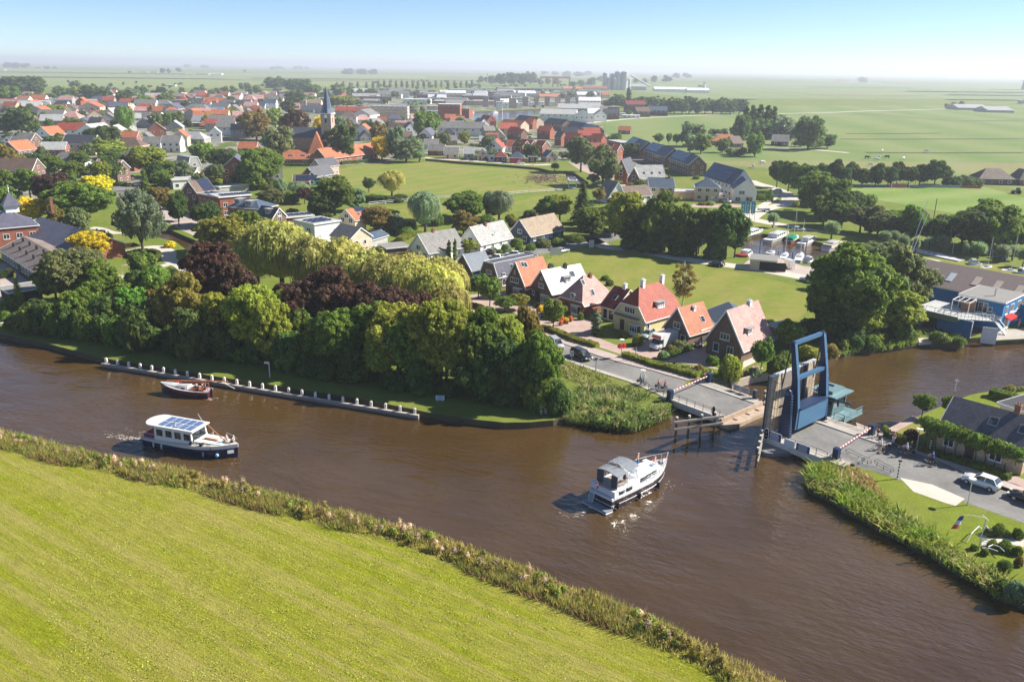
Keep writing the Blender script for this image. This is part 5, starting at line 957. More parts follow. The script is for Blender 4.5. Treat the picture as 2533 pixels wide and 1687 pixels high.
# leaf, standing upright on its right hinge
lf=None
b=MB();bx(b,7.25,7.6,-.35,10.9,.4,8.85);bx(b,7.61,7.70,2.2,7.6,.5,8.80);lf=b.build('leaf','planks',br_,(.30,.25,.21))
for v0_,v1_ in ((-.3,2.1),(8.6,10.85)): b=MB();bx(b,7.61,7.80,v0_,v1_,.5,8.8);b.build('leaf_walkway','planks',lf,(.52,.42,.31))
b=MB();bx(b,7.61,7.95,7.7,8.2,.45,8.7);bx(b,7.0,7.24,-.36,-.2,.4,8.8);bx(b,7.0,7.24,10.7,10.9,.4,8.8)  # bar on the deck face is painted shadow beside the walkway; others are girders
for v in (2.,4.,6.,8.): bx(b,6.9,7.24,v,v+.25,.4,8.6)
b.build('leaf_girder_and_shade','paint',lf,(.05,.06,.08))
b=MB()
for i in range(24): bx(b,7.2,7.82,-.3+i*.47,-.3+i*.47+.24,8.86,9.0)
b.build('leaf_edge','paint',lf,(.8,.8,.78))
b=MB()
for vv in (-.2,10.6):
    for x in (8.05,8.45,8.85): b.bar((x,vv,.8),(x,vv,8.4),.04)
    for i in range(7): b.bar((7.8,vv,.9+i*1.22),(8.85,vv,.9+i*1.22),.05)
b.build('leaf_railing','paint',lf,(.05,.06,.07))
# columns and the balance frame
for v in (1.55,10.95):
    b=MB();pf=[(8.5,.3),(10.3,.3),(10.15,2.5),(9.75,6.7),(9.62,7.05),(9.4,7.25),(9.2,7.25),(8.98,7.05),(8.9,6.7)]
    b.add([(x,v-.3,z) for x,z in pf]+[(x,v+.3,z) for x,z in pf],[tuple(range(9)),tuple(range(9,18))[::-1]]+[(i,i+9,(i+1)%9+9,(i+1)%9) for i in range(9)])
    c_=b.build('column','paint',br_,NAVY);b=MB()
    for k in range(14): bx(b,10.02-.03*k+.1,10.2-.03*k+.1,v-.12,v+.12,.8+k*.42,.95+k*.42)
    for z in (6.6,): b.tube([(9.3,v-.5,z),(9.3,v+.5,z)],.3,10)
    b.build('rack_tooth','paint',c_,LBL)
for v in (2.55,9.95):
    b=MB();pf=[(9.3,1.25),(10.35,1.35),(10.4,4.4),(9.85,8.4),(8.8,13.3),(8.7,13.6),(8.3,13.6),(8.2,13.3),(9.0,8.4),(9.1,4.4)]
    n=len(pf);b.add([(x,v-.2,z) for x,z in pf]+[(x,v+.2,z) for x,z in pf],[tuple(range(n)),tuple(range(n,2*n))[::-1]]+[(i,i+n,(i+1)%n+n,(i+1)%n) for i in range(n)])
    a_=b.build('balance_arm','paint',br_,BLUE);a_.data.materials.append(MT['paint']);b=MB();
    for x,z,x2,z2 in ((10.4,1.3,10.44,4.4),(10.44,4.4,9.9,8.4),(9.9,8.4,8.85,13.3)): b.bar((x,v,z),(x2,v,z2),.5,.06,up=(0,1,0)) if 0 else b.box(((x+x2)/2,v,(z+z2)/2),(.07,.56,math.hypot(x-x2,z-z2)),rm=Matrix.Rotation(math.atan2(x2-x,z2-z),3,'Y'))
    b.build('sunlit_flange','paint',a_,LBL);b=MB();b.tube([(8.45,v-.3,13.2),(8.45,v+.3,13.2)],.32,10);b.build('hinge','paint',a_,NAVY)  # arm's sun-facing edge carries its sunlit tone as a lighter blue
    b=MB();b.tube([(8.45,v-.42 if v<5 else v+.42,13.1),(7.75,v-.42 if v<5 else v+.42,6.4)],.09,6);b.build('pull_rod','paint',br_,(.02,.03,.05))
b=MB();bx(b,8.25,8.7,2.75,9.75,13.,13.5);bx(b,9.2,9.75,2.75,9.75,8.25,8.75);b.build('crossbeam','paint',br_,LBL)
b=MB();bx(b,9.0,10.55,2.75,9.75,1.3,4.2);cw=b.build('counterweight','paint',br_,(.06,.16,.28))
b=MB();bx(b,9.0,10.7,2.7,9.8,4.2,4.45);b.build('counterweight_cap','paint',cw,BLUE)
b=MB();b.tube([(8.6,3.4,5.2),(8.6,4.6,5.2),(8.3,5.,4.7)],.1,6);b.build('drive_arm','paint',br_,(.02,.02,.03))
# operator's cabin
cb=thing('bridge_cabin','small teal operator cabin with wide flat roof beside the raised bridge','cabin',U(0,0),BA)
b=MB();bx(b,6.9,10.,13.,16.6,.35,1.45);bx(b,6.9,10.,13.,16.6,2.55,3.25)
for u,v in ((6.95,13.05),(9.95,13.05),(6.95,16.55),(9.95,16.55),(9.95,14.8)): bx(b,u-.1,u+.1,v-.1,v+.1,1.45,2.55)
b.build('wall','paint',cb,TEAL);b=MB();bx(b,7.,9.9,13.1,16.5,1.45,2.55);b.build('window','glass',cb)
b=MB();bx(b,6.,10.7,12.3,17.4,3.3,3.48);r_=b.build('roof','paint',cb,TEALR);b=MB();b.prism([(7.1,13.2),(9.6,13.2),(9.6,16.6),(7.1,16.6)],3.49,3.95);bx(b,7.6,8.6,15.4,15.8,3.95,4.2);b.build('roof_box','paint',r_,(.14,.23,.25))
b=MB();bx(b,6,12.2,12.5,18.,.05,.33);bx(b,6.5,9,13,17,-1.6,.04);b.build('platform','paint',cb,TEALR)
b=MB()
for z in (.8,1.3): b.tube([(10.8,12.6,z),(12.1,12.6,z),(12.1,17.9,z),(8,17.9,z)],.04,5)
for u,v in ((12.1,12.6),(12.1,14.4),(12.1,16.2),(12.1,17.9),(10,17.9),(8,17.9)): bx(b,u-.03,u+.03,v-.03,v+.03,.34,1.3)
bx(b,12.08,12.12,12.6,17.9,.35,1.0);b.build('railing','paint',cb,TEALR)
b=MB();b.tube([(9.2,12.9,2.9),(12.3,13.3,2.9)],.13,8);b.ball((12.4,13.3,2.9),.16,6);b.build('boom_arm','paint',cb,(.02,.03,.03))
# railings in world coordinates
PM={}
def pmk(h,r):
    b=MB();b.box((0,0,h/2),(max(.06,r*2),max(.06,r*2),h));return b.mesh('post','paint',uv=False)
def rail(label,pts,h=1.0,nr=3,post=1.6,col=(.08,.09,.10),name='railing',r=.028,cat='railing',loop=False,group=None):
    o=pts[0].copy();L=[p-o for p in pts];b=MB();tot=0
    for i in range(nr):
        z=h*(i+1)/nr;b.tube([p+Vector((0,0,z)) for p in L],r,5)
    rt_=thing(name,label,cat,o,0,group);b.build('rail','paint',rt_,col);b=MB();acc=0
    for i in range(len(L)-1):
        d_=L[i+1]-L[i];n=max(1,round(d_.length/post))
        for k in range(n+(i==len(L)-2)):
            p=L[i]+d_*k/n;pm=PM.get((h,r)) or PM.setdefault((h,r),pmk(h,r));ob('post',pm,rt_,col,p)
    return rt_
rail('black railing on the near side of the left bridge span',[U(-13.5,-.2,.3),U(-9,-.2,.36),U(-.1,-.2,.36)])
rail('dark railing on the far side of the left bridge span',[U(-9,10.3,.36),U(-.3,10.3,.36)])
rail('black railing on the near side of the right bridge span',[U(10.8,-.75,.36),U(17,-.75,.36)])
rail('dark railing along the far walkway by the cabin',[U(10.8,12.15,.36),U(17,12.15,.36),U(20.5,12.1,.2)])
for k,(lab,pp) in enumerate((('black hooped railing just right of the near barrier post',('f1',(940,1345),(1150,1440),(1195,1465))),('black hooped railing nearest the striped post on the right bank',('f1',(1220,1450),(1330,1500),(1410,1545))))):
    pts=[P(pp[0],*q) for q in pp[1:]];b=MB();o=pts[0].copy();a=pts[0]-o;c_=pts[-1]-o;dv=c_-a
    arc=[a+dv*.02+Vector((0,0,.35))]+[a+Vector((0,0,.9))]*0+[a+dv*t+Vector((0,0,z)) for t,z in((0,.6),(.04,.85),(.12,.95),(.88,.95),(.96,.85),(1.,.6),(.96,.35),(.88,.25),(.12,.25),(.04,.35),(0,.6))]
    rt_=thing('hoop_rail',lab,'railing',o);b.tube(arc[1:],.03,5,cap=False);b.bar(a+Vector((0,0,.6)),c_+Vector((0,0,.6)),.04);b.build('rail','paint',rt_,(.08,.09,.1));b=MB()
    for t in (.15,.5,.85): b.box(a+dv*t+Vector((0,0,.3)),(.05,.05,.65))
    b.build('post','paint',rt_,(.08,.09,.1))
# barriers
def barrier(c,p0,p1,lab0,lab1):
    for i,(q,lab) in enumerate(((p0,lab0),(p1,lab1))):
        o=P(c,*q,z=.3);o.z=.33 if c=='e4' else .33
        t_=thing('barrier_post',lab,'barrier',o,BA);b=MB();b.box((0,0,.7),(.75,.75,1.4));b.box((0,0,-.15),(.85,.85,.3));b.build('housing','paint',t_,NAVY);b=MB();b.box((0,0,1.43),(.8,.8,.08));b.build('cap','paint',t_,BLUE)
        if i==1:
            b=MB();A=P(c,*p0,z=.3);v=A-o;v.z=0;L=v.length-.2;v.normalize();n=26;b2=MB();Z=1.15
            iv=Matrix.Rotation(-BA,3,'Z')@v
            for k in range(n):
                s=iv*(L*k/n+.25);e=iv*(L*(k+1)/n+.25);(b if k%2 else b2).bar(s+Vector((0,0,Z)),e+Vector((0,0,Z)),.13,.16)
            bo=b.build('boom','paint',t_,(.85,.85,.83));b2.build('red_band','paint',bo,RED)
barrier('e4',(615,538),(992,375),'navy barrier post at the near side of the left span','navy barrier post with red and white boom across the left span')
barrier('f1',(852,1388),(1195,1155),'navy barrier post at the near side of the right span','navy barrier post with red and white boom where cyclists wait')
# signs on the bridge edge
def board(lab,pos,rz,w_,h_,z,col,lines=0,lc=(.9,.9,.9),name='sign',legs=0,rim=None,group=None):
    t_=thing(name,lab,'sign',pos,rz,group);b=MB();b.box((0,0,z),(w_,.05,h_));f=b.build('panel','paint',t_,col)
    if rim: b=MB();b.box((0,.03,z),(w_+.12,.04,h_+.12));b.build('rim','paint',t_,rim)
    if lines:
        b=MB();rr=random.Random(len(lab))
        for i in range(lines):
            ww=w_*rr.uniform(.55,.82);b.box((0,-.03,z+h_*.5-h_*(i+.7)/(lines+.4)),(ww,.01,h_*.35/lines))
        b.build('lettering','paint',f,lc)
    if legs:
        b=MB()
        for x in ((-w_*.35,w_*.35) if legs==2 else (0,)): b.box((x,.05,(z)/2),(.07,.07,z))
        b.build('post','paint',t_,(.5,.5,.5))
    return t_
board('dark blue information board with red corner left on the right bridge span',U(9.4,-1.05,.25),BA,2.,1.1,.7,(.02,.05,.22),5,rim=(.8,.8,.8))
board('plain white board between two blue boards on the bridge edge',U(11.7,-1.05,.2),BA,1.5,1.0,.55,(.6,.68,.72))
board('dark blue information board with white text nearer the barrier',U(13.7,-1.05,.2),BA,1.9,1.05,.55,(.02,.05,.2),6,rim=(.8,.8,.8))
tl=thing('shipping_light','oval black shipping signal with white rim at the pier nose','traffic light',U(8.3,-1.2,.0),BA);b=MB()
ov=[(math.cos(a)*.38,math.sin(a)*.62+ (.3 if math.sin(a)>0 else -.3)) for a in [2*math.pi*i/20 for i in range(20)]]
b.add([(x,-.06,z+1.) for x,z in ov],[tuple(range(20))]);b.add([(x*.78,-.1,(z*.84)+1.) for x,z in ov],[tuple(range(20))],1);b.box((0,0,.4),(.1,.06,1.1),mi=1)
o=b.build('housing','paint',tl,(.85,.85,.85));o.data.materials.append(MT['rubber'])
b=MB();b.ball((0,-.12,1.3),.13,8);b.ball((0,-.12,.8),.13,8);b.build('lamp','gloss',tl,(.3,.3,.28))
for (u,v,lab) in ((-1.,-.45,'black oval shipping signal on the left span railing'),):
    tl=thing('shipping_light',lab,'traffic light',U(u,v,.3),BA);b=MB();b.cyl((0,0,.3),.01,.01,4);b.add([(x*.7,-.05,z*.8+.8) for x,z in ov],[tuple(range(20))]);b.build('housing','rubber',tl);b=MB();b.bar((0,0,0),(0,0,1.3),.06);b.build('post','paint',tl,(.1,.1,.1))
for k,(u,lab) in enumerate(((-4.6,'grey board on the far rail, left one'),(-3.0,'grey board on the far rail, right one'))):
    board(lab+' of two on the left span',U(u,10.45,.3),BA,1.25,.75,.75,(.42,.47,.52))
t_=thing('signal_cabinet','dark signal cabinet at the far end of the left span','cabinet',U(-1.1,10.1,.38),BA);b=MB();b.box((0,0,.65),(.5,.5,1.3));b.build('housing','paint',t_,(.03,.05,.08));b=MB();b.box((0,0,1.33),(.56,.56,.08));b.build('cap','paint',t_,(.1,.15,.2))
# guide fences of posts in the water
def pilefence(c,pts,lab,h,rails=True,grp=None,tip=(.72,.68,.6)):
    W=[P(c,x,y,WZ) for x,y in pts];o=W[0].copy();t_=thing('guide_fence',lab,'fence',o,0,grp);L=[p-o for p in W]
    for p in L:
        b=MB();b.cyl(p+Vector((0,0,-.5)),.17,h+.5,8);pp=b.build('post','wood',t_,(.13,.11,.09));b=MB();b.cyl(p+Vector((0,0,h)),.18,.22,8);b.build('post_cap','paint',pp,tip)
    if rails:
        for z in (h-.45,h-1.5):
            b=MB();d_=(L[-1]-L[0]).normalized();b.bar(L[0]-d_*.6+Vector((.1,-.3,z)),L[-1]+d_*1.2+Vector((.1,-.3,z)),.2,.3);b.build('beam','wood',t_,(.34,.30,.26))
pilefence('e4',((670,900),(790,885),(910,875),(1040,850)),'weathered timber guide fence with four posts left of the gap',2.8)
pilefence('f1',((78,1468),(92,1405),(105,1345),(115,1290)),'short timber guide fence with posts in front of the pier nose',2.6)
pilefence('e4',((1525,608),(1572,575),(1612,548)),'timber guide fence behind the raised leaf',2.4)
# long jetty wall with white-topped posts
jp=[(842,965),(1000,985),(1300,1025),(1600,1065),(1900,1110),(2335,1210)];J0=P('g1',845,960,WZ);J1=P('g2',1055,1312,WZ)
t_=thing('jetty_wall','long weathered timber jetty wall with a row of white-topped posts','jetty',J0);d_=(J1-J0);Lj=d_.length;d_.normalize();nn=Vector((-d_.y,d_.x,0))
b=MB();b.bar(Vector((0,0,.45)),d_*Lj+Vector((0,0,.45)),.35,.5);b.build('beam','wood',t_,(.30,.27,.24));b=MB();b.bar(Vector((0,0,-.05))-nn*.05,d_*Lj+Vector((0,0,-.05))-nn*.05,.3,.38);b.build('lower_beam','wood',t_,(.16,.13,.11))
b=MB();b.bar(Vector((0,0,.71)),d_*Lj+Vector((0,0,.71)),.5,.05);b.build('cap_board','wood',t_,(.42,.38,.33))
np_=25
for k in range(np_):
    p=d_*(Lj*(k+.25)/(np_-.4))+nn*.42;b=MB();b.box(p+Vector((0,0,.2)),(.26,.26,2.));pp=b.build('post','wood',t_,(.20,.16,.13));b=MB();b.box(p+Vector((0,0,1.05)),(.36,.36,.75));b.box(p+Vector((0,0,1.5)),(.3,.3,.16),taper=.4);b.build('post_cap','paint',pp,(.78,.73,.66))
# quay wall behind the bridge garden
b=MB();q=[P('e4',1215,392),P('e4',1430,330),P('e4',1600,300)];t_=thing('quay_wall','low timber quay wall at the garden behind the left span','quay',q[0])
b.bar((0,0,-.2),q[1]-q[0]+Vector((0,0,-.2)),.3,1.4);b.bar(q[1]-q[0]+Vector((0,0,-.2)),q[2]-q[0]+Vector((0,0,-.2)),.28,1.38);b.build('wall','wood',t_,(.5,.42,.33))
# ================================================================ PEOPLE
def skin(name,pts,edges,rad,parent,col,mt_='skin',root=0):
    me=bpy.data.meshes.new(name);me.from_pydata([tuple(p) for p in pts],edges,[]);me.materials.append(MT[mt_]);o=ob(name,me,parent,col)
    m=o.modifiers.new('s','SKIN')
    for i,r in enumerate(rad): me.skin_vertices[0].data[i].radius=(r,r)
    me.skin_vertices[0].data[root].use_root=True;m.use_smooth_shade=True
    s=o.modifiers.new('b','SUBSURF');s.levels=1;s.render_levels=1;return o
PK=[]
def person(pos,rz,pose,label,shirt=(.5,.5,.5),trousers=(.05,.06,.12),hair=(.15,.09,.05),skinc=(.62,.38,.27),sc_=1.,bare=False,hat=None,group=None,pz=0):
    V=Vector
    hip=V((0,0,.93));
    if pose=='sit': hip=V((0,0,.5))
    if pose=='ride': hip=V((-.15,0,.95))
    if pose=='lie': hip=V((0,0,.22))
    lean={'stand':0,'walk':.05,'sit':-.08,'ride':.22,'lie':-.55,'point':0}[pose];up=V((lean,0,1)).normalized() if pose!='lie' else V((-.85,0,.5)).normalized()
    chest=hip+up*.38;neck=hip+up*.56;head=neck+V((up.x*.1,0,.16)) if pose!='lie' else neck+up*.17
    sh=[neck+V((0,s*.17,-.03)) for s in(1,-1)]
    if pose in('stand','walk','point'):
        hp=[hip+V((0,s*.09,-.05)) for s in(1,-1)];st=.0 if pose!='walk' else .22
        kn=[V((st*s+.02,s*.1,.5)) for s in(1,-1)];an=[V((st*s*1.5-.02,s*.1,.08)) for s in(1,-1)]
        el=[sh[0]+V((.03,.09,-.27)),sh[1]+V((.03,-.09,-.27))];wr=[el[0]+V((.12,0,-.22)),el[1]+V((.12,0,-.22))]
        if pose=='point': el[1]=sh[1]+V((.1,-.22,-.08));wr[1]=el[1]+V((.12,-.2,.02))
    elif pose=='sit':
        hp=[hip+V((.02,s*.1,0)) for s in(1,-1)];kn=[hip+V((.42,s*.13,.02)) for s in(1,-1)];an=[V((.5,s*.13,.08)) for s in(1,-1)]
        el=[s_+V((.08,.06*k,-.25)) for s_,k in zip(sh,(1,-1))];wr=[e+V((.22,0,-.05)) for e in el]
    elif pose=='ride':
        hp=[hip+V((.02,s*.09,-.02)) for s in(1,-1)];kn=[V((.22,.11,.62)),V((.12,-.11,.5))];an=[V((.1,.11,.25)),V((-.02,-.11,.08))]
        el=[s_+V((.2,.05*k,-.2)) for s_,k in zip(sh,(1,-1))];wr=[e+V((.22,0,-.06)) for e in el]
    else:
        hp=[hip+V((.02,s*.1,0)) for s in(1,-1)];kn=[hip+V((.42,s*.14,.22)) for s in(1,-1)];an=[V((.8,s*.14,.1)) for s in(1,-1)]
        el=[s_+V((-.02,.2*k,-.15)) for s_,k in zip(sh,(1,-1))];wr=[e+V((.2,-.05,-.08)) for e in el]
    ft=[a+V((.16,0,-.05)) for a in an]
    root=thing('person',label,'person',pos,rz,group,(sc_,)*3)
    pts=[hip,chest,neck,head+V((0,0,-.04)),head+V((0,0,.07)),sh[0],el[0],wr[0],sh[1],el[1],wr[1],hp[0],kn[0],an[0],ft[0],hp[1],kn[1],an[1],ft[1]]
    ed=[(0,1),(1,2),(2,3),(3,4),(2,5),(5,6),(6,7),(2,8),(8,9),(9,10),(0,11),(11,12),(12,13),(13,14),(0,15),(15,16),(16,17),(17,18)]
    rd=[.12,.13,.055,.085,.08,.055,.042,.03,.055,.042,.03,.085,.058,.042,.035,.085,.058,.042,.035]
    skin('body',pts,ed,rd,root,skinc)
    b=MB()
    for w_,s in ((wr[0],1),(wr[1],-1)):
        b.box(w_+V((.05,0,-.02)),(.09,.03,.07))
        for k in range(4): b.bar(w_+V((.09,0,-.05+.022*k)),w_+V((.155-.01*abs(k-1.5),0,-.06+.02*k)),.016)
        b.bar(w_+V((.04,0,.0)),w_+V((.09,-.03*s,.045)),.018)
    b.build('hand','skin',root,skinc)
    if not bare: skin('shirt',[hip+up*.04,chest,neck-up*.05,sh[0],sh[0].lerp(el[0],.75),sh[1],sh[1].lerp(el[1],.75)],[(0,1),(1,2),(2,3),(3,4),(2,5),(5,6)],[.145,.155,.08,.075,.062,.075,.062],root,shirt,'matte',1)
    skin('trousers',[hip+up*.05,hp[0],kn[0],kn[0].lerp(an[0],.5 if bare or pose=='ride' else .9),hp[1],kn[1],kn[1].lerp(an[1],.5 if bare or pose=='ride' else .9)],[(0,1),(1,2),(2,3),(0,4),(4,5),(5,6)],[.14,.105,.075,.062,.105,.075,.062],root,trousers,'matte',0)
    b=MB();b.ball(head+V((-.02,0,.09)),.105,10,sq=(1.05,.95,.85));b.build('hat' if hat else 'hair','matte',root,hat or hair)
    b=MB();b.ball(head+V((.09,0,.0)),.02,6);b.build('nose','skin',root,skinc)
    b=MB()
    for f in ft: b.box(f+V((-.05,0,-.0)),(.26,.09,.07))
    b.build('shoe','matte',root,(.04,.04,.04) if not bare else skinc);return root
def bicycle_proto():
    r=thing('bicycle','x','bicycle',(0,0,0))
    for x in (-.52,.54):
        b=MB();b.tube([(x+math.cos(a)*.34,0,.35+math.sin(a)*.34) for a in [2*math.pi*i/18 for i in range(19)]],.025,5,cap=False);w_=b.build('wheel','rubber',r);b=MB()
        for i in range(6): a=math.pi*i/6;b.bar((x-math.cos(a)*.32,0,.35-math.sin(a)*.32),(x+math.cos(a)*.32,0,.35+math.sin(a)*.32),.008)
        b.build('spokes','metal',w_,(.5,.5,.5))
    b=MB();q=dict(h=(-.52,0,.35),bb=(-.05,0,.32),se=(-.2,0,.85),hd=(.38,0,.85),fk=(.54,0,.35))
    for a,c_ in (('h','bb'),('bb','se'),('h','se'),('bb','hd'),('se','hd'),('hd','fk')): b.tube([q[a],q[c_]],.022,5)
    b.tube([(.38,0,.85),(.36,0,1.02)],.02,5);b.build('frame','gloss',r,(.1,.1,.12))
    b=MB();b.tube([(.2,-.3,1.0),(.36,-.2,1.05),(.38,0,1.03),(.36,.2,1.05),(.2,.3,1.0)],.018,5);b.build('handlebar','metal',r,(.2,.2,.2))
    b=MB();b.box((-.24,0,.93),(.27,.16,.07));b.tube([(-.2,0,.85),(-.22,0,.92)],.02,5);b.build('saddle','rubber',r)
    b=MB();b.box((-.62,0,.72),(.42,.14,.03));b.box((-.6,.14,.55),(.32,.1,.3));b.box((-.6,-.14,.55),(.32,.1,.3));b.build('luggage_carrier','matte',r,(.03,.03,.03))
    bpy.context.view_layer.update();return Proto(r)
BIKE=bicycle_proto()
def bike(pos,rz,label,col=(.08,.08,.1),group=None): return BIKE.put(pos,rz,label,group,colors={'frame':col})
# ================================================================ VEHICLES
def car_proto(kind):
    L,Wd_,H={'suv':(4.3,1.8,1.6),'hatch':(4.1,1.74,1.5),'mpv':(4.6,1.8,1.68),'sedan':(4.6,1.78,1.46)}[kind]
    r=thing({'suv':'suv','hatch':'hatchback','mpv':'minivan','sedan':'estate_car'}[kind],'x','car',(0,0,0));h=L/2;w2=Wd_/2
    # body: cross sections along x (front +x)
    pr={'suv':[(-1,.55,.95,.9),(-.96,.3,1.02,.96),(-.6,.25,1.03,1),(0,.25,1.0,1),(.45,.25,.98,1),(.72,.28,.93,.98),(.93,.32,.78,.92),(1,.42,.62,.82)],
    'hatch':[(-1,.5,.85,.9),(-.95,.28,.92,.96),(-.6,.22,.93,1),(0,.22,.9,1),(.45,.22,.88,1),(.75,.25,.82,.97),(.94,.3,.68,.9),(1,.4,.55,.8)],
    'mpv':[(-1,.5,1.0,.92),(-.96,.28,1.05,.97),(-.6,.22,1.02,1),(0,.22,1.0,1),(.5,.22,.98,1),(.78,.25,.88,.96),(.94,.3,.7,.88),(1,.4,.58,.78)],
    'sedan':[(-1,.45,.85,.88),(-.94,.28,.93,.95),(-.6,.22,.92,1),(0,.22,.89,1),(.4,.22,.87,1),(.72,.25,.80,.97),(.94,.3,.66,.9),(1,.4,.52,.8)]}[kind]
    rg=[]
    for x,z0,z1,k in pr:
        ww=w2*k;m=(z0+z1)/2;rg.append([(x*h,-ww*.92,z0),(x*h,-ww,m-.05),(x*h,-ww*.97,m+.15),(x*h,-ww*.88,z1),(x*h,0,z1+.03),(x*h,ww*.88,z1),(x*h,ww*.97,m+.15),(x*h,ww,m-.05),(x*h,ww*.92,z0)])
    b=MB();b.loft(rg,smooth if 0 else True);b.build('body','gloss',r,(.8,.8,.8),smooth=True)
    zb=pr[3][2];gx={'suv':(-.93,-.72,.05,.42),'hatch':(-.93,-.72,.08,.48),'mpv':(-.95,-.84,.22,.62),'sedan':(-.92,-.72,.02,.40)}[kind]
    b=MB();a,b1,c_,d_=[q*h for q in gx];w0=w2*.9;w1=w2*.72
    bot=[(a,-w0,zb-.04),(d_,-w0*.95,zb-.06),(d_,w0*.95,zb-.06),(a,w0,zb-.04)];top=[(b1,-w1,H-.05),(c_,-w1,H-.03),(c_,w1,H-.03),(b1,w1,H-.05)]
    b.loft([bot,top]);gl=b.build('window','glass',r)
    b=MB();b.loft([[(x*1.0,y*1.02,z-.0) for x,y,z in top],[(b1+.12,-w1*.9,H),(c_-.15,-w1*.9,H),(c_-.15,w1*.9,H),(b1+.12,w1*.9,H)]])
    for i in range(4): b.bar(bot[i],top[i],.09)
    xm=(a+d_)/2-.05;
    for s in(-1,1): b.bar((xm,s*w0*1.0,zb-.05),(xm-.05,s*w1*1.01,H-.05),.09)
    b.build('roof','gloss',r,(.8,.8,.8))
    for x in (-.62,.62):
        for s in (-1,1):
            b=MB();b.tube([(x*h,s*(w2-.21),.33),(x*h,s*(w2+.015),.33)],.33,14);w_=b.build('wheel','rubber',r);b=MB();b.tube([(x*h,s*(w2-.1),.33),(x*h,s*(w2+.03),.33)],.2,10);b.build('rim','metal',w_,(.55,.55,.56))
    for s in(-1,1):
        b=MB();b.box((h*.935,s*w2*.68,.66),(.22,.36,.14));b.build('headlight','gloss',r,(.8,.8,.8));b=MB();b.box((-h*.965,s*w2*.74,.8),(.12,.22,.22));b.build('tail_light','gloss',r,(.45,.02,.02))
    b=MB();b.box((h*.985,0,.42),(.1,Wd_*.6,.14));b.box((-h*.99,0,.4),(.1,Wd_*.8,.16))
    for s in (-1,1): b.box((h*.35,s*(w2+.06),zb),(.14,.16,.11))
    b.build('trim','rubber',r);b=MB();b.box((h*1.0,0,.5),(.04,.5,.11));b.box((-h*1.005,0,.6),(.04,.5,.11));b.build('number_plate','paint',r,(.75,.6,.08))
    bpy.context.view_layer.update();return Proto(r)
CARS={k:car_proto(k) for k in('suv','hatch','mpv','sedan')}
def car(c,f,r,kind,col,label,z=.01,off=.85):
    A=P(c,*f);B=P(c,*r);d_=A-B;d_.z=0;d_.normalize();n=Vector((-d_.y,d_.x,0));m=(A+B)/2
    if n.dot(m-CC)<0: n=-n
    m=m+n*off;m.z=z;o=CARS[kind].put(m,math.atan2(d_.y,d_.x),label,colors={'body':col,'roof':col});return o
SIL=(.42,.43,.45);BK=(.012,.013,.016);CW=(.70,.70,.69)
for a in (('f2',(1330,1045),(1552,1122),'suv',CW,'white SUV waiting on the road in front of the farmhouse'),('f2',(1830,1218),(2010,1275),'sedan',BK,'black estate car at the right edge of the road'),('e1',(1495,1362),(1350,1295),'mpv',(.02,.025,.035),'dark blue minivan on the main street before the bridge'),('e1',(1180,1238),(1075,1150),'mpv',SIL,'silver minivan behind the dark blue minivan, half under the trees'),
 ('e2',(1110,985),(1135,870),'sedan',BK,'black car in the driveway beside the pink roofed house'),('e2',(530,880),(610,830),'hatch',(.25,.33,.33),'grey-green hatchback parked behind the camper'),('e1',(1010,855),(1085,880),'hatch',BK,'black hatchback half hidden under the street tree'),
 ('d3',(1795,957),(1700,975),'sedan',SIL,'silver estate car on the back road behind the white panel'),('d3',(1435,1020),(1345,1008),'sedan',(.04,.05,.06),'dark grey estate parked behind the orange roofed house'),('d3',(1030,1030),(1105,1038),'hatch',CW,'white hatchback parked behind the mansard roofed house'),('d3',(965,965),(1040,985),'hatch',BK,'black hatchback parked at the middle bungalow'),('d3',(1195,1000),(1280,1005),'hatch',(.75,.72,.7),'white vintage car with red seats near the dark grey estate'),
 ('d4',(985,1085),(1120,1108),'hatch',BK,'black hatchback driving past the wide village green'),('d4',(1890,1240),(2020,1255),'suv',CW,'white SUV parked at the edge of the green by the big tree'),('d4',(1975,1262),(2080,1268),'hatch',CW,'second white car, partly behind the big tree'),('d4',(1905,757),(1840,757),'hatch',CW,'white car on the harbour street above the marina'),('d4',(1625,378),(1675,380),'sedan',SIL,'silver car on the curved road by the woods'),('d4',(1115,470),(1175,485),'hatch',CW,'white hatchback before the pyramid roofed house'),('d4',(205,248),(172,240),'hatch',(.1,.2,.3),'blue car by the orange-red gabled house'),
 ('d2',(595,196),(640,196),'hatch',(.08,.28,.55),'bright blue car beside the small hipped bungalow'),('c2',(2045,985),(1990,985),'hatch',BK,'black car on the quay road before the cottages'),('c3',(350,1018),(305,1018),'hatch',CW,'white car beside the bright red cottage'),('c3',(1295,1155),(1260,1150),'hatch',(.2,.3,.38),'light blue car by the light grey roofed house'),('c1',(1395,690),(1340,688),'hatch',(.75,.7,.68),'pale car on the town square by the willow'),('c2',(190,850),(165,845),'hatch',CW,'white car parked under the autumn brown tree'),('c2',(110,835),(80,830),'hatch',BK,'black car parked left of the white one by the brown tree'),('c3',(560,860),(590,865),'hatch',SIL,'silver car between the red terraces'),('c3',(410,790),(380,780),'hatch',SIL,'silver car behind the red roofed corner house'),('h2',(2010,880),(1900,860),'hatch',(.05,.1,.2),'dark blue car under the pollard willows at right')): car(*a)
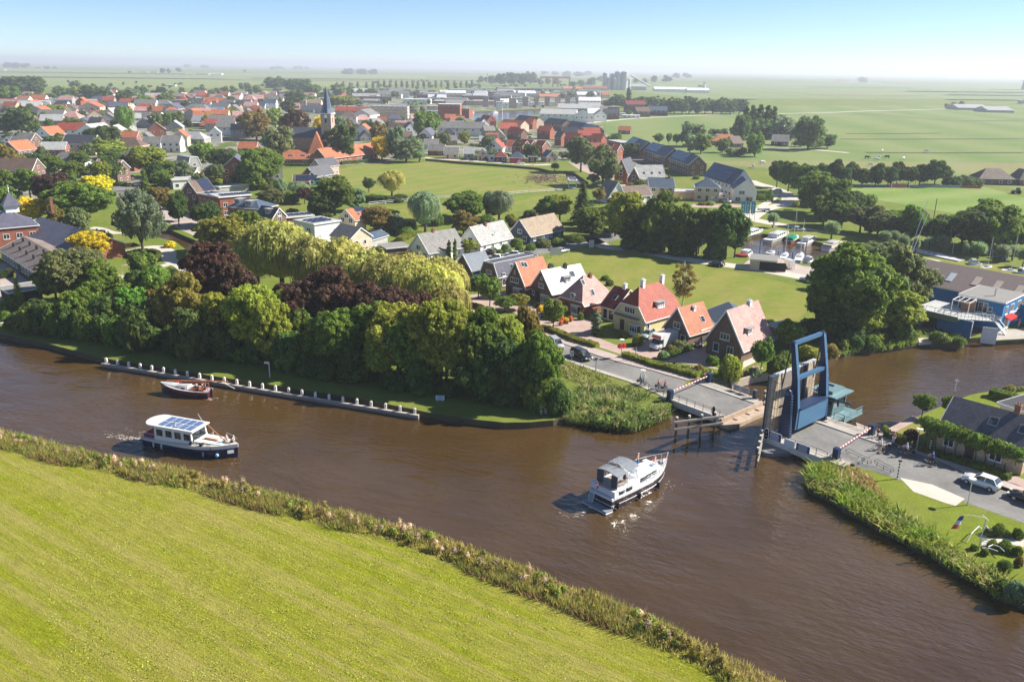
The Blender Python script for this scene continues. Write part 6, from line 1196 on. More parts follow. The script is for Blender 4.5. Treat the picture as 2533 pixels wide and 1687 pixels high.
# camper van
A=P('e2',545,1005);B=P('e2',790,975);d_=(P('e2',565,1015)-P('e2',800,935));d_.z=0;d_.normalize();pos=P('e2',650,985)+Vector((.9,1.6,0));pos.z=.01
t_=thing('camper_van','white camper van with red stripe and blue side art in the driveway','camper van',pos,math.atan2(d_.y,d_.x))
b=MB();b.loft([[(x,s*w_,z) for s,z in ((-1,.45),(1,.45),(1,z1),(-1,z1))] for x,w_,z1 in ((1.2,.95,1.1),(2.0,.95,1.2),(2.7,.85,1.0),(2.9,.75,.85))]);b.build('cab','gloss',t_,CW)
b=MB();b.loft([[(1.0,-.9,1.1),(1.0,.9,1.1),(1.0,.8,1.85),(1.0,-.8,1.85)],[(2.2,-.9,1.15),(2.2,.9,1.15),(1.7,.8,1.85),(1.7,-.8,1.85)]]);b.build('windscreen','glass',t_)
b=MB();b.box((-1.1,0,1.65),(4.3,2.1,2.3));b.box((1.35,0,2.4),(1.1,2.05,.8));bd=b.build('living_box','gloss',t_,CW)
b=MB();b.box((1.91,0,2.35),(.03,1.9,.4));b.box((1.35,-1.035,2.7),(1.1,.03,.14));b.box((-1.1,-1.06,2.7),(4.3,.02,.12));b.build('red_stripe','paint',bd,RED)
b=MB();b.box((-1.6,-1.06,1.2),(2.6,.02,.9));b.box((-1.,-1.065,1.5),(1.,.02,.5));b.build('side_art','paint',bd,(.15,.5,.62))
for x in (-2.4,-.6,.5): b=MB();b.box((x,-1.065,2.05),(.7,.03,.45));b.build('window','glass',t_)
for x in(-2.1,2.1):
    for s in(-1,1): b=MB();b.tube([(x,s*.8,.34),(x,s*1.0,.34)],.34,14);w_=b.build('wheel','rubber',t_);b=MB();b.tube([(x,s*.9,.34),(x,s*1.01,.34)],.18,10);b.build('rim','metal',w_,(.5,.5,.5))
for s in(-1,1): b=MB();b.box((2.9,s*.6,.75),(.08,.25,.18));b.build('headlight','gloss',t_,(.7,.7,.7))
# caravan, box trailer, pickup, tractor
def boxtrailer(pos,rz,name,lab,cat,L,w_,h_,col,round_=False):
    t_=thing(name,lab,cat,pos,rz);b=MB()
    if round_: b.loft([[(x,s*w_/2,z) for s,z in((-1,.5),(1,.5),(1,h_*k),(-1,h_*k))] for x,k in((-L/2,.8),(-L/2+.3,1),(L/2-.5,1),(L/2,.7))])
    else: b.box((0,0,.5+h_/2),(L,w_,h_),taper=.97)
    b.build('box_body','gloss',t_,col);b=MB();b.bar((L/2,-.5,.45),(L/2+1,0,.45),.08);b.bar((L/2,.5,.45),(L/2+1,0,.45),.08);b.build('drawbar','metal',t_,(.3,.3,.3))
    for s in(-1,1): b=MB();b.tube([(0,s*(w_/2-.1),.33),(0,s*(w_/2+.08),.33)],.33,12);b.build('wheel','rubber',t_)
    if round_: b=MB();b.box((.2,-w_/2-.01,1.6),(.9,.03,.6));b.build('window','glass',t_)
boxtrailer(P('d4',1768,1115),-1.2,'box_trailer','white box trailer on the harbour yard beside the brown shed','trailer',2.6,1.5,1.9,CW)
boxtrailer(P('d4',1120,448),.3,'caravan','white caravan parked right of the pyramid roofed house','caravan',4.5,2.1,2.5,CW,True)
boxtrailer(P('d4',1522,565),.1,'flatbed_trailer','white flatbed pickup on the bend road beside the banners','pickup',4.,1.8,.8,(.7,.7,.68))
t_=thing('tractor','green tractor with trailer on the yard behind the sports field','tractor',P('c4',2290,1125),R_(170))
for x,r_ in((-.9,.85),(1.3,.55)):
    for s in(-1,1): b=MB();b.tube([(x,s*.7,r_),(x,s*1.05,r_)],r_,14);b.build('wheel','rubber',t_)
b=MB();b.box((.9,0,1.2),(1.9,.8,.7));b.box((-.4,0,1.1),(1.5,1.1,.7));b.build('body','gloss',t_,(.03,.16,.06));b=MB();b.box((-.6,0,2.0),(1.3,1.3,1.2),taper=.9);b.build('cab','glass',t_)
# ================================================================ BOATS
def hull(root,L,B,Hs,Hb,bands,deckcol=(.8,.8,.78),flare=.7,full=.5,round_=.8,rake=.6,deckz=-.12):
    n=12;S=[i/n for i in range(n+1)]
    def hb(s): return B/2*(round_+(1-round_)*math.sin(min(1,s/full)*math.pi/2)) if s<full else B/2*max(.02,1-((s-full)/(1-full))**2.3)
    def pt(s,t,sg,shr=1.):
        sh=Hs+(Hb-Hs)*s*s;z=-.35+(sh+.35)*t;x=-L/2+L*s+rake*(t-1)*s**6;return (x,sg*hb(s)*(flare+(1-flare)*t**.7)*shr,z)
    for name,t0,t1,col,shr in bands:
        b=MB();k=[t0,(t0+t1)/2,t1];rg=[[pt(s,t,-1,shr) for s in S]+[pt(s,t,1,shr) for s in S[::-1]] for t in k];b.loft(rg,caps=True);b.build(name,'gloss',root,col)
    b=MB();v=[pt(s,1,-1,.97) for s in S]+[pt(s,1,1,.97) for s in S[::-1]];v=[(x,y,z+deckz+.14) for x,y,z in v];b.poly(v);b.build('deck','paint',root,deckcol)
    return hb
def cabin(root,x0,x1,w0,w1,z0,z1,col,name='cabin',win=None,slope=.3,front=.4,mt_='gloss',roofcol=None,over=.08,glass=True):
    b=MB();h=z1-z0
    b.loft([[(x0,-w0,z0),(x1,-w1,z0),(x1,w1,z0),(x0,w0,z0)],[(x0+slope*.3*h,-w0*.9,z1),(x1-front*h,-w1*.9,z1),(x1-front*h,w1*.9,z1),(x0+slope*.3*h,w0*.9,z1)]]);c_=b.build(name,mt_,root,col)
    if win:
        n=win
        for s in(-1,1):
            for i in range(n):
                x=x0+(x1-front*h-x0)*(i+.6)/n;w_=w0+(w1-w0)*(x-x0)/(x1-x0);q=MB();q.box((x,s*w_*.955,z0+h*.6),((x1-x0)/n*.62,.07,h*.42));q.build('window','glass',c_)
        q=MB();q.bar((x1-front*h*.7+.02,0,z0+h*.62),(x1-front*h*.7+.1,0,z0+h*.62),w1*1.5,h*.42,up=(0,0,1)) if 0 else q.box((x1-front*h*.5+.04,0,z0+h*.6),(.05,w1*1.55,h*.45),rm=Matrix.Rotation(-math.atan(front),3,'Y'));q.build('windscreen','glass',c_)
    return c_
def boatpos(c,st,bo,f=.5): A=P(c,*st,z=WZ);B=P(c,*bo,z=WZ);d_=B-A;return A.lerp(B,f),math.atan2(d_.y,d_.x),d_.length
def tubes(root,name,lst,r,col,mt_='metal'):
    b=MB()
    for l in lst: b.tube(l,r,5)
    return b.build(name,mt_,root,col)
# white and dark motor yacht
pos,rz,L=boatpos('f4',(560,1240),(1790,640));L=12.6
y=thing('motor_yacht','white motor yacht with dark hull bands heading for the open bridge','motor boat',pos,rz)
DK=(.035,.022,.028)
hb=hull(y,L,4.1,1.65,2.2,[('lower_hull',0,.5,DK,1),('hull_stripe',.5,.54,CW,1.02),('hull',.54,.84,DK,1.),('upper_hull',.84,1.,CW,1.0)],(.5,.5,.49),full=.5,round_=.9,flare=.94)
b=MB();b.prism([(-7.3,-1.9),(-6.2,-2.),(-6.2,2.),(-7.3,1.9)],.18,.36);sp=b.build('swim_platform','paint',y,(.22,.25,.28));b=MB();b.prism([(-7.4,-2.),(-6.3,-2.05),(-6.3,2.05),(-7.4,2.)],.08,.17);b.build('platform_rim','gloss',sp,CW)
b=MB()
for i in range(6): b.box((-6.4-.12*i*.6,1.1,1.6-.25*i),(.25,.7,.05))
for s in(.75,1.45): b.tube([(-6.3,s,1.9),(-6.75,s,.4)],.04,5)
b.build('stern_ladder','gloss',y,CW)
cabin(y,-1.6,4.2,1.62,1.05,1.6,2.45,CW,'coach_roof',None,0,.6)
b=MB();b.loft([[(-5.9,-1.9,1.5),(-1.4,-1.75,1.5),(-1.4,1.75,1.5),(-5.9,1.9,1.5)],[(-5.9,-1.85,2.35),(-1.,-1.6,2.45),(-1.,1.6,2.45),(-5.9,1.85,2.35)]]);b.build('aft_cabin','gloss',y,CW)
b=MB();b.box((-4.2,0,2.40),(3.,2.6,.06));b.build('cockpit_floor','paint',y,(.35,.3,.25))
b=MB()
for i,(x0,x1,z) in enumerate(((-5.2,-3.5,4.05),(-3.25,-1.3,4.3))):
    b.loft([[(x0,y_,z+.28*(1-(y_/1.6)**2)-.08) for y_ in(-1.6,-1,-.3,.3,1,1.6)]+[(x0,y_,z+.22*(1-(y_/1.6)**2)-.12) for y_ in(1.6,1,.3,-.3,-1,-1.6)],[(x1,y_,z+.28*(1-(y_/1.6)**2)) for y_ in(-1.6,-1,-.3,.3,1,1.6)]+[(x1,y_,z+.22*(1-(y_/1.6)**2)-.04) for y_ in(1.6,1,.3,-.3,-1,-1.6)]])
b.build('canopy','matte',y,(.22,.24,.26))
b=MB();b.box((-5.2,1.1,3.2),(.05,.9,1.6));b.box((-5.2,-1.1,3.2),(.05,.9,1.6));b.box((-4.6,1.58,3.2),(1.2,.04,1.6));b.build('canopy_curtain','matte',y,(.07,.08,.1))
tubes(y,'radar_arch',[[(-3.4,-1.65,2.4),(-3.35,-1.5,4.2),(-3.35,0,4.6),(-3.35,1.5,4.2),(-3.4,1.65,2.4)],[(-3.4,-.5,4.55),(-3.4,-.5,5.1)],[(-3.4,.6,4.5),(-3.4,.6,5.0)]],.05,CW,'gloss')
tubes(y,'canopy_frame',[[(-1.4,-1.6,2.4),(-1.9,-1.55,4.2)],[(-1.4,1.6,2.4),(-1.9,1.55,4.2)],[(-5.2,-1.6,2.4),(-5.2,-1.6,4.1)],[(-5.2,1.6,2.4),(-5.2,1.6,4.1)],[(-4.3,-1.6,2.4),(-2.6,-1.6,4.1)]],.03,(.6,.6,.6))
b=MB();b.box((-1.25,0,2.95),(.05,2.7,1.),rm=Matrix.Rotation(-.5,3,'Y'));b.build('windscreen','screen_glass',y)
b=MB()
for x,w_ in ((-.3,.9),(.9,.8),(2.1,.8)):
    for s in(-1,1): b.box((x,s*(1.49-.085*x),2.08),(w_,.1,.5))
for x in (-4.6,-3.2): b.box((x,-1.83,2.0),(.9,.16,.4))
b.build('window','glass',y);b=MB();b.box((-.1,.2,2.52),(.8,.8,.12));b.box((3.,-.3,2.5),(.7,.5,.1));b.build('deck_hatch','gloss',y,(.3,.35,.42))
R_pts=[(x,s_,2.55+.3*((x+6)/12)**2) for x,s_ in ()]
def raily(sg): return [(-L/2+L*s,sg*hb(s)*.96,1.75+.55*s*s+.62) for s in (.48,.6,.7,.8,.88,.95)]
tubes(y,'bow_rail',[raily(-1)+[(L/2+.15,0,3.0)]+raily(1)[::-1]]+[[(a[0],a[1],a[2]-.62),a] for sg in(-1,1) for a in raily(sg)],.03,(.75,.75,.76))
tubes(y,'stern_rail',[[(-4.8,-1.9,2.35),(-6.1,-1.85,2.5),(-6.3,0,2.5),(-6.1,1.85,2.5),(-4.8,1.9,2.35)]],.03,(.7,.7,.7))
for i,x in enumerate((-5.4,-1.6,2.2)):
    b=MB();b.tube([(x,-hb((x+L/2)/L)-.12,.2),(x,-hb((x+L/2)/L)-.12,.95)],.17,8);b.tube([(x,-hb((x+L/2)/L)-.1,.95),(x,-hb((x+L/2)/L)*.97,1.7)],.015,4);b.build('fender','rubber',y)
b=MB();b.box((3.4,1.2,2.25),(.7,.5,.35));b.build('deck_box','gloss',y,CW);b=MB();b.box((2.1,1.75,2.0),(1.5,.06,.7));b.build('blue_towel','matte',y,(.05,.30,.50))
b=MB();b.tube([(-6.2,.2,2.4),(-6.8,.2,3.4)],.025,5);fl=b.build('flag_staff','paint',y,CW);b=MB();b.box((-6.75,.1,2.75),(.3,.03,.6));b.build('flag','matte',fl,(.55,.08,.12))
def onb(root,pos,rz,x,yy,z,ang,pose,lab,**k):
    m=Matrix.Rotation(rz,3,'Z');return person(pos+m@Vector((x,yy,z)),rz+ang,pose,lab,**k)
SK=(.68,.42,.30)
onb(y,pos,rz,2.3,1.5,1.85,1.9,'stand','bare-chested person standing at the far rail of the motor yacht',bare=True,trousers=(.12,.2,.35),hair=(.7,.62,.5),skinc=SK)
onb(y,pos,rz,4.1,.4,1.95,3.5,'lie','person in pink reclining on the foredeck of the motor yacht',shirt=(.75,.25,.22),trousers=(.45,.4,.4),hair=(.75,.7,.6),skinc=SK)
onb(y,pos,rz,4.9,-.35,2.,3.6,'lie','person with red cap reclining nearest the bow of the motor yacht',shirt=(.8,.7,.65),trousers=(.3,.32,.4),hat=(.6,.03,.03),skinc=SK)
onb(y,pos,rz,-3.0,-.8,2.35,.1,'sit','person in dark shirt at the helm under the grey canopy',shirt=(.12,.03,.03),skinc=SK)
onb(y,pos,rz,-4.6,-.9,2.3,.5,'sit','person sitting at the stern of the motor yacht under the canopy',shirt=(.7,.45,.4),skinc=SK)
# blue steel cruiser with solar roof
pos,rz,L=boatpos('f3',(235,1150),(1570,1400));pos=pos+Vector((0,1.1,0));L=14.3
y=thing('river_cruiser','white cabin cruiser with navy hull and solar panels on its roof','motor boat',pos,rz)
IV=(.80,.80,.74)
hb=hull(y,L,4.,1.25,1.95,[('lower_hull',0,.8,(.012,.018,.07),1),('rubbing_strake',.78,.84,CW,1.03),('bulwark',.84,1.,CW,1.)],(.6,.58,.5),full=.55,round_=.78,rake=.3,flare=.9)
c_=cabin(y,-4.9,1.2,1.65,1.6,1.1,3.25,IV,'wheelhouse',4,0,.12)
b=MB();ag=[-math.pi/2-i*math.pi/8 for i in range(9)]
pl=[(1.5,-1.75),(1.5,1.75)]+[(-5.3+1.5*math.cos(a),-1.8*math.sin(a)) for a in ag];b.prism(pl[::1],3.27,3.42);rf=b.build('cabin_roof','gloss',y,CW)
b=MB()
for i in range(5):
    for s in (-1,1): b.box((-3.8+i*1.1,s*.74,3.47),(.92,1.2,.05))
b.build('solar_panel','gloss',rf,(.10,.16,.30));tubes(y,'roof_antenna',[[(1.,1.2,3.4),(.2,1.2,4.6)],[(-1.5,-1.3,3.6),(-2.4,-.2,3.6),(-.8,-.2,3.6),(-1.6,-1.4,3.6)]],.03,CW,'gloss')
cabin(y,1.2,5.4,1.45,1.0,1.15,1.85,IV,'trunk_cabin',3,0,.3);b=MB();b.box((2.9,0,1.9),(2.,.55,.06));b.build('wooden_hatch','wood',y,(.35,.16,.07))
tubes(y,'lowered_mast',[[(1.9,.9,3.4),(5.6,-.2,1.9)]],.07,(.55,.2,.08),'paint');tubes(y,'mast_fork',[[(3.,.5,1.8),(2.9,.55,3.0)],[(2.3,.9,2.2),(3.1,.5,2.9)]],.03,CW,'paint')
tubes(y,'stern_rail',[[(-L/2+L*s,sg*hb(s)*.95,2.0) for s in (.3,.2,.1,.02)] for sg in(-1,1)]+[[(-L/2+.2,-1.4,2.),(-L/2+.1,1.4,2.)]],.03,CW,'gloss')
b=MB();b.box((-6.,0,1.5),(1.8,2.6,.5));b.build('aft_bench','matte',y,(.25,.05,.10))
for i,x in enumerate((-5.,-3.6,3.,4.8)):
    b=MB();sx=(x+L/2)/L;
    if i==3: b.ball((x,-hb(sx)-.15,.55),.28,10)
    else: b.tube([(x,-hb(sx)-.12,.3),(x,-hb(sx)-.12,.9)],.12,8)
    b.build('fender','gloss',y,(.2,.38,.6) if i>1 else CW)
b=MB();b.box((6.35,-.62,.95),(.8,.03,.45),rm=Matrix.Rotation(.72,3,'Z'));b.build('name_board','paint',y,(.7,.72,.75))
m=Matrix.Rotation(rz,3,'Z')
for i,x in enumerate((1.2,2.8)): o=bike(pos+m@Vector((x+.4,-1.62,1.15)),rz,('bicycle on the side deck of the navy cruiser, '+('near its windscreen','near its bow')[i]),(.25,.2,.2))
onb(y,pos,rz,5.3,.1,1.55,2.6,'sit','person in pink sitting on the foredeck of the navy cruiser',shirt=(.8,.5,.5),trousers=(.7,.55,.5),hair=(.7,.68,.65),skinc=SK)
onb(y,pos,rz,6.2,.3,1.5,3.1,'sit','person in white at the very bow of the navy cruiser',shirt=(.75,.72,.7),trousers=(.25,.1,.1),hat=(.75,.75,.75),skinc=SK)
tubes(y,'bow_rail',[[(-L/2+L*s,sg*hb(s)*.95,2.1+.5*s) for s in (.8,.88,.95,.99)] for sg in(-1,1)],.03,(.6,.6,.6))
# small tjalk-like sailing boat with lowered mast
A=P('f3',455,440,WZ);B=P('f3',1120,500,WZ);d_=A-B;rz=math.atan2(d_.y,d_.x);pos=(A+B)/2+Vector((0,.9,0));L=8.4
y=thing('sailing_boat','small dark red sailing boat with lowered wooden mast by the jetty wall','sailing boat',pos,rz)
hb=hull(y,L,2.8,1.0,1.75,[('hull',0,.8,(.06,.018,.025),1),('rubbing_strake',.74,.84,(.22,.02,.05),1.04),('bulwark',.84,1.,(.10,.02,.03),.99)],(.40,.41,.42),full=.5,round_=.72,rake=.1)
cabin(y,-.6,2.3,.95,.7,1.05,1.55,CW,'cabin',3,0,.2);b=MB();b.box((-2.2,0,1.0),(2.4,1.7,.3));b.build('cockpit','wood',y,(.42,.14,.05))
tubes(y,'mast',[[(3.,.1,2.1),(-7.2,-.1,2.75)]],[.11] if 0 else .09,(.6,.2,.08),'paint');tubes(y,'boom',[[(.8,.3,1.9),(-4.2,.35,2.3)],[(1.,-.3,1.85),(-3.,-.2,2.1)]],.07,(.5,.17,.07),'paint');tubes(y,'furled_sail',[[(.5,.1,2.15),(-3.6,.1,2.5)]],.17,(.30,.12,.08),'matte')
tubes(y,'boat_hook',[[(-6.2,-.1,2.6),(-7.3,-1.8,.9)]],.04,CW,'paint');tubes(y,'mast_crutch',[[(-3.9,-.3,1.1),(-4.,0,2.5),(-3.9,.3,1.1)]],.04,(.5,.2,.1),'paint')
b=MB();b.box((-4.35,0,.6),(.3,.1,1.6));b.build('rudder','wood',y,(.05,.04,.04));b=MB();b.box((1.9,-.9,1.6),(.4,.2,.3));b.build('red_buoy','gloss',y,(.75,.03,.03))
b=MB();b.poly([(.9,-1.42,.2),(-1.1,-1.44,.2),(-1.2,-1.5,1.05),(.9,-1.5,1.1)][::-1]);b.build('leeboard','wood',y,(.05,.045,.05))
for i,(x,yy,an,lab,sh) in enumerate(((-1.6,-.5,0,'person in white at the cockpit front of the dark red sailing boat',(.8,.78,.75)),(-2.4,.45,.6,'person in red on the far cockpit side of the dark red sailing boat',(.5,.06,.04)),(-2.6,-.5,3.,'person in pink nearest the camera in the dark red sailing boat',(.75,.45,.38)),(-3.4,.1,0,'helmsman in dark blue at the stern of the dark red sailing boat',(.03,.05,.12)))): onb(y,pos,rz,x,yy,.75,an,'sit' if i!=2 else 'stand',lab,shirt=sh,hair=(.5,.4,.3),skinc=SK,sc_=.95)
# wakes
def foam(c,pts,lab,n=70,sz=.5,name='wake'):
    W=[P(c,x,y,WZ) for x,y in pts];rr=random.Random(3);b=MB()
    for i in range(n):
        t=rr.random()*(len(W)-1);k=int(t);p=W[k].lerp(W[min(k+1,len(W)-1)],t-k);s=sz*(.25+.9*rr.random())*(1-.5*t/(len(W)-1));p=p+Vector((rr.gauss(0,.45),rr.gauss(0,.30),0));a=rr.uniform(-.6,.3);m_=9
        ring=[(p.x+math.cos(2*math.pi*j/m_+a)*s*rr.uniform(.6,1.3)*1.9,p.y+math.sin(2*math.pi*j/m_+a)*s*rr.uniform(.3,.7)) for j in range(m_)]
        b.add([(x_,y_,WZ+.012+.0012*i) for x_,y_ in ring]+[(p.x,p.y,WZ+.03+.0012*i)],[(j,(j+1)%m_,m_) for j in range(m_)])
    tag(b.build(name,'foam',uv=False),kind='stuff')
sheet('boat_inlet',((1120,1010),(1240,1060),(1190,1240),(1330,1260),(1500,1200),(1540,990),(1340,950)),.03,'calm_water','h1')
foam('f3',((240,1130),(120,1090),(0,1080),(-180,1050),(-350,1000)),'',110,.42);foam('f3',((1120,500),(1250,510),(1380,545)),'',40,.22);foam('f4',((560,1270),(350,1310),(150,1370),(-60,1400)),'',70,.24)
# marina boats
def mboat(c,st,bo,B,lab,col=CW,kind='motor',deck=CW,mast=None,cov=None,group=None,base=WZ,H=(1.,1.35),L=None):
    pos,rz,L0=boatpos(c,st,bo);L=L or max(3.5,L0);t_=thing({'motor':'motor_boat','sail':'sailing_boat','row':'rowing_boat'}[kind],lab,'boat' if kind!='sail' else 'sailing boat',pos+Vector((0,0,base-WZ)),rz,group)
    hull(t_,L,B,H[0],H[1],[('hull',0,.82,col,1),('rubbing_strake',.82,.9,(col[0]*.5,col[1]*.5,col[2]*.5),1.03),('bulwark',.9,1,CW,1)],deck)
    if kind=='motor': cabin(t_,-L*.28,L*.16,B*.38,B*.34,H[0],H[0]+1.35,CW,'cabin',4,0,.4);cabin(t_,L*.16,L*.34,B*.33,B*.2,H[0],H[0]+.6,CW,'fore_cabin',2,0,.4)
    if kind=='sail': cabin(t_,-L*.1,L*.25,B*.3,B*.2,H[0],H[0]+.45,CW,'cabin',3,0,.4)
    if cov: cabin(t_,-L*.45,L*.1,B*.45,B*.4,H[0]-.05,H[0]+.9,cov,'cover',None,.4,.5,'matte')
    if mast: 
        tubes(t_,'mast',[[(L*.08,0,H[0]),(L*.08,0,H[0]+mast)]],.07,(.75,.75,.76));tubes(t_,'rigging',[[(L*.49,0,H[1]),(L*.08,0,H[0]+mast*.96)],[(-L*.49,0,H[0]),(L*.08,0,H[0]+mast*.98)]],.02,(.6,.6,.62));tubes(t_,'boom',[[(L*.06,0,H[0]+1.2),(-L*.38,0,H[0]+1.25)]],.09,(.08,.10,.2) if not cov else cov,'matte')
    return t_
mboat('d4',(1320,830),(1515,770),3.2,'long white boat with pale green waterline moored at the left end of the marina',col=(.55,.72,.66))
mboat('d4',(1560,870),(1760,790),3.9,'large white cruiser moored beside the green covered boat')
mboat('d4',(1760,880),(1850,830),2.6,'boat under a bright green cover between two white cruisers',col=(.35,.1,.05),kind='row',cov=(.01,.22,.13),mast=9)
mboat('d4',(1880,905),(2030,845),3.2,'white cruiser with long row of windows right of the green covered boat')
mboat('d4',(2120,950),(2280,895),3.4,'cream and white cruiser with canopy moored under the pollard willow',cov=(.45,.4,.33))
mboat('d4',(1310,1035),(1400,985),2.8,'white motor boat by the trees, next to the red dinghy')
mboat('d4',(1275,1030),(1355,1042),1.9,'red dinghy lying at the foot of the tree belt',col=(.4,.01,.015),kind='row',deck=(.4,.01,.015),base=0,H=(.6,.7))
mboat('d4',(1700,1050),(1745,1000),2.,'small white sailing boat with tall mast left of the box trailer',kind='sail',mast=9)
mboat('d4',(1560,1000),(1620,985),2.2,'white sailing boat with tall mast behind the brown shed',kind='sail',mast=11)
mboat('d4',(1850,1070),(1890,1000),2.2,'white sailing boat with mast between trailer and small cabin boat',kind='sail',mast=10)
mboat('d4',(1925,1085),(2005,1070),2.2,'small white open cabin boat at the marina quay near the parked cars')
mboat('h2',(1360,950),(640,790),3.8,'long white yacht with dark masts moored behind the corrugated hall',kind='sail',L=16,H=(1.3,1.7))
for k,(x,yb,h_) in enumerate(((880,770,15.),(1170,800,10.))): 
    p=P('h2',x,yb+60,WZ);t_=HS and None;b=MB();b.tube([(0,0,0),(0,0,h_)],.11,6);b.bar((0,-1,h_*.62),(0,1,h_*.62),.05);o=b.build('ship_mast','metal',None,(.05,.05,.06),loc=p+Vector((0,0,1.3)));tag(o,('tall dark mast with crosstrees','shorter dark mast at the stern')[k]+' of the long white yacht','mast')
mboat('h2',(1510,1000),(1700,1010),2.6,'white covered motor boat behind the middle of the corrugated hall',cov=(.7,.72,.75))
mboat('h2',(1740,1050),(1820,1040),2.1,'small white sailing boat with slim mast behind the corrugated hall',kind='sail',mast=8)
mboat('h2',(2050,1090),(2200,1110),2.6,'white sailing boat with mast near the right end of the corrugated hall',kind='sail',mast=9)
mboat('h2',(2270,1130),(2380,1150),2.6,'white motor boat at the far right end behind the corrugated hall')
for i,(x,yy) in enumerate(((600,860),(650,830))):
    b=MB();b.tube([(0,0,-1.4),(0,0,.3),(6.5,8,13.5 if i==0 else 9.5)],.07,5);tag(b.build('derrick_spar','metal',None,(.8,.8,.8),loc=P('h2',x,yy)+Vector((0,0,1.4))),('longer','shorter')[i]+' of the two slanting white spars left of the long yacht','spar')
for i,(x,yb,yt) in enumerate(((1490,910,820),(1935,925,850),(2070,970,890),(2085,1080,1010),(1660,1030,965),(1800,1035,980),(1720,905,840))):
    p=P('d4',x,yb,WZ);b=MB();b.cyl((0,0,-.3),.12,2.6,8);o=b.build('mooring_post','wood',None,(.10,.08,.07),loc=p);TR.append([tag(o,'x','mooring post','mooring posts in the marina'),'dark mooring post standing in the marina',*pxl('d4',x,yb),None,pxl('d4',x,yb)])
for i,(c,x,yb,x2) in enumerate((('c2',2270,555,2330),('c2',2060,555,2110),('c3',60,550,110),('c3',530,540,570),('c3',600,530,640))):
    mboat(c,(x,yb+6),(x2,yb),4,['white cruiser moored in front of the harbour blocks','white boat at the left end of the far harbour','small white boat in the far harbour channel','white boat beside the harbour quay with green bushes','last white boat at the right end of the far harbour'][i])
mboat('d3',(800,97),(870,97),2.,'dark punt in the ditch below the quay cottages',col=(.03,.03,.03),kind='row',deck=(.05,.05,.05));mboat('d3',(1390,140),(1455,135),2.,'dark red punt in the ditch right of the red cottage',col=(.25,.02,.03),kind='row',deck=(.3,.05,.06))
# ================================================================ BOATHOUSE
house('h1',(330,361),(2700,823),'s','bl',(.25,.19,.17),4.2,(330,30),D=15,rm='corrugated',win=None,wm='planks',label='long hall with brown corrugated roof behind the blue boathouse',name='hall',cat='hall',solar=())
hall=HS[-1][0];rfo=[c for c in hall.children if c.name.startswith('roof')][0]
def hpt(x,y_,z): # point in hall frame under h1 pixel at height z
    return hall.matrix_world
bpy.context.view_layer.update();mi=hall.matrix_world.inverted()
rv=[v.co.copy() for v in rfo.data.vertices][:4];nrm=(rv[1]-rv[0]).cross(rv[2]-rv[1]).normalized()
for i,(x,y_) in enumerate(((685,240),(1000,300),(1410,365),(1750,430),(2100,505))):
    X,Y=pxl('h1',x,y_);v=cd+cr*((X-1266.5)/F)-cu*((Y-843.5)/F);o_=mi@CC;dv=mi.to_3x3()@v;t=(rv[0]-o_).dot(nrm)/dv.dot(nrm);p=o_+dv*t
    ux=(rv[1]-rv[0]).normalized();b=MB();mm=Matrix((ux,nrm.cross(ux),nrm)).transposed();b.box(p+nrm*.06,(1.3,3.,.08),rm=mm);b.build('skylight','paint',rfo,(.55,.58,.62) if i<2 else (.55,.45,.35))
BLW=(.012,.14,.36)
bh,W_,D_,hw_,hr_=house('h1',(385,825),(1112,990),'flat',BLW,'lg',3.0,D=10,wm='planks',win=None,label='blue wooden boathouse with open bay and roof terrace at the water',name='boathouse',cat='boathouse',over=.25,door=False)
b=MB();b.box((W_*.42,-.02,1.35),(W_*.28,.06,2.5));b.build('bay_shade_panel','rubber',bh)  # black panel on the wall stands in for the bay's shaded inside
b=MB();b.box((W_+1.3,.2,1.0),(2.6,.16,4.4));b.build('wing_wall','planks',bh,BLW);b=MB();b.box((W_+2.65,.2,1.0),(.1,.22,4.5));b.box((W_+1.3,.2,3.25),(2.7,.24,.12));b.build('white_edge','paint',bh,WHT)
b=MB();b.box((W_*.55,4.,3.3),(W_*.95,7.5,.1));b.build('terrace_floor','paint',bh,(.5,.5,.47));b=MB();b.box((W_*.62,-.5,3.05),(W_*.78,.14,1.1));b.build('terrace_parapet','paint',bh,(.16,.20,.19))
tr=[(W_*.25,-.5),(W_,-.5),(W_+4.5,3.2)]
b=MB();b.bar((W_*.3,-.5,4.5),(W_,-.5,4.5),.07);[b.box((W_*t,-.5,4.05),(.07,.07,.9)) for t in(.3,.5,.7,.85)];b.build('terrace_railing','metal',bh,(.2,.22,.22))
b=MB()
for z in (3.3,3.85,4.5): b.bar((W_,-.5,z),(W_+5,3.3,z+.1),.1)
for i in range(11): t=i/10;b.box((W_+5*t,-.5+3.8*t,3.95),(.09,.09,1.2))
b.build('white_railing','paint',bh,WHT);b=MB();b.prism([(W_*.95,-.4),(W_+.2,-.4),(W_+5.,3.4),(W_+2.,6.5),(W_*.9,6)],3.18,3.32);b.build('terrace_extension','paint',bh,(.5,.5,.48))
b=MB();pg=[(W_*.62,4.2,5.6),(W_*.62+3.2,4.2,5.6),(W_*.62+3.2,7.2,5.9),(W_*.62,7.2,5.9)]
for i in range(4): b.bar(pg[i],pg[(i+1)%4],.14);b.bar(pg[i],(pg[i][0],pg[i][1],3.3),.1)
for t in(.33,.66): b.bar((pg[0][0]+3.2*t,4.2,5.6),(pg[0][0]+3.2*t,7.2,5.9),.1)
b.build('pergola_frame','paint',bh,(.8,.76,.72));b=MB();b.box((W_*.62+1.9,6.9,4.3),(2.4,.4,1.9));b.build('pergola_back','wood',bh,(.35,.18,.12))
b=MB();b.box((W_+2.2,.6,1.),(.1,.1,1));
b=MB();b.box((W_+5.4,1.6,.9),(2.6,.12,3.2),rz=.5);b.build('white_door','paint',bh,(.72,.70,.72))
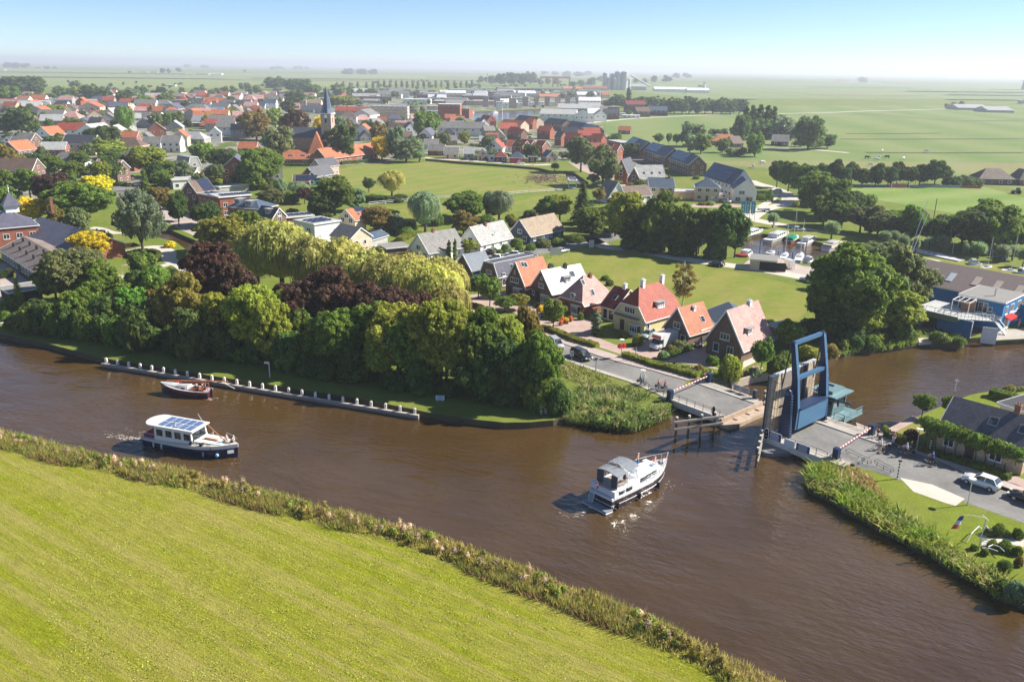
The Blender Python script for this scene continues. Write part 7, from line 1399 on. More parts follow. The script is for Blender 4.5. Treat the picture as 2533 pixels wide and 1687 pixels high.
b=MB();b.bar((1.2,-.3,2.3),(1.3,-2.6,2.2),.12);b.bar((1.3,-2.6,2.2),(1.3,-2.7,-.2),.12);b.build('gate_frame','paint',bh,WHT)
b2_,W2,D2,_,_=house('h1',(1150,590),(1862,727),'flat',(.02,.20,.46),'gr',5.8,D=11,wm='planks',win=[('R',.18,3.3,1.3,1.6,2),('R',.45,3.3,1.9,1.6,3),('R',.8,3.3,1.9,1.6,3),('R',.3,.2,2.6,2.2,4),('R',.85,.7,1.6,1.3,2),('F',.50,3.2,2.6,2.1,3),('F',.72,3.7,.8,.9,1)],label='two-storey blue clubhouse with flat grey roof and red awning',name='clubhouse',cat='building',door=False,over=.3)
b=MB();b.box((W2*.5,-.9,.0),(.1,.1,.1));b=MB();b.box((W2+.6,D2*.3,2.75),(1.2,4.,.12),rm=Matrix.Rotation(.35,3,'Y'));b.box((W2+1.15,D2*.3,2.4),(.06,4.,.35));b.build('awning','matte',b2_,(.70,.03,.03))
b=MB();b.cyl((W2*.62,D2*.35,5.9),.18,1.7,10);b.cyl((W2*.62,D2*.35,7.5),.26,.2,10);b.build('flue_pipe','metal',b2_,(.7,.7,.7))
b=MB();b.box((W2*.22,1.0,5.0),(2.8,2.,1.4));b.build('stair_head','planks',b2_,(.02,.22,.48))
sg=b=MB();b.box((W2*.78,-.12,2.75),(3.6,.08,.8));sgn=b.build('name_sign','paint',b2_,WHT)
def textmesh(txt,size,parent,loc,rot,col,name='lettering'):
    cu_=bpy.data.curves.new(name,'FONT');cu_.body=txt;cu_.size=size;cu_.extrude=.01;cu_.align_x='CENTER';cu_.align_y='CENTER';o=bpy.data.objects.new(name,cu_);COL.objects.link(o)
    me=bpy.data.meshes.new_from_object(o.evaluated_get(bpy.context.evaluated_depsgraph_get()));bpy.data.objects.remove(o);me.materials.clear();me.materials.append(MT['paint']);q=ob(name,me,parent,col,loc);q.rotation_euler=rot;return q
textmesh('OOST',.72,sgn,(W2*.78+.6,-.18,2.75),(math.pi/2,0,0),(.05,.08,.2));b=MB();b.box((W2*.78-1.15,-.17,2.75),(.9,.01,.3));b.build('lettering','paint',sgn,(.35,.4,.5))
b=MB();b.box((W2+.07,D2*.55,2.95),(.06,4.4,.45));b.build('wall_board','paint',b2_,(.7,.74,.78))
b=MB();s0=Vector((W2*.80,-.6,3.0));s1=Vector((W2*.80+3.3,-1.2,.1))
for k in(-.4,.4): b.bar(s0+Vector((0,k,0)),s1+Vector((0,k,0)),.09,.22)
for i in range(9): b.box(s0.lerp(s1,(i+.5)/9),(.3,.8,.05))
b.bar(s0+Vector((0,.4,.9)),s1+Vector((0,.4,.9)),.07);b.bar(s0+Vector((0,.4,0)),s0+Vector((0,.4,.9)),.06);b.bar(s1+Vector((0,.4,0)),s1+Vector((0,.4,.9)),.06)
b.build('outside_stair','paint',b2_,WHT)
slab('quay_deck',[Q('p',(2430,834),(2459,842),(2533,838),(2700,827),(2700,800),(2533,812),(2470,818),(2440,820))],-.4,.05,'concrete',None,None,'pale concrete quay deck with white edge in front of the blue clubhouse','quay')
slab('small_landing',[Q('p',(2271,838),(2303,836),(2306,845),(2273,848))],-.5,.1,'wood',(.55,.48,.42),None,'small wooden landing stage among the reeds near the boathouse','landing')
house('d4',(1395,1030),(1650,1050),'flat','be','gr',2.5,D=6.5,win=None,door=False,label='beige shed with black doors on the marina yard',name='shed',cat='shed',over=.25)
b=MB();t_=HS[-1][0];
b.box((5.6,-.02,1.15),(6.4,.06,2.2));b.build('door','rubber',t_)
# ================================================================ FARMHOUSE on the right bank
fm,W_,D_,_,_=house('f2',(1050,530),(1900,785),'s','yb',(.13,.125,.15),2.6,(1193,207),D=9.5,chim=((7.6,4.9,1.3,(.25,.12,.08)),),sky=(('F',5.6,.62,1.,1.2),('F',9.2,.62,1.,1.2),('F',13.2,.33,1.3,1.4)),win=[('F',.16,.9,1.3,1.4,2),('D',.41,.1,1.1,2.1,1),('F',.7,.9,1.5,1.4,2)],label='low farmhouse with dark tiled roof and three rooflights behind trained lime trees',name='farmhouse',over=.35)
b=MB();b.cyl((-.2,D_/2,7.),.06,1.9,6,.02);b.box((-.2,D_/2,8.5),(.5,.05,.06));b.build('finial','paint',fm,WHT)
house('p',(2475,1000),(2560,1030),'flat','wh','bk',2.8,D=6,wm='paint',win=None,label='low annex with dark flat roof right of the farmhouse chimney',name='annex',door=False) if 1 else 0
for i in range(10):
    x=930+i*96;tree('f2','T','g',x,400+i*33,690+i*28,84,desc='trained lime tree in the row before the farmhouse');TR[-1][0]['group']='trained lime trees before the farmhouse'
def hedge(c,pts,w_,h_,lab,col='d',dens=60,s=.2,z=0):
    W=[P(c,x,y) for x,y in pts];o=W[0].copy();b=MB();rr=random.Random(len(lab));L=[p-o for p in W]
    for i in range(len(L)-1):
        a=L[i];e=L[i+1];dv=e-a;n=max(1,int(dv.length/1.2));nv=Vector((-dv.y,dv.x,0)).normalized()
        for k in range(n):
            p0=a+dv*k/n;p1=a+dv*(k+1)/n;hh=h_*rr.uniform(.85,1.05);b.bar(p0+Vector((0,0,hh*.46)),p1+Vector((0,0,hh*.46)),w_*.9,hh*.92)
            for _ in range(int(dens*(dv.length/n)*(h_+w_)/1.5)):
                f=rr.random();sd=rr.choice((0,1,2));q=p0.lerp(p1,f)
                if sd==0: q=q+nv*rr.uniform(-.5,.5)*w_+Vector((0,0,hh*rr.uniform(.93,1.08)));nn_=Vector((0,0,1))
                else: sg=1 if sd==1 else -1;q=q+nv*sg*w_*rr.uniform(.45,.56)+Vector((0,0,hh*rr.random()));nn_=nv*sg
                card(b,q,(nn_+rdir(rr)*.6).normalized(),s*rr.uniform(.7,1.3),rr)
    return tag(b.build('hedge','leaf',None,FC[col],loc=o,uv=False),lab,'hedge')
hedge('f2',((535,600),(640,640),(725,672)),.9,1.3,'dark clipped hedge behind the standing man in pink')
hedge('f2',((800,690),(1000,760),(1160,812),(1330,868)),1.1,.75,'long low hedge under the trained limes, left of the farmhouse door','g')
hedge('f2',((1390,885),(1620,960),(1750,1010)),1.2,.85,'low hedge right of the farmhouse door by the white SUV','g')
hedge('f2',((1560,190),(1700,225),(1860,275)),1.6,1.3,'rounded green hedge behind the farmhouse chimney','g')
hedge('f2',((1640,180),(1893,140)),.5,.5,'low strip hedge by the far quay rail','g')
hedge('e1',((1010,980),(1130,1020),(1400,1130),(1650,1200)),1.3,.9,'clipped yellow-green hedge along the pavement left of the flower baskets','y')
hedge('e1',((180,720),(330,770),(420,800)),1.2,.9,'clipped hedge strip near the silver minivan behind the trees','y')
hedge('e2',((270,1050),(400,1090),(600,1160),(800,1210),(1080,1290)),1.3,.9,'clipped yellow-green hedge along the pavement towards the bridge','y')
hedge('e2',((775,1060),(870,1020),(1000,975)),.8,1.1,'square dark hedge between the two driveways','g')
hedge('d3',((100,1000),(250,1010)),1.2,1.2,'hedge behind the willows by the bungalow garage','y');hedge('c2',((1130,1360),(1300,1370),(1480,1350)),3,2.4,'tall mixed hedge below the lone willow on the field')
hedge('d2',((770,360),(1030,350)),2,2.,'green hedge behind the long carport roof','g');hedge('d2',((210,205),(400,195),(640,205)),2,2.,'garden hedge before the small hipped bungalow','y');hedge('c2',((380,1035),(600,1035),(820,1010)),2,1.4,'low hedge in front of the red tiled school','g');hedge('c2',((900,1020),(1240,990)),2,1.4,'low hedge before the right wing of the school','g')
hedge('d3',((150,860),(220,820),(300,790)),2.,1.5,'bright green hedge left of the cypress bungalow','y');hedge('d3',((1250,830),(1330,850),(1400,880)),1.2,1.2,'hedge between the middle and the tan roofed bungalow','y')
hedge('d4',((1260,455),(1400,455),(1480,440)),1.4,2.2,'green hedge in front of the white gabled house','g');hedge('d1',((0,1130),(130,1110)),2.,1.6,'dark round hedge beside the almshouse row','d')
ring=[(1400+150*math.cos(a)*1.0,915+38*math.sin(a)) for a in [2*math.pi*i/14 for i in range(15)]];hedge('d1',ring,1.,1.,'circular low hedge around the feathery tree','g')
# fences and small street things
rail('white post and rail fence along the green field',[P('c2',*q) for q in((1150,1395),(1300,1380),(1500,1365),(1700,1340),(1900,1330))],1.2,2,3.5,(.8,.8,.78),'field_fence',.07,'fence')
rail('pale fence at the lower edge of the brushwood field',[P('c3',*q) for q in((210,1300),(400,1285),(560,1275),(700,1265))],1.2,2,3.5,(.8,.79,.76),'field_fence',.07,'fence')
rail('dark railing at the road bend by the tree belt',[P('d3',*q) for q in((2080,785),(2160,765),(2250,748))],1.,2,2,(.1,.1,.1))
rail('advert boards along the goal end of the sports pitch',[P('c4',*q) for q in((945,1068),(1290,1072))],1.0,6,4,(.12,.25,.32),'pitch_fence',.09,'fence')
rail('advert boards right of the goal along the sports pitch',[P('c4',*q) for q in((1440,1074),(1850,1078))],1.0,6,4,(.25,.38,.42),'pitch_fence',.09,'fence')
rail('red advert boards at the right end of the sports pitch',[P('c4',*q) for q in((1855,1079),(2010,1083))],1.0,6,4,(.5,.06,.05),'pitch_fence',.09,'fence')
p0=P('c4',1105,1066);p1=P('c4',1580,1068);b=MB();L=p1-p0
t_=thing('ball_net','tall green ball-catching net behind the goal','net',p0);hN=hts(p0,pxl('c4',0,980)[1])
for i in range(6): q=L*i/5;b.tube([q,q+Vector((0,0,hN))],.09,5)
b.bar((0,0,hN),L+Vector((0,0,hN)),.1);b.build('pole','paint',t_,(.10,.2,.2));b=MB()
for i in range(24): q=L*(i+.5)/24;b.bar(q,q+Vector((0,0,hN)),.03)
for i in range(9): b.bar(Vector((0,0,hN*i/9)),L+Vector((0,0,hN*i/9)),.03)
b.build('net','paint',t_,(.05,.10,.10))
p0=P('c4',1300,1080);p1=P('c4',1440,1082);L=p1-p0;t_=thing('football_goal','white football goal at the far end of the pitch','goal',p0);b=MB();h_=2.9
for q in (Vector((0,0,0)),L): b.box(q+Vector((0,0,h_/2)),(.25,.25,h_))
b.bar((0,0,h_),L+Vector((0,0,h_)),.25);b.build('goal_frame','paint',t_,CW);b=MB();b.bar((0,2.2,.9),L+Vector((0,2.2,.9)),.06,1.8);b.build('goal_net','paint',t_,(.42,.12,.12))
def lamp(c,x,yb,yt,lab,arm=True,col=(.55,.58,.58),basket=False,cat='street lamp'):
    p=P(c,x,yb);h_=max(2.5,hts(p,pxl(c,0,yt)[1]));t_=thing('street_lamp',lab,cat,p,.4);b=MB();b.tube([(0,0,0),(0,0,h_*.5),(0,0,h_)],[.08,.06,.045],6);b.build('pole','metal',t_,col)
    b=MB()
    if arm=='disc': b.cyl((0,0,h_),.12,.12,10,.42);b.cyl((0,0,h_+.12),.42,.05,12)
    elif arm: b.tube([(0,0,h_-.1),(.25,0,h_+.1),(.9,0,h_+.1)],.05,5);b.box((1.1,0,h_+.08),(.6,.25,.1))
    else: b.ball((0,0,h_+.1),.2,8)
    b.build('lamp_head','paint',t_,(.7,.72,.7))
    if basket:
        for s in(-1,1): b=MB();rr=random.Random(4);clump(b,Vector((s*.35,0,h_-1.05)),.42,160,.13,rr,.8,-1);b.build('flower_basket','leaf',t_,(.55,.03,.08))
lamp('f2',1342,1250,1005,'pale street lamp with flat disc head on the verge beside the white SUV','disc');lamp('f2',845,730,520,'pale street lamp with disc head at the start of the trained limes','disc')
lamp('e1',1920,1320,1115,'street lamp carrying red hanging flower baskets','disc',basket=True);lamp('e4',345,425,265,'pale street lamp beside the waiting cyclists left of the bridge','disc')
for i,(c,x,yb,yt,l) in enumerate((('d4',918,1020,835,'tall street lamp in front of the dark tree belt'),('h2',1260,800,510,'white curved street lamp between pollard willows'),('d1',1210,615,500,'slim lamp post beside the feathery tree'),('d4',1620,330,270,'street lamp on the curved road by the woods'),('d3',2020,500,360,'slim white lamp post by the tall conifer'),('c2',1305,1510,1380,'slim white mast in the gardens below the field fence'),('d3',1068,930,755,'slim pole in front of the middle bungalow'),('d4',1005,560,430,'thin young lamp post on the verge of the close'),('d1',1190,1110,1040,'thin post on the park lawn near the path'),('c3',2060,900,780,'slim pole by the red roofed farm'),('c3',1815,570,510,'white post beside the field track and trees'),('d1',600,745,600,'white flag pole without flag left of the yellow shrub'))): lamp(c,x,yb,yt,l,i not in(11,5))
def zebra(c,x,yb,yt,lab):
    p=P(c,x,yb);h_=max(2.,hts(p,pxl(c,0,yt)[1]));t_=thing('striped_post',lab,'striped post',p);b=MB();w_=MB();n=11
    for k in range(n): (b if k%2 else w_).cyl((0,0,h_*k/n),.09,h_/n,8)
    b.build('black_band','paint',t_,(.02,.02,.02));w_.build('white_band','paint',t_,CW);b=MB();b.ball((0,0,h_+.1),.22,6,sq=(1.3,1,.6));b.build('lamp_head','rubber',t_)
zebra('f2',663,997,830,'black and white striped post by the hoop rails on the right bank');zebra('f2',970,755,620,'black and white striped post beside the trained limes');zebra('e1',1632,1480,1330,'black and white striped post on the verge by the dark minivan');zebra('e1',2083,1350,1195,'black and white striped post next to the camper driveway')
def postsign(c,x,yb,yt,lab,w_,h_,col,legs=1,lines=0,rz=0,**k):
    p=P(c,x,yb);hh=max(.8,hts(p,pxl(c,0,yt)[1]));return board(lab,p,rz,w_,h_,hh-h_/2,col,lines,legs=legs,**k)
postsign('e1',1355,1360,1240,'white road sign on the verge beside the dark minivan',.6,.9,CW,1,2,lc=(.1,.1,.3));postsign('g2',1220,1175,1125,'small pale blue and white notice board on the river bank',1.3,.75,(.55,.68,.78),2,2,lc=(.1,.2,.4))
p=P('g1',2228,1045);t_=thing('bank_sign','white hooked sign post on the grass bank behind the jetty','sign',p);hh=hts(p,pxl('g1',0,925)[1]);b=MB();b.box((0,0,hh/2),(.12,.12,hh));b.build('post','paint',t_,CW);b=MB();b.box((-.35,0,hh),(.75,.1,.3));b.build('panel','paint',t_,CW)
postsign('d3',1665,1010,915,'large white panel on two posts beside the back road',3.2,2.,CW,2,rz=.2);postsign('d3',2010,920,840,'white panel on two posts at the corner of the green',1.8,2.1,(.7,.7,.7),2,rz=.6)
postsign('d4',30,880,790,'round dark road sign at the corner of the tree belt',.6,.6,(.05,.05,.06));postsign('f1',1110,1440,1370,'small white sign on the hoop railing by the barrier',.5,.6,CW,1)
for i,x in enumerate((1345,1390,1440)):
    p=P('d4',x-12,690+i*4);hT=hts(p,pxl('d4',0,465)[1]);t_=thing('banner',('left','middle','right')[i]+' one of the three tall blue banners by the bend','banner',p);b=MB();b.tube([(0,0,0),(0,0,hT)],.07,6);b.build('flag_pole','metal',t_,(.75,.77,.78));b=MB();w_=1.35;h_=hT*.5;b.box((-.1-w_/2,0,hT-h_/2-.1),(w_,.04,h_));f=b.build('banner_cloth','matte',t_,(.10,.36,.48))
    b=MB();cx=-.1-w_/2;b.add([(cx-.4,-.03,hT-1.7),(cx+.4,-.03,hT-1.7),(cx,-.03,hT-.9)],[(0,1,2)])
    for k in range(7): b.box((cx,-.03,hT-2.2-k*h_*.09),(.45,.01,h_*.06))
    b.build('lettering','paint',f,(.8,.85,.85))
# Dutch-striped flag on the pole in the right foreground
p=P('h3',888,845);hT=hts(p,pxl('h3',0,420)[1]);t_=thing('flag_pole','white flag pole with drooping red white and blue flag in the corner garden','flag pole',p);b=MB();b.tube([(0,0,0),(0,0,hT*.55),(.1,0,hT)],[.07,.06,.05],6);b.bar((0,-.6,hT),(0,.6,hT),.05);b.build('pole','paint',t_,CW);q=P('h3',888,845)
b=MB();b.tube([(.1,0,hT),(-1.3,0,hT+.25),(-2.3,.1,hT+.2)],.03,5);b.build('gaff','paint',t_,CW)
for k,cl in enumerate(((.05,.10,.35),(.75,.72,.72),(.65,.12,.10))):
    b=MB();z0=hT+.15-k*.5
    b.poly([(-2.2-.22*k,.1,z0),(-2.6-.22*k,.15,z0-.1),(-2.85-.22*k,.2,z0-.62),(-2.4-.2*k,.05,z0-.55)]);b.poly([(-2.2-.22*k,.12,z0),(-2.4-.2*k,.07,z0-.55),(-2.1-.1*k,.3,z0-.6)]);b.build('flag_stripe','matte',t_,cl)
t_=thing('step_rails','white curved step rails down to the garden on the right bank','railing',P('h3',760,740));b=MB()
A0=P('h3',760,740);
for a in (((930,570),(740,745)),((960,600),(1010,650))):
    u_,v_=[P('h3',*q)-A0 for q in a];b.tube([u_+Vector((0,0,.1)),u_.lerp(v_,.3)+Vector((0,0,.9)),u_.lerp(v_,.8)+Vector((0,0,.8)),v_+Vector((0,0,.1))],.05,5)
for k in range(5): u_=P('h3',870+20*k,640+30*k)-A0;b.tube([u_,u_+Vector((.9,-.35,.05))],.06,4)
u_=[P('h3',*q)-A0+Vector((0,0,.7)) for q in((1000,870),(1060,840),(1150,870),(1210,930))];b.tube(u_,.05,5);u_=[P('h3',*q)-A0+Vector((0,0,.5)) for q in((930,860),(1030,870),(1130,905))];b.tube(u_,.05,5);b.build('rail','paint',t_,CW)
sheet('garden_terrace',((930,740),(1000,700),(1120,680),(1260,630),(1479,690),(1479,800),(1200,740),(1060,780),(1000,850),(930,850)),.02,'path','h3')
# planters with yellow flowers
for i,(x,yy) in enumerate(((1140,915),(1190,895),(1235,945),(1280,920),(1345,900),(1300,925),(1240,895))):
    p=P('e1',x,yy);t_=thing('planter','x','planter',p,.3*i,'planters on the clinker yard');b=MB();b.box((0,0,.3),(.6,.6,.6));b.build('tub','wood',t_,(.30,.12,.06));b=MB();clump(b,Vector((0,0,.8)),.42,110,.13,random.Random(i),.8,-1);b.build('flowers','leaf',t_,(.6,.42,.04) if i%2 else (.65,.25,.08));TR.append([t_,'wooden tub of flowers',*pxl('e1',x,yy),None,pxl('e1',x,yy)])
# brushwood heap, white drawbridge, silos, mast, crane
b=MB();rr=random.Random(2)
for i in range(420):
    p=Vector((rr.gauss(0,5.5),rr.gauss(0,9),0));hh=max(0,2.2-(p.x/7)**2-(p.y/11)**2);p.z=rr.random()*hh;dv=rdir(rr);dv.z*=.3;b.bar(p,p+dv*rr.uniform(1,3),rr.uniform(.08,.25))
tag(b.build('brushwood_heap','bark',None,(.33,.24,.18),loc=P('c3',560,1160)),'heap of cut brown brushwood at the right end of the field','wood heap')
p=P('d3',1825,345);t_=thing('white_drawbridge','small white wooden drawbridge over the pond','bridge',p);hT=hts(p,pxl('d3',0,262)[1]);b=MB()
for x in(-1.6,1.6): b.box((x,0,hT/2),(.35,.35,hT));b.bar((x,-5,hT+.3),(x,7,hT+.6),.3,.35)
b.box((0,0,hT),(3.6,.35,.35));b.box((0,-4.8,hT+.3),(3.4,1.2,.7));b.build('gantry','paint',t_,CW);b=MB();b.box((0,4,.1),(3,9,.25));b.build('deck','wood',t_,(.4,.36,.3))
b=MB()
for x,y_,r_,h_ in((0,0,7,38),(16,4,6,36),(30,0,8,42),(46,2,9,42),(58,6,5,26),(8,-8,4.5,24),(22,-8,4.5,26)): b.cyl((x,y_,0),r_,h_,16);b.cyl((x,y_,h_),r_,3,16,1.)
t_=tag(b.build('silos','paint',None,(.5,.5,.5),loc=P('c3',1090,342)),'cluster of tall pale concrete silos on the horizon','silos');b=MB();b.bar((62,0,34),(100,-60,10),3);b.build('conveyor','paint',t_,(.6,.6,.6))
def mast(c,x,yb,yt,r_,name,lab,col,cat): p=P(c,x,yb);hh=hts(p,pxl(c,0,yt)[1]);b=MB();b.cyl((0,0,0),r_,hh,8,r_*.6);b.box((0,0,hh),(r_*3,r_*3,hh*.04));tag(b.build(name,'paint',None,col,loc=p),lab,cat)
mast('c3',1993,340,270,5,'chimney_stack','slender pale tower at the right end of the far factory',(.65,.65,.65),'tower');mast('c3',20,330,200,.9,'radio_mast','slim radio mast above the industrial estate',(.4,.42,.45),'mast');mast('c3',465,245,152,1.5,'wind_turbine_mast','thin white mast on the horizon left of the silos',(.8,.8,.8),'mast')
mast('c2',2230,330,195,.8,'radio_mast','pale lattice mast left of the far wood',(.5,.52,.55),'mast');mast('c3',840,330,250,.8,'radio_mast','dark mast right of the orange cranes',(.3,.3,.32),'mast');mast('c4',2345,300,225,6,'tank_tower','dark tower at the right edge of the far plain',(.15,.2,.28),'tower');mast('c3',155,620,500,.35,'ship_mast','white mast over the harbour terrace',(.8,.8,.8),'mast');mast('c3',1060,560,440,.35,'ship_mast','reddish mast beside the white harbour halls',(.45,.3,.3),'mast')
for i,x in enumerate((585,690)):
    p=P('c3',x,318);b=MB()
    for sx in(-22,22): b.box((sx,0,12),(3,8,24))
    b.box((0,0,25),(50,7,4));tag(b.build('gantry_crane','paint',None,(.75,.25,.08),loc=p),('left','right')[i]+' orange gantry crane in the far industrial yard','crane')
t_=[h for h in HS if 'x']  # scaffolded apartment: balcony slabs in front of the pale block
p=P('c2',1330,612);b=MB()
for k in range(5): b.box((0,-2.2,1+3*k),(58,3.4,.35))
for k in range(13): b.box((-28+k*4.66,-3.8,7),(.35,.35,14))
tag(b.build('scaffold','paint',None,(.5,.5,.46),loc=p,rz=-.04),'scaffolding with balcony slabs around the pale apartment block','scaffold')
# cows in the far meadow
for i,(x,yy,wh_) in enumerate(((1105,848,0),(1205,845,1),(1265,845,0),(1393,858,1),(1135,906,1),(272,888,1),(203,920,1),(1185,865,1),(1225,795,1),(1580,795,1))):
    p=P('c4',x,yy);t_=thing('cow','x','cow',p,i*1.3,'cows grazing in the far meadow',(1.35,)*3);cl=CW if wh_ else (.03,.03,.03);b=MB()
    b.tube([(-1.,0,1.05),(-.8,0,1.1),(0,0,1.02),(.7,0,1.1),(.95,0,1.15)],[.22,.38,.42,.36,.22],8);b.tube([(.85,0,1.15),(1.3,0,.9),(1.6,0,.55)],[.22,.15,.12],6);b.tube([(1.5,0,.62),(1.85,0,.4)],[.15,.09],6)
    for x_ in(-.75,.65):
        for s in(-1,1): b.tube([(x_,s*.22,.9),(x_+.05,s*.22,.45),(x_,s*.22,0)],[.13,.08,.06],5)
    b.tube([(-1.05,0,1.2),(-1.2,0,.6)],[.04,.03],4);b.build('body','matte',t_,cl);TR.append([t_,('white' if wh_ else 'black')+' cow grazing in the far meadow',*pxl('c4',x,yy),None,pxl('c4',x,yy)])
# ================================================================ PEOPLE AND BICYCLES on land
def heading(a): return R_(a)
BR=BA
def cyc(c,x,y_,ang,lab,col,shirt,tr,hair=(.3,.22,.15),hat=None,ride=True,z=.02,pose=None,boff=(0,0)):
    p=P(c,x,y_);p.z=z;bike(p,R_(ang),'bicycle of the '+lab,col)
    a=R_(ang);n=Vector((-math.sin(a),math.cos(a),0))
    if ride: person(p+Vector((math.cos(a),math.sin(a),0))*-.08+Vector((0,0,.12)),a,'ride',lab,shirt=shirt,trousers=tr,hair=hair,hat=hat,skinc=SK)
    else: person(p-n*.5,a,pose or 'stand',lab,shirt=shirt,trousers=tr,hair=hair,hat=hat,skinc=SK)
L1=-49
cyc('e4',335,400,L1,'person in light blue waiting on a bicycle farthest left',(.05,.05,.06),(.2,.35,.6),(.05,.05,.08),z=.02);cyc('e4',372,412,L1,'person in pale shirt waiting beside the lamp left of the bridge',(.1,.12,.15),(.45,.55,.65),(.3,.35,.4),hair=(.6,.58,.55))
cyc('e4',510,450,L1,'person in coral shirt on a bicycle near the left barrier',(.06,.06,.06),(.75,.3,.25),(.1,.1,.12));cyc('e4',572,468,L1,'person in red shirt on a bicycle nearest the left barrier',(.05,.05,.05),(.5,.04,.05),(.08,.08,.1))
cyc('f1',1270,1320,131,'person in white shirt on a bicycle just behind the right boom',(.04,.04,.05),(.8,.8,.78),(.35,.28,.22),hat=(.8,.8,.8))
cyc('f1',1235,1215,131,'person in black top standing with a bicycle by the far barrier post',(.3,.2,.12),(.03,.03,.04),(.55,.6,.68),ride=False,hair=(.03,.03,.03))
cyc('f2',735,775,131,'person in pale blue on a bicycle before the dark hedge',(.35,.08,.09),(.5,.65,.8),(.04,.04,.05),hat=(.6,.6,.6));cyc('f2',770,760,131,'person in black leaning on a bicycle beside the pale blue rider',(.1,.1,.1),(.05,.05,.06),(.1,.1,.12),ride=False)
cyc('f2',985,860,131,'person in blue jersey and red bag on a racing bicycle',(.06,.02,.02),(.03,.12,.4),(.03,.03,.04),hat=(.05,.15,.5))
bike(P('f2',540,700)+Vector((0,0,.1)),R_(120),'riderless dark bicycle parked at the kerb behind the white shirted rider')
person(P('f2',620,662)+Vector((0,0,.12)),R_(-120),'point','man in pink shirt and white trousers standing before the dark hedge',shirt=(.7,.25,.25),trousers=(.8,.8,.78),hair=(.3,.2,.15),skinc=SK)
person(P('g2',2005,1278),R_(-100),'stand','person in pale clothes standing on the grass point, left of the pair',shirt=(.75,.7,.6),trousers=(.6,.58,.5),hat=(.8,.78,.7),skinc=SK);person(P('g2',2040,1272),R_(-80),'stand','person in dark top and white trousers on the grass point',shirt=(.05,.03,.05),trousers=(.8,.8,.8),skinc=SK)
person(P('d3',128,795),R_(30),'stand','gardener in dark red shirt in the back garden',shirt=(.35,.03,.05),trousers=(.05,.05,.08),skinc=SK)
person(P('d1',1290,190),R_(30),'walk','person in pink walking on the town street',shirt=(.7,.4,.4),skinc=SK);person(P('d1',1265,185),R_(30),'walk','person in white walking on the town street, left of the one in pink',shirt=(.8,.8,.8),skinc=SK)
person(P('h1',2085,1110),R_(-60),'stand','person in red at the clubhouse front by the awning',shirt=(.6,.1,.1),trousers=(.5,.5,.5),skinc=SK)
for i,x in enumerate((1600,1650,1700)): bike(P('h1',x,1185)+Vector((0,0,.06)),R_(60+i*15),('left','middle','right')[i]+' bicycle parked under the outside stair of the clubhouse')
bike(P('e2',850,1170)+Vector((0,0,.12)),R_(-30),'bicycle leaning at the clipped hedge near the white and pink flowers')
# ================================================================ BANK VEGETATION
rv_=random.Random(9)
def blades(name,pts,wd,hgt,dens,col,bw=.09,lean=.25,z=0.,off=(0,0),mt_='blade',clumpy=0.,hz=None):
    b=MB()
    for i in range(len(pts)-1):
        a=pts[i];e=pts[i+1];dv=e-a;L=dv.length
        if L<1e-3 or L>200: continue
        nv=Vector((-dv.y,dv.x,0)).normalized()
        for _ in range(int(L*wd*dens)):
            q=a+dv*rv_.random()+nv*(rv_.uniform(-.5,.5)*wd+off[0])
            k=noise.noise(Vector((q.x*.22,q.y*.22,len(name)*3.1)))
            if clumpy and k<clumpy: continue
            h_=hgt*(rv_.uniform(.5,1.1))*(1+.55*k);yw=rv_.uniform(0,6.28);s=Vector((math.cos(yw),math.sin(yw),0))*bw*rv_.uniform(.6,1.4);t=Vector((rv_.gauss(0,lean),rv_.gauss(0,lean),1))*h_
            q=Vector((q.x,q.y,z-.25));n=len(b.v);b.v+=[tuple(q-s),tuple(q+s),tuple(q+t*.55+s*.8),tuple(q+t*.55-s*.8),tuple(q+t)];b.f+=[(n,n+1,n+2,n+3),(n+3,n+2,n+4)];b.m+=[0,0]
    return tag(b.build(name,mt_,None,col,uv=False),kind='stuff')
def tufts(name,pts,wd,hgt,dens,col,s=.22,z=0.,off=0.,clumpy=0.,n=26,rad=.5):
    b=MB()
    for i in range(len(pts)-1):
        a=pts[i];e=pts[i+1];dv=e-a;L=dv.length
        if L<1e-3 or L>200: continue
        nv=Vector((-dv.y,dv.x,0)).normalized()
        for _ in range(int(L*wd*dens+rv_.random())):
            q=a+dv*rv_.random()+nv*(rv_.uniform(-.5,.5)*wd+off);k=noise.noise(Vector((q.x*.2,q.y*.2,len(name)+col[0]*40)))
            if clumpy and k<clumpy: continue
            r=rad*rv_.uniform(.6,1.3);h_=hgt*(.6+.6*rv_.random())*(1+.6*k);clump(b,Vector((q.x,q.y,z+h_*.55)),r,n,s,rv_,.75,-.8,fl=h_/r*.55)
    return tag(b.build(name,'leaf',None,col,uv=False),kind='stuff')
me_=[p for p in meadow_edge if p.y<420]
tufts('bank_vegetation',me_,2.0,.8,.8,(.26,.21,.06),.14,0,0,-.05,46,.42)
tufts('bank_vegetation',me_,1.9,.8,.8,(.21,.26,.05),.14,0,.2,.05,46,.42)
tufts('bank_vegetation',me_,1.8,1.05,.42,(.44,.34,.24),.09,.1,.1,-.05,50,.38)
tufts('bank_vegetation',me_,1.4,.6,.9,(.30,.28,.04),.13,0,-.9,.05,34,.35)
blades('bank_vegetation',me_,3.2,.95,75,(.34,.29,.09),.035,.32,0,(-.1,0));blades('bank_vegetation',me_,2.6,1.1,14,(.34,.25,.15),.03,.25,0,(.1,0));blades('bank_vegetation',me_,3.6,.95,60,(.22,.29,.05),.04,.35,0,(-.2,0),clumpy=-.1)
blades('bank_vegetation',me_,3.6,.85,45,(.36,.22,.11),.035,.35,0,(-.5,0),clumpy=.05)
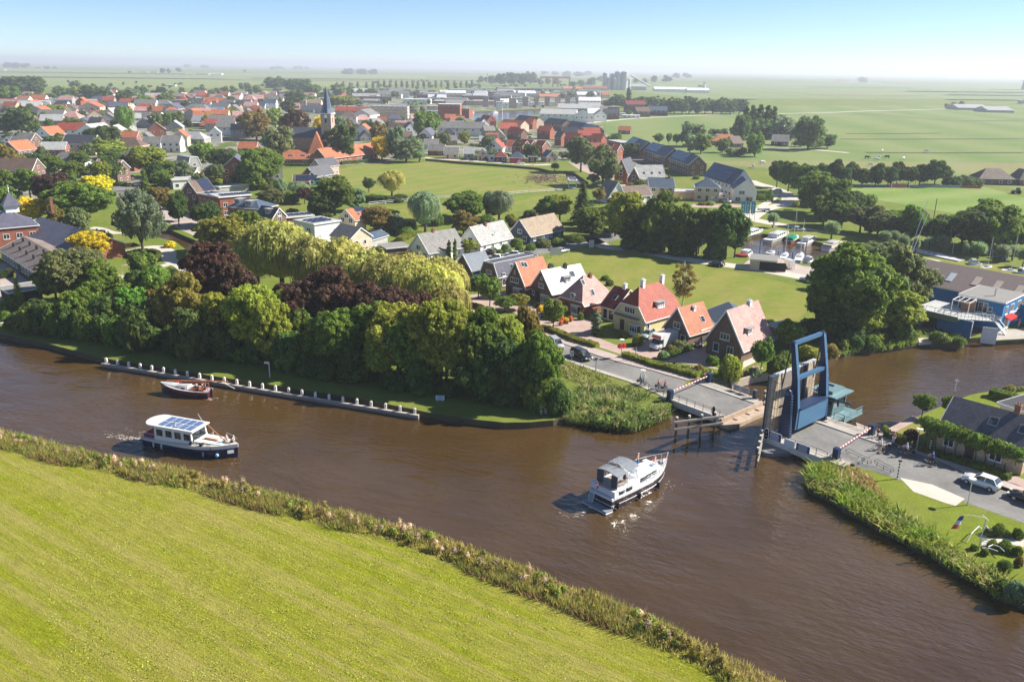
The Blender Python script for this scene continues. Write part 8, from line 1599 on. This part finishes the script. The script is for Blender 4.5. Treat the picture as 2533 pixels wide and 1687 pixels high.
# reed beds
def poly_blades(name,poly,hgt,dens,col,bw=.05,lean=.2,z=-.6,cl=None,mt_='blade'):
    xs=[p.x for p in poly];ys=[p.y for p in poly];A=(max(xs)-min(xs))*(max(ys)-min(ys));b=MB()
    def ins(x,y):
        c_=False;j=len(poly)-1
        for i in range(len(poly)):
            if (poly[i].y>y)!=(poly[j].y>y) and x<(poly[j].x-poly[i].x)*(y-poly[i].y)/(poly[j].y-poly[i].y)+poly[i].x: c_=not c_
            j=i
        return c_
    for _ in range(int(A*dens)):
        x=rv_.uniform(min(xs),max(xs));y=rv_.uniform(min(ys),max(ys))
        if not ins(x,y): continue
        k=noise.noise(Vector((x*.3,y*.3,col[0]*50)))
        if cl is not None and k<cl: continue
        h_=hgt*rv_.uniform(.6,1.1)*(1+.5*k);yw=rv_.uniform(0,6.28);s=Vector((math.cos(yw),math.sin(yw),0))*bw*rv_.uniform(.6,1.5);t=Vector((rv_.gauss(0,lean),rv_.gauss(0,lean),1))*h_;q=Vector((x,y,z))
        n=len(b.v);b.v+=[tuple(q-s),tuple(q+s),tuple(q+t*.6+s*.9),tuple(q+t*.6-s*.9),tuple(q+t+Vector((t.x*.4,t.y*.4,-.1)))];b.f+=[(n,n+1,n+2,n+3),(n+3,n+2,n+4)];b.m+=[0,0]
    return tag(b.build(name,mt_,None,col,uv=False),kind='stuff')
rb1=Q('p',(1398,985),(1440,958),(1520,955),(1600,978),(1655,1000),(1662,1020),(1610,1045),(1570,1058),(1500,1052),(1440,1042),(1400,1036),(1385,1010))
poly_blades('reed_bed',rb1,1.35,18,(.17,.20,.06),.05,.32,-.7);poly_blades('reed_bed',rb1,1.3,14,(.09,.15,.025),.08,.4,-.6,.0);poly_blades('reed_bed',rb1,1.5,6,(.36,.30,.17),.05,.25,-.6,.05)
for q in range(26): pp=rb1[0].lerp(rb1[5],rv_.random()).lerp(rb1[8],rv_.random()*.8);tufts('reed_bed',[pp,pp+Vector((1.2,-.9,0))],2.,1.3,1.,((.17,.23,.05),(.26,.26,.09),(.12,.19,.03))[q%3],.2,-.5,0,0,60,.8)
rb2=Q('p',(1990,1165),(2040,1140),(2085,1150),(2130,1195),(2190,1240),(2270,1290),(2350,1345),(2420,1385),(2480,1430),(2533,1460),(2533,1487),(2464,1466),(2384,1418),(2300,1365),(2172,1302),(2061,1232),(2000,1205))
poly_blades('reed_bed',rb2,1.35,24,(.19,.28,.03),.06,.35,-.6);poly_blades('reed_bed',rb2,1.1,16,(.28,.32,.05),.09,.5,-.4,0);poly_blades('reed_bed',rb2,1.,9,(.40,.33,.15),.06,.35,-.3,.05);poly_blades('reed_bed',rb2,1.3,7,(.09,.16,.02),.09,.4,-.4,.1)
dry=Q('p',(2090,1150),(2150,1175),(2180,1215),(2200,1250),(2150,1225),(2110,1195));poly_blades('dry_grass',dry,.8,24,(.36,.26,.11),.05,.45,0)
dry2=Q('e1',(1150,1290),(1640,1480),(1850,1600),(1500,1640),(1250,1520));poly_blades('dry_grass',dry2,.7,14,(.20,.23,.05),.05,.45,0);poly_blades('dry_grass',dry2,.5,6,(.45,.38,.25),.07,.4,0,.05)
rb3=Q('e3',(620,1010),(800,930),(1000,880),(1250,850),(1380,880),(1375,925),(1100,965),(800,995),(650,1035));poly_blades('reed_bed',rb3,1.5,14,(.13,.20,.03),.08,.3,-.6);tufts('bank_vegetation',rb3[:5],4,1.4,.35,(.15,.20,.03),.3,0,0,0,40,.8)
rb4=Q('e3',(1460,850),(1560,800),(1700,860),(1820,910),(1800,945),(1700,925),(1500,910));poly_blades('reed_bed',rb4,1.6,14,(.14,.2,.04),.08,.3,-.6)
fe=[P('e2',*q) for q in((1290,1260),(1400,1310),(1560,1290),(1700,1240),(1850,1200))];tufts('garden_flowers',fe,2.,.8,.8,(.55,.42,.36),.16,0,1.5,0,22,.45)
fe=[P('e2',*q) for q in((900,1200),(1050,1240),(1200,1280))];tufts('garden_flowers',fe,2.2,.7,1.2,(.50,.30,.28),.15,0,.4,0,22,.4);tufts('garden_flowers',fe,2.6,.7,1.2,(.13,.2,.03),.2,0,.4,0,22,.45)
# tussocks and blades on the near meadow
mp=[Vector((-80,38,0)),Vector((60,38,0)),Vector((60,55,0))]+[p for p in meadow_edge[::-1] if p.y<330 and p.y>30]+[Vector((-80,200,0))]
b=MB();cnt=0
while cnt<110000:
    d_=rv_.random()**1.7;y_=46+d_*110;x=rv_.uniform(-1,1)*(y_*.66)
    e=None
    for i in range(len(meadow_edge)-1):
        a=meadow_edge[i];c_=meadow_edge[i+1]
        if a.x<=x<c_.x: e=a.y+(c_.y-a.y)*(x-a.x)/(c_.x-a.x);break
    cnt+=1
    if e is None or y_>e-.6: continue
    k=noise.noise(Vector((x*.35,y_*.35,0)))+.6*noise.noise(Vector((x*.06,y_*.06,3)))
    if k<-.1 and rv_.random()<.75: continue
    h_=rv_.uniform(.03,.10)*(1+.6*k);n=len(b.v);yw=rv_.uniform(0,3.14);s=Vector((math.cos(yw),math.sin(yw),0))*rv_.uniform(.05,.12);t=Vector((rv_.gauss(-.05,.12),rv_.gauss(.0,.12),h_));q=Vector((x,y_,-.01));b.v+=[tuple(q-s),tuple(q+s),tuple(q+t)];b.f.append((n,n+1,n+2));b.m.append(0)
tag(b.build('meadow_grass','blade',None,(.30,.34,.045),uv=False),kind='stuff')

# ================================================================ the town between the houses picked out above
ex_=[(h[5].x,h[5].y) for h in HS];rf_=random.Random(77);tr_=[(o[0].location.x,o[0].location.y) for o in TR]
def filler(x0,x1,y0,y1,n,mind,wmin,wmax,fl=(1,2),pal=None,nt=0,kinds='sssshf'):
    k=0;tries=0
    while k<n and tries<n*30:
        tries+=1;x=rf_.uniform(x0,x1);y_=rf_.uniform(y0,y1);p=P('p',x,y_)
        if any((p.x-a)**2+(p.y-c_)**2<mind*mind for a,c_ in ex_): continue
        D=pj(p)[2];W=rf_.uniform(wmin,wmax);wp=W*F/D;ex_.append((p.x,p.y));k+=1
        fh('p',x,y_,wp,rf_.choice(kinds),rf_.choice(pal or ('or','rd','gr','gr','lg','br','sl','bk','pk','lg','gr')),rf_.choice(('wh','wh','rb','be','br','gr','yb')),rf_.choice((-14,-8,0,6,12,22)),rf_.choice(fl),name='building' if 'flat' in kinds and nt>12 and wmin>20 else ('terraced_houses' if W>13 else 'house'),cat='building' if wmin>20 else ('terrace' if W>13 else 'house'))
    for _ in range(nt):
        x=rf_.uniform(x0,x1);y_=rf_.uniform(y0,y1);p=P('p',x,y_);D=pj(p)[2];h_=rf_.uniform(5,11)*F/D;w_=rf_.uniform(2.5,5.)*F/D
        tree('p',rf_.choice('RRRRB'),rf_.choice('ggdddyos'),x,y_-h_,y_,w_)
    for _ in range(nt*2 if y0>200 and x1<1600 else 0):
        x=rf_.uniform(x0,x1);y_=rf_.uniform(y0,y1);D=pj(P('p',x,y_))[2];tree('p','B',rf_.choice('ggdyo'),x,y_-rf_.uniform(1.5,3)*F/D,y_,rf_.uniform(1.2,3)*F/D)
filler(0,620,240,282,90,15,9,20,nt=46);filler(0,620,282,330,44,15,9,16,nt=26);filler(600,860,232,262,22,15,9,22,nt=30);filler(560,640,280,345,10,14,9,14,nt=6);filler(860,1140,300,335,16,13,9,20,nt=16);filler(1000,1240,340,365,8,12,8,13,nt=8);filler(1180,1560,330,400,10,14,8,14,pal=('rd','rd','or','bk'),nt=14)
filler(20,330,330,470,10,20,10,16,nt=26);filler(880,1330,228,262,46,24,22,50,(1,2),('lg','lg','gr','wh','bk'),20,'flat flat s'.split());filler(1240,1480,222,245,16,30,26,60,(1,2),('wh','lg','or','gr'),14,'flat s'.split())
filler(380,700,440,470,4,14,8,12,nt=16)

for i in range(150):
    x=rf_.uniform(-30,1500);y_=rf_.choice((206,212,218,224,230,236))+rf_.uniform(-3,3)+x*.012*(x<900)
    if x>1150 and y_<212: y_+=8
    D=pj(P('p',x,y_))[2];tree('p','R',rf_.choice('gdddyos'),x,y_-rf_.uniform(6,11)*F/D,y_,rf_.uniform(4,7)*F/D)
foam('f3',((250,1010),(100,985),(-100,940),(-330,880)),'',26,.16);foam('f3',((330,1240),(150,1200),(-60,1160)),'',20,.16);foam('f3',((1560,1400),(1500,1430),(1350,1440)),'',20,.13)
foam('f3',((380,300),(330,260),(240,240)),'',16,.12);foam('f4',((1900,800),(1880,900),(1820,980)),'',20,.12);foam('f4',((900,1240),(1200,1150),(1500,1060)),'',26,.10)
# ================================================================ labels for the many houses and trees, then the air
for k,(p,a_,b_) in TP.items():
    if not p.used:
        for c in list(p.root.children_recursive)+[p.root]: bpy.data.objects.remove(c)
for p in list(CARS.values())+[BIKE]:
    if not p.used:
        for c in list(p.root.children_recursive)+[p.root]: bpy.data.objects.remove(c)
# beyond 300 of a kind: the smallest-looking ones become one object
def lump(stem,keep,name,col,nc,nf,Rp,Hp):
    bl=[o for o in bpy.data.objects if o.name.split('.')[0]==stem];bl.sort(key=lambda o:-o.scale[2]*12/pj(o.location)[2]);b=MB();rr=random.Random(1)
    for o in bl[keep:]:
        R=o.scale[0]*Rp;H=o.scale[2]*Hp
        for k in range(nc):
            a=rr.uniform(0,6.28);q=rr.uniform(0,.55);clump(b,o.location+Vector((math.cos(a)*R*q,math.sin(a)*R*q,H*(.28+.42*(k/nc)*(1.2-q)))),R*rr.uniform(.45,.6),nf,max(.5,R*.17),rr,.85,-.7,fl=max(.5,min(1.4,H*.3/R)))
        for c in list(o.children)+[o]: bpy.data.objects.remove(c)
    if b.v: tag(b.build(name,'leaf',None,col,uv=False),kind='stuff')
lump('broadleaf_tree',285,'distant_wood',(.08,.11,.03),7,26,5,12);lump('shrub',290,'garden_greenery',(.10,.15,.03),4,24,2,3.3)
def alive(o):
    try: return o.name is not None
    except ReferenceError: return False
TR=[t for t in TR if alive(t[0])]
LM='''815 250 church spire;770 360 school tower;905 375 right wing of the school;640 380 far left school wing;968 450 lone willow on the field;345 560 feathery park tree;45 480 mansion cupola;90 620 almshouse row;815 550 white cube house;895 590 beige brick house;1075 590 cypress bungalow;1200 560 middle bungalow;1320 545 tan roofed bungalow;1165 650 blue-grey roofed house;1290 665 orange roofed row house;1390 690 white roofed house;1450 720 pale pink hipped house;1600 760 cream villa;1730 780 small orange roofed house;1850 790 pink roofed house;2000 900 raised bridge;1790 990 left bridge span;2400 1060 farmhouse;2330 830 blue boathouse;2475 740 blue clubhouse;2400 660 corrugated hall;1890 645 marina shed;1950 600 marina boats;2180 575 long white yacht;1845 510 blue banners;1830 480 white gabled house;1750 455 pyramid roofed house;1630 450 blue-grey saddle roof;1525 480 white A-frame house;1600 410 light grey roofed house;1560 360 solar terraces;1900 435 long dark solar terrace;1270 280 harbour basin;1510 205 pale silos;1350 440 brushwood heap;1405 455 white drawbridge;1280 385 red cottage;2225 460 football goal;1815 345 red roofed farm;1910 350 dark barn;1700 590 dark tree belt;1343 1005 couple on the grass point;1088 985 notice board;663 925 hooked sign;252 890 left jetty end;1640 850 camper van;330 460 town street;450 400 black hipped roof;620 455 long carport;765 430 teal gabled house;960 280 scaffolded apartments;1110 270 dark apartment block;525 275 bright blue roof;165 330 two red roofed white houses;195 360 yellow gabled house;310 280 town willow;560 290 domed town tower;60 200 far left wood;1690 225 far factory;2150 395 grazing cows;2430 265 far white sheds;2490 420 sports clubhouse;1120 380 quay cottages;1400 320 red terraces;1280 235 white harbour halls;300 420 golden tree;60 700 flat roofed shed;880 165 far wood;500 170 far farm;1330 590 back road;2440 1380 corner garden;1700 900 bridge garden;200 760 left park bank;1000 850 tree belt by the jetty;720 700 copper beeches;900 680 willow mass'''
LML=[]
for l in LM.split(';'):
    a=l.split(' ',2);LML.append((float(a[0]),float(a[1]),a[2]))
items=[[o,d,x,y] for o,d,x,y,lab,m in [(t[0],t[1],t[5][0] if isinstance(t[5],tuple) else t[2],t[5][1] if isinstance(t[5],tuple) else t[3],t[4],0) for t in TR]]+[[h[0],h[1],h[2],h[3]] for h in HS if not h[4]]
ORD=['','second nearest','third nearest','fourth nearest','fifth nearest','sixth nearest','seventh nearest','eighth nearest','ninth nearest','tenth nearest','eleventh nearest','twelfth nearest']
buck={}
for o,d,x,y in items:
    c=sorted(LML,key=lambda l:(l[0]-x)**2+((l[1]-y)*1.3)**2)[0];dx=x-c[0];dy=y-c[1]
    dr=('right of' if dx>0 else 'left of') if abs(dx)>abs(dy)*1.1 else ('behind' if dy<0 else 'in front of')
    buck.setdefault((d,c[2],dr),[]).append((dx*dx+dy*dy,o))
for (d,l,dr),v in buck.items():
    v.sort(key=lambda q:q[0]);d=' '.join(d.split())
    for i,(_,o) in enumerate(v):
        s=d+' '+dr+' the '+l
        if len(v)>1: s+=', '+('nearest one' if i==0 else ORD[i] if i<len(ORD) else ORD[11]+' and beyond')
        if len(s.split())>16: s=s.replace(' and beyond','').replace(', nearest one',' nearest')
        w16=s.split();o['label']=' '.join(w16[:16])
        if 'group' not in o:
            k=o.get('category','')
            if k in('tree','shrub'): o['group']={'tree':'trees of the park, gardens and town','shrub':'shrubs of the park and gardens'}[k]
for h in HS:
    if 'group' not in h[0] and not h[4]: h[0]['group']='houses and buildings of the town'
for o in bpy.data.objects:
    if o.get('category')=='car': o['group']='cars on the streets'
m=bpy.data.materials.new('haze');m.use_nodes=True;t=m.node_tree;t.nodes.remove(t.nodes['Principled BSDF']);vo=N(t,'ShaderNodeVolumePrincipled')
vo.inputs['Color'].default_value=(.86,.92,1,1);vo.inputs['Density'].default_value=.00017;vo.inputs['Anisotropy'].default_value=.2;lk(t,vo.outputs[0],t.nodes['Material Output'].inputs['Volume']);MT['haze']=m
m.cycles.homogeneous_volume=True
b=MB();b.box((0,0,46),(46000,46000,100));tag(b.build('haze','haze',uv=False),kind='stuff')
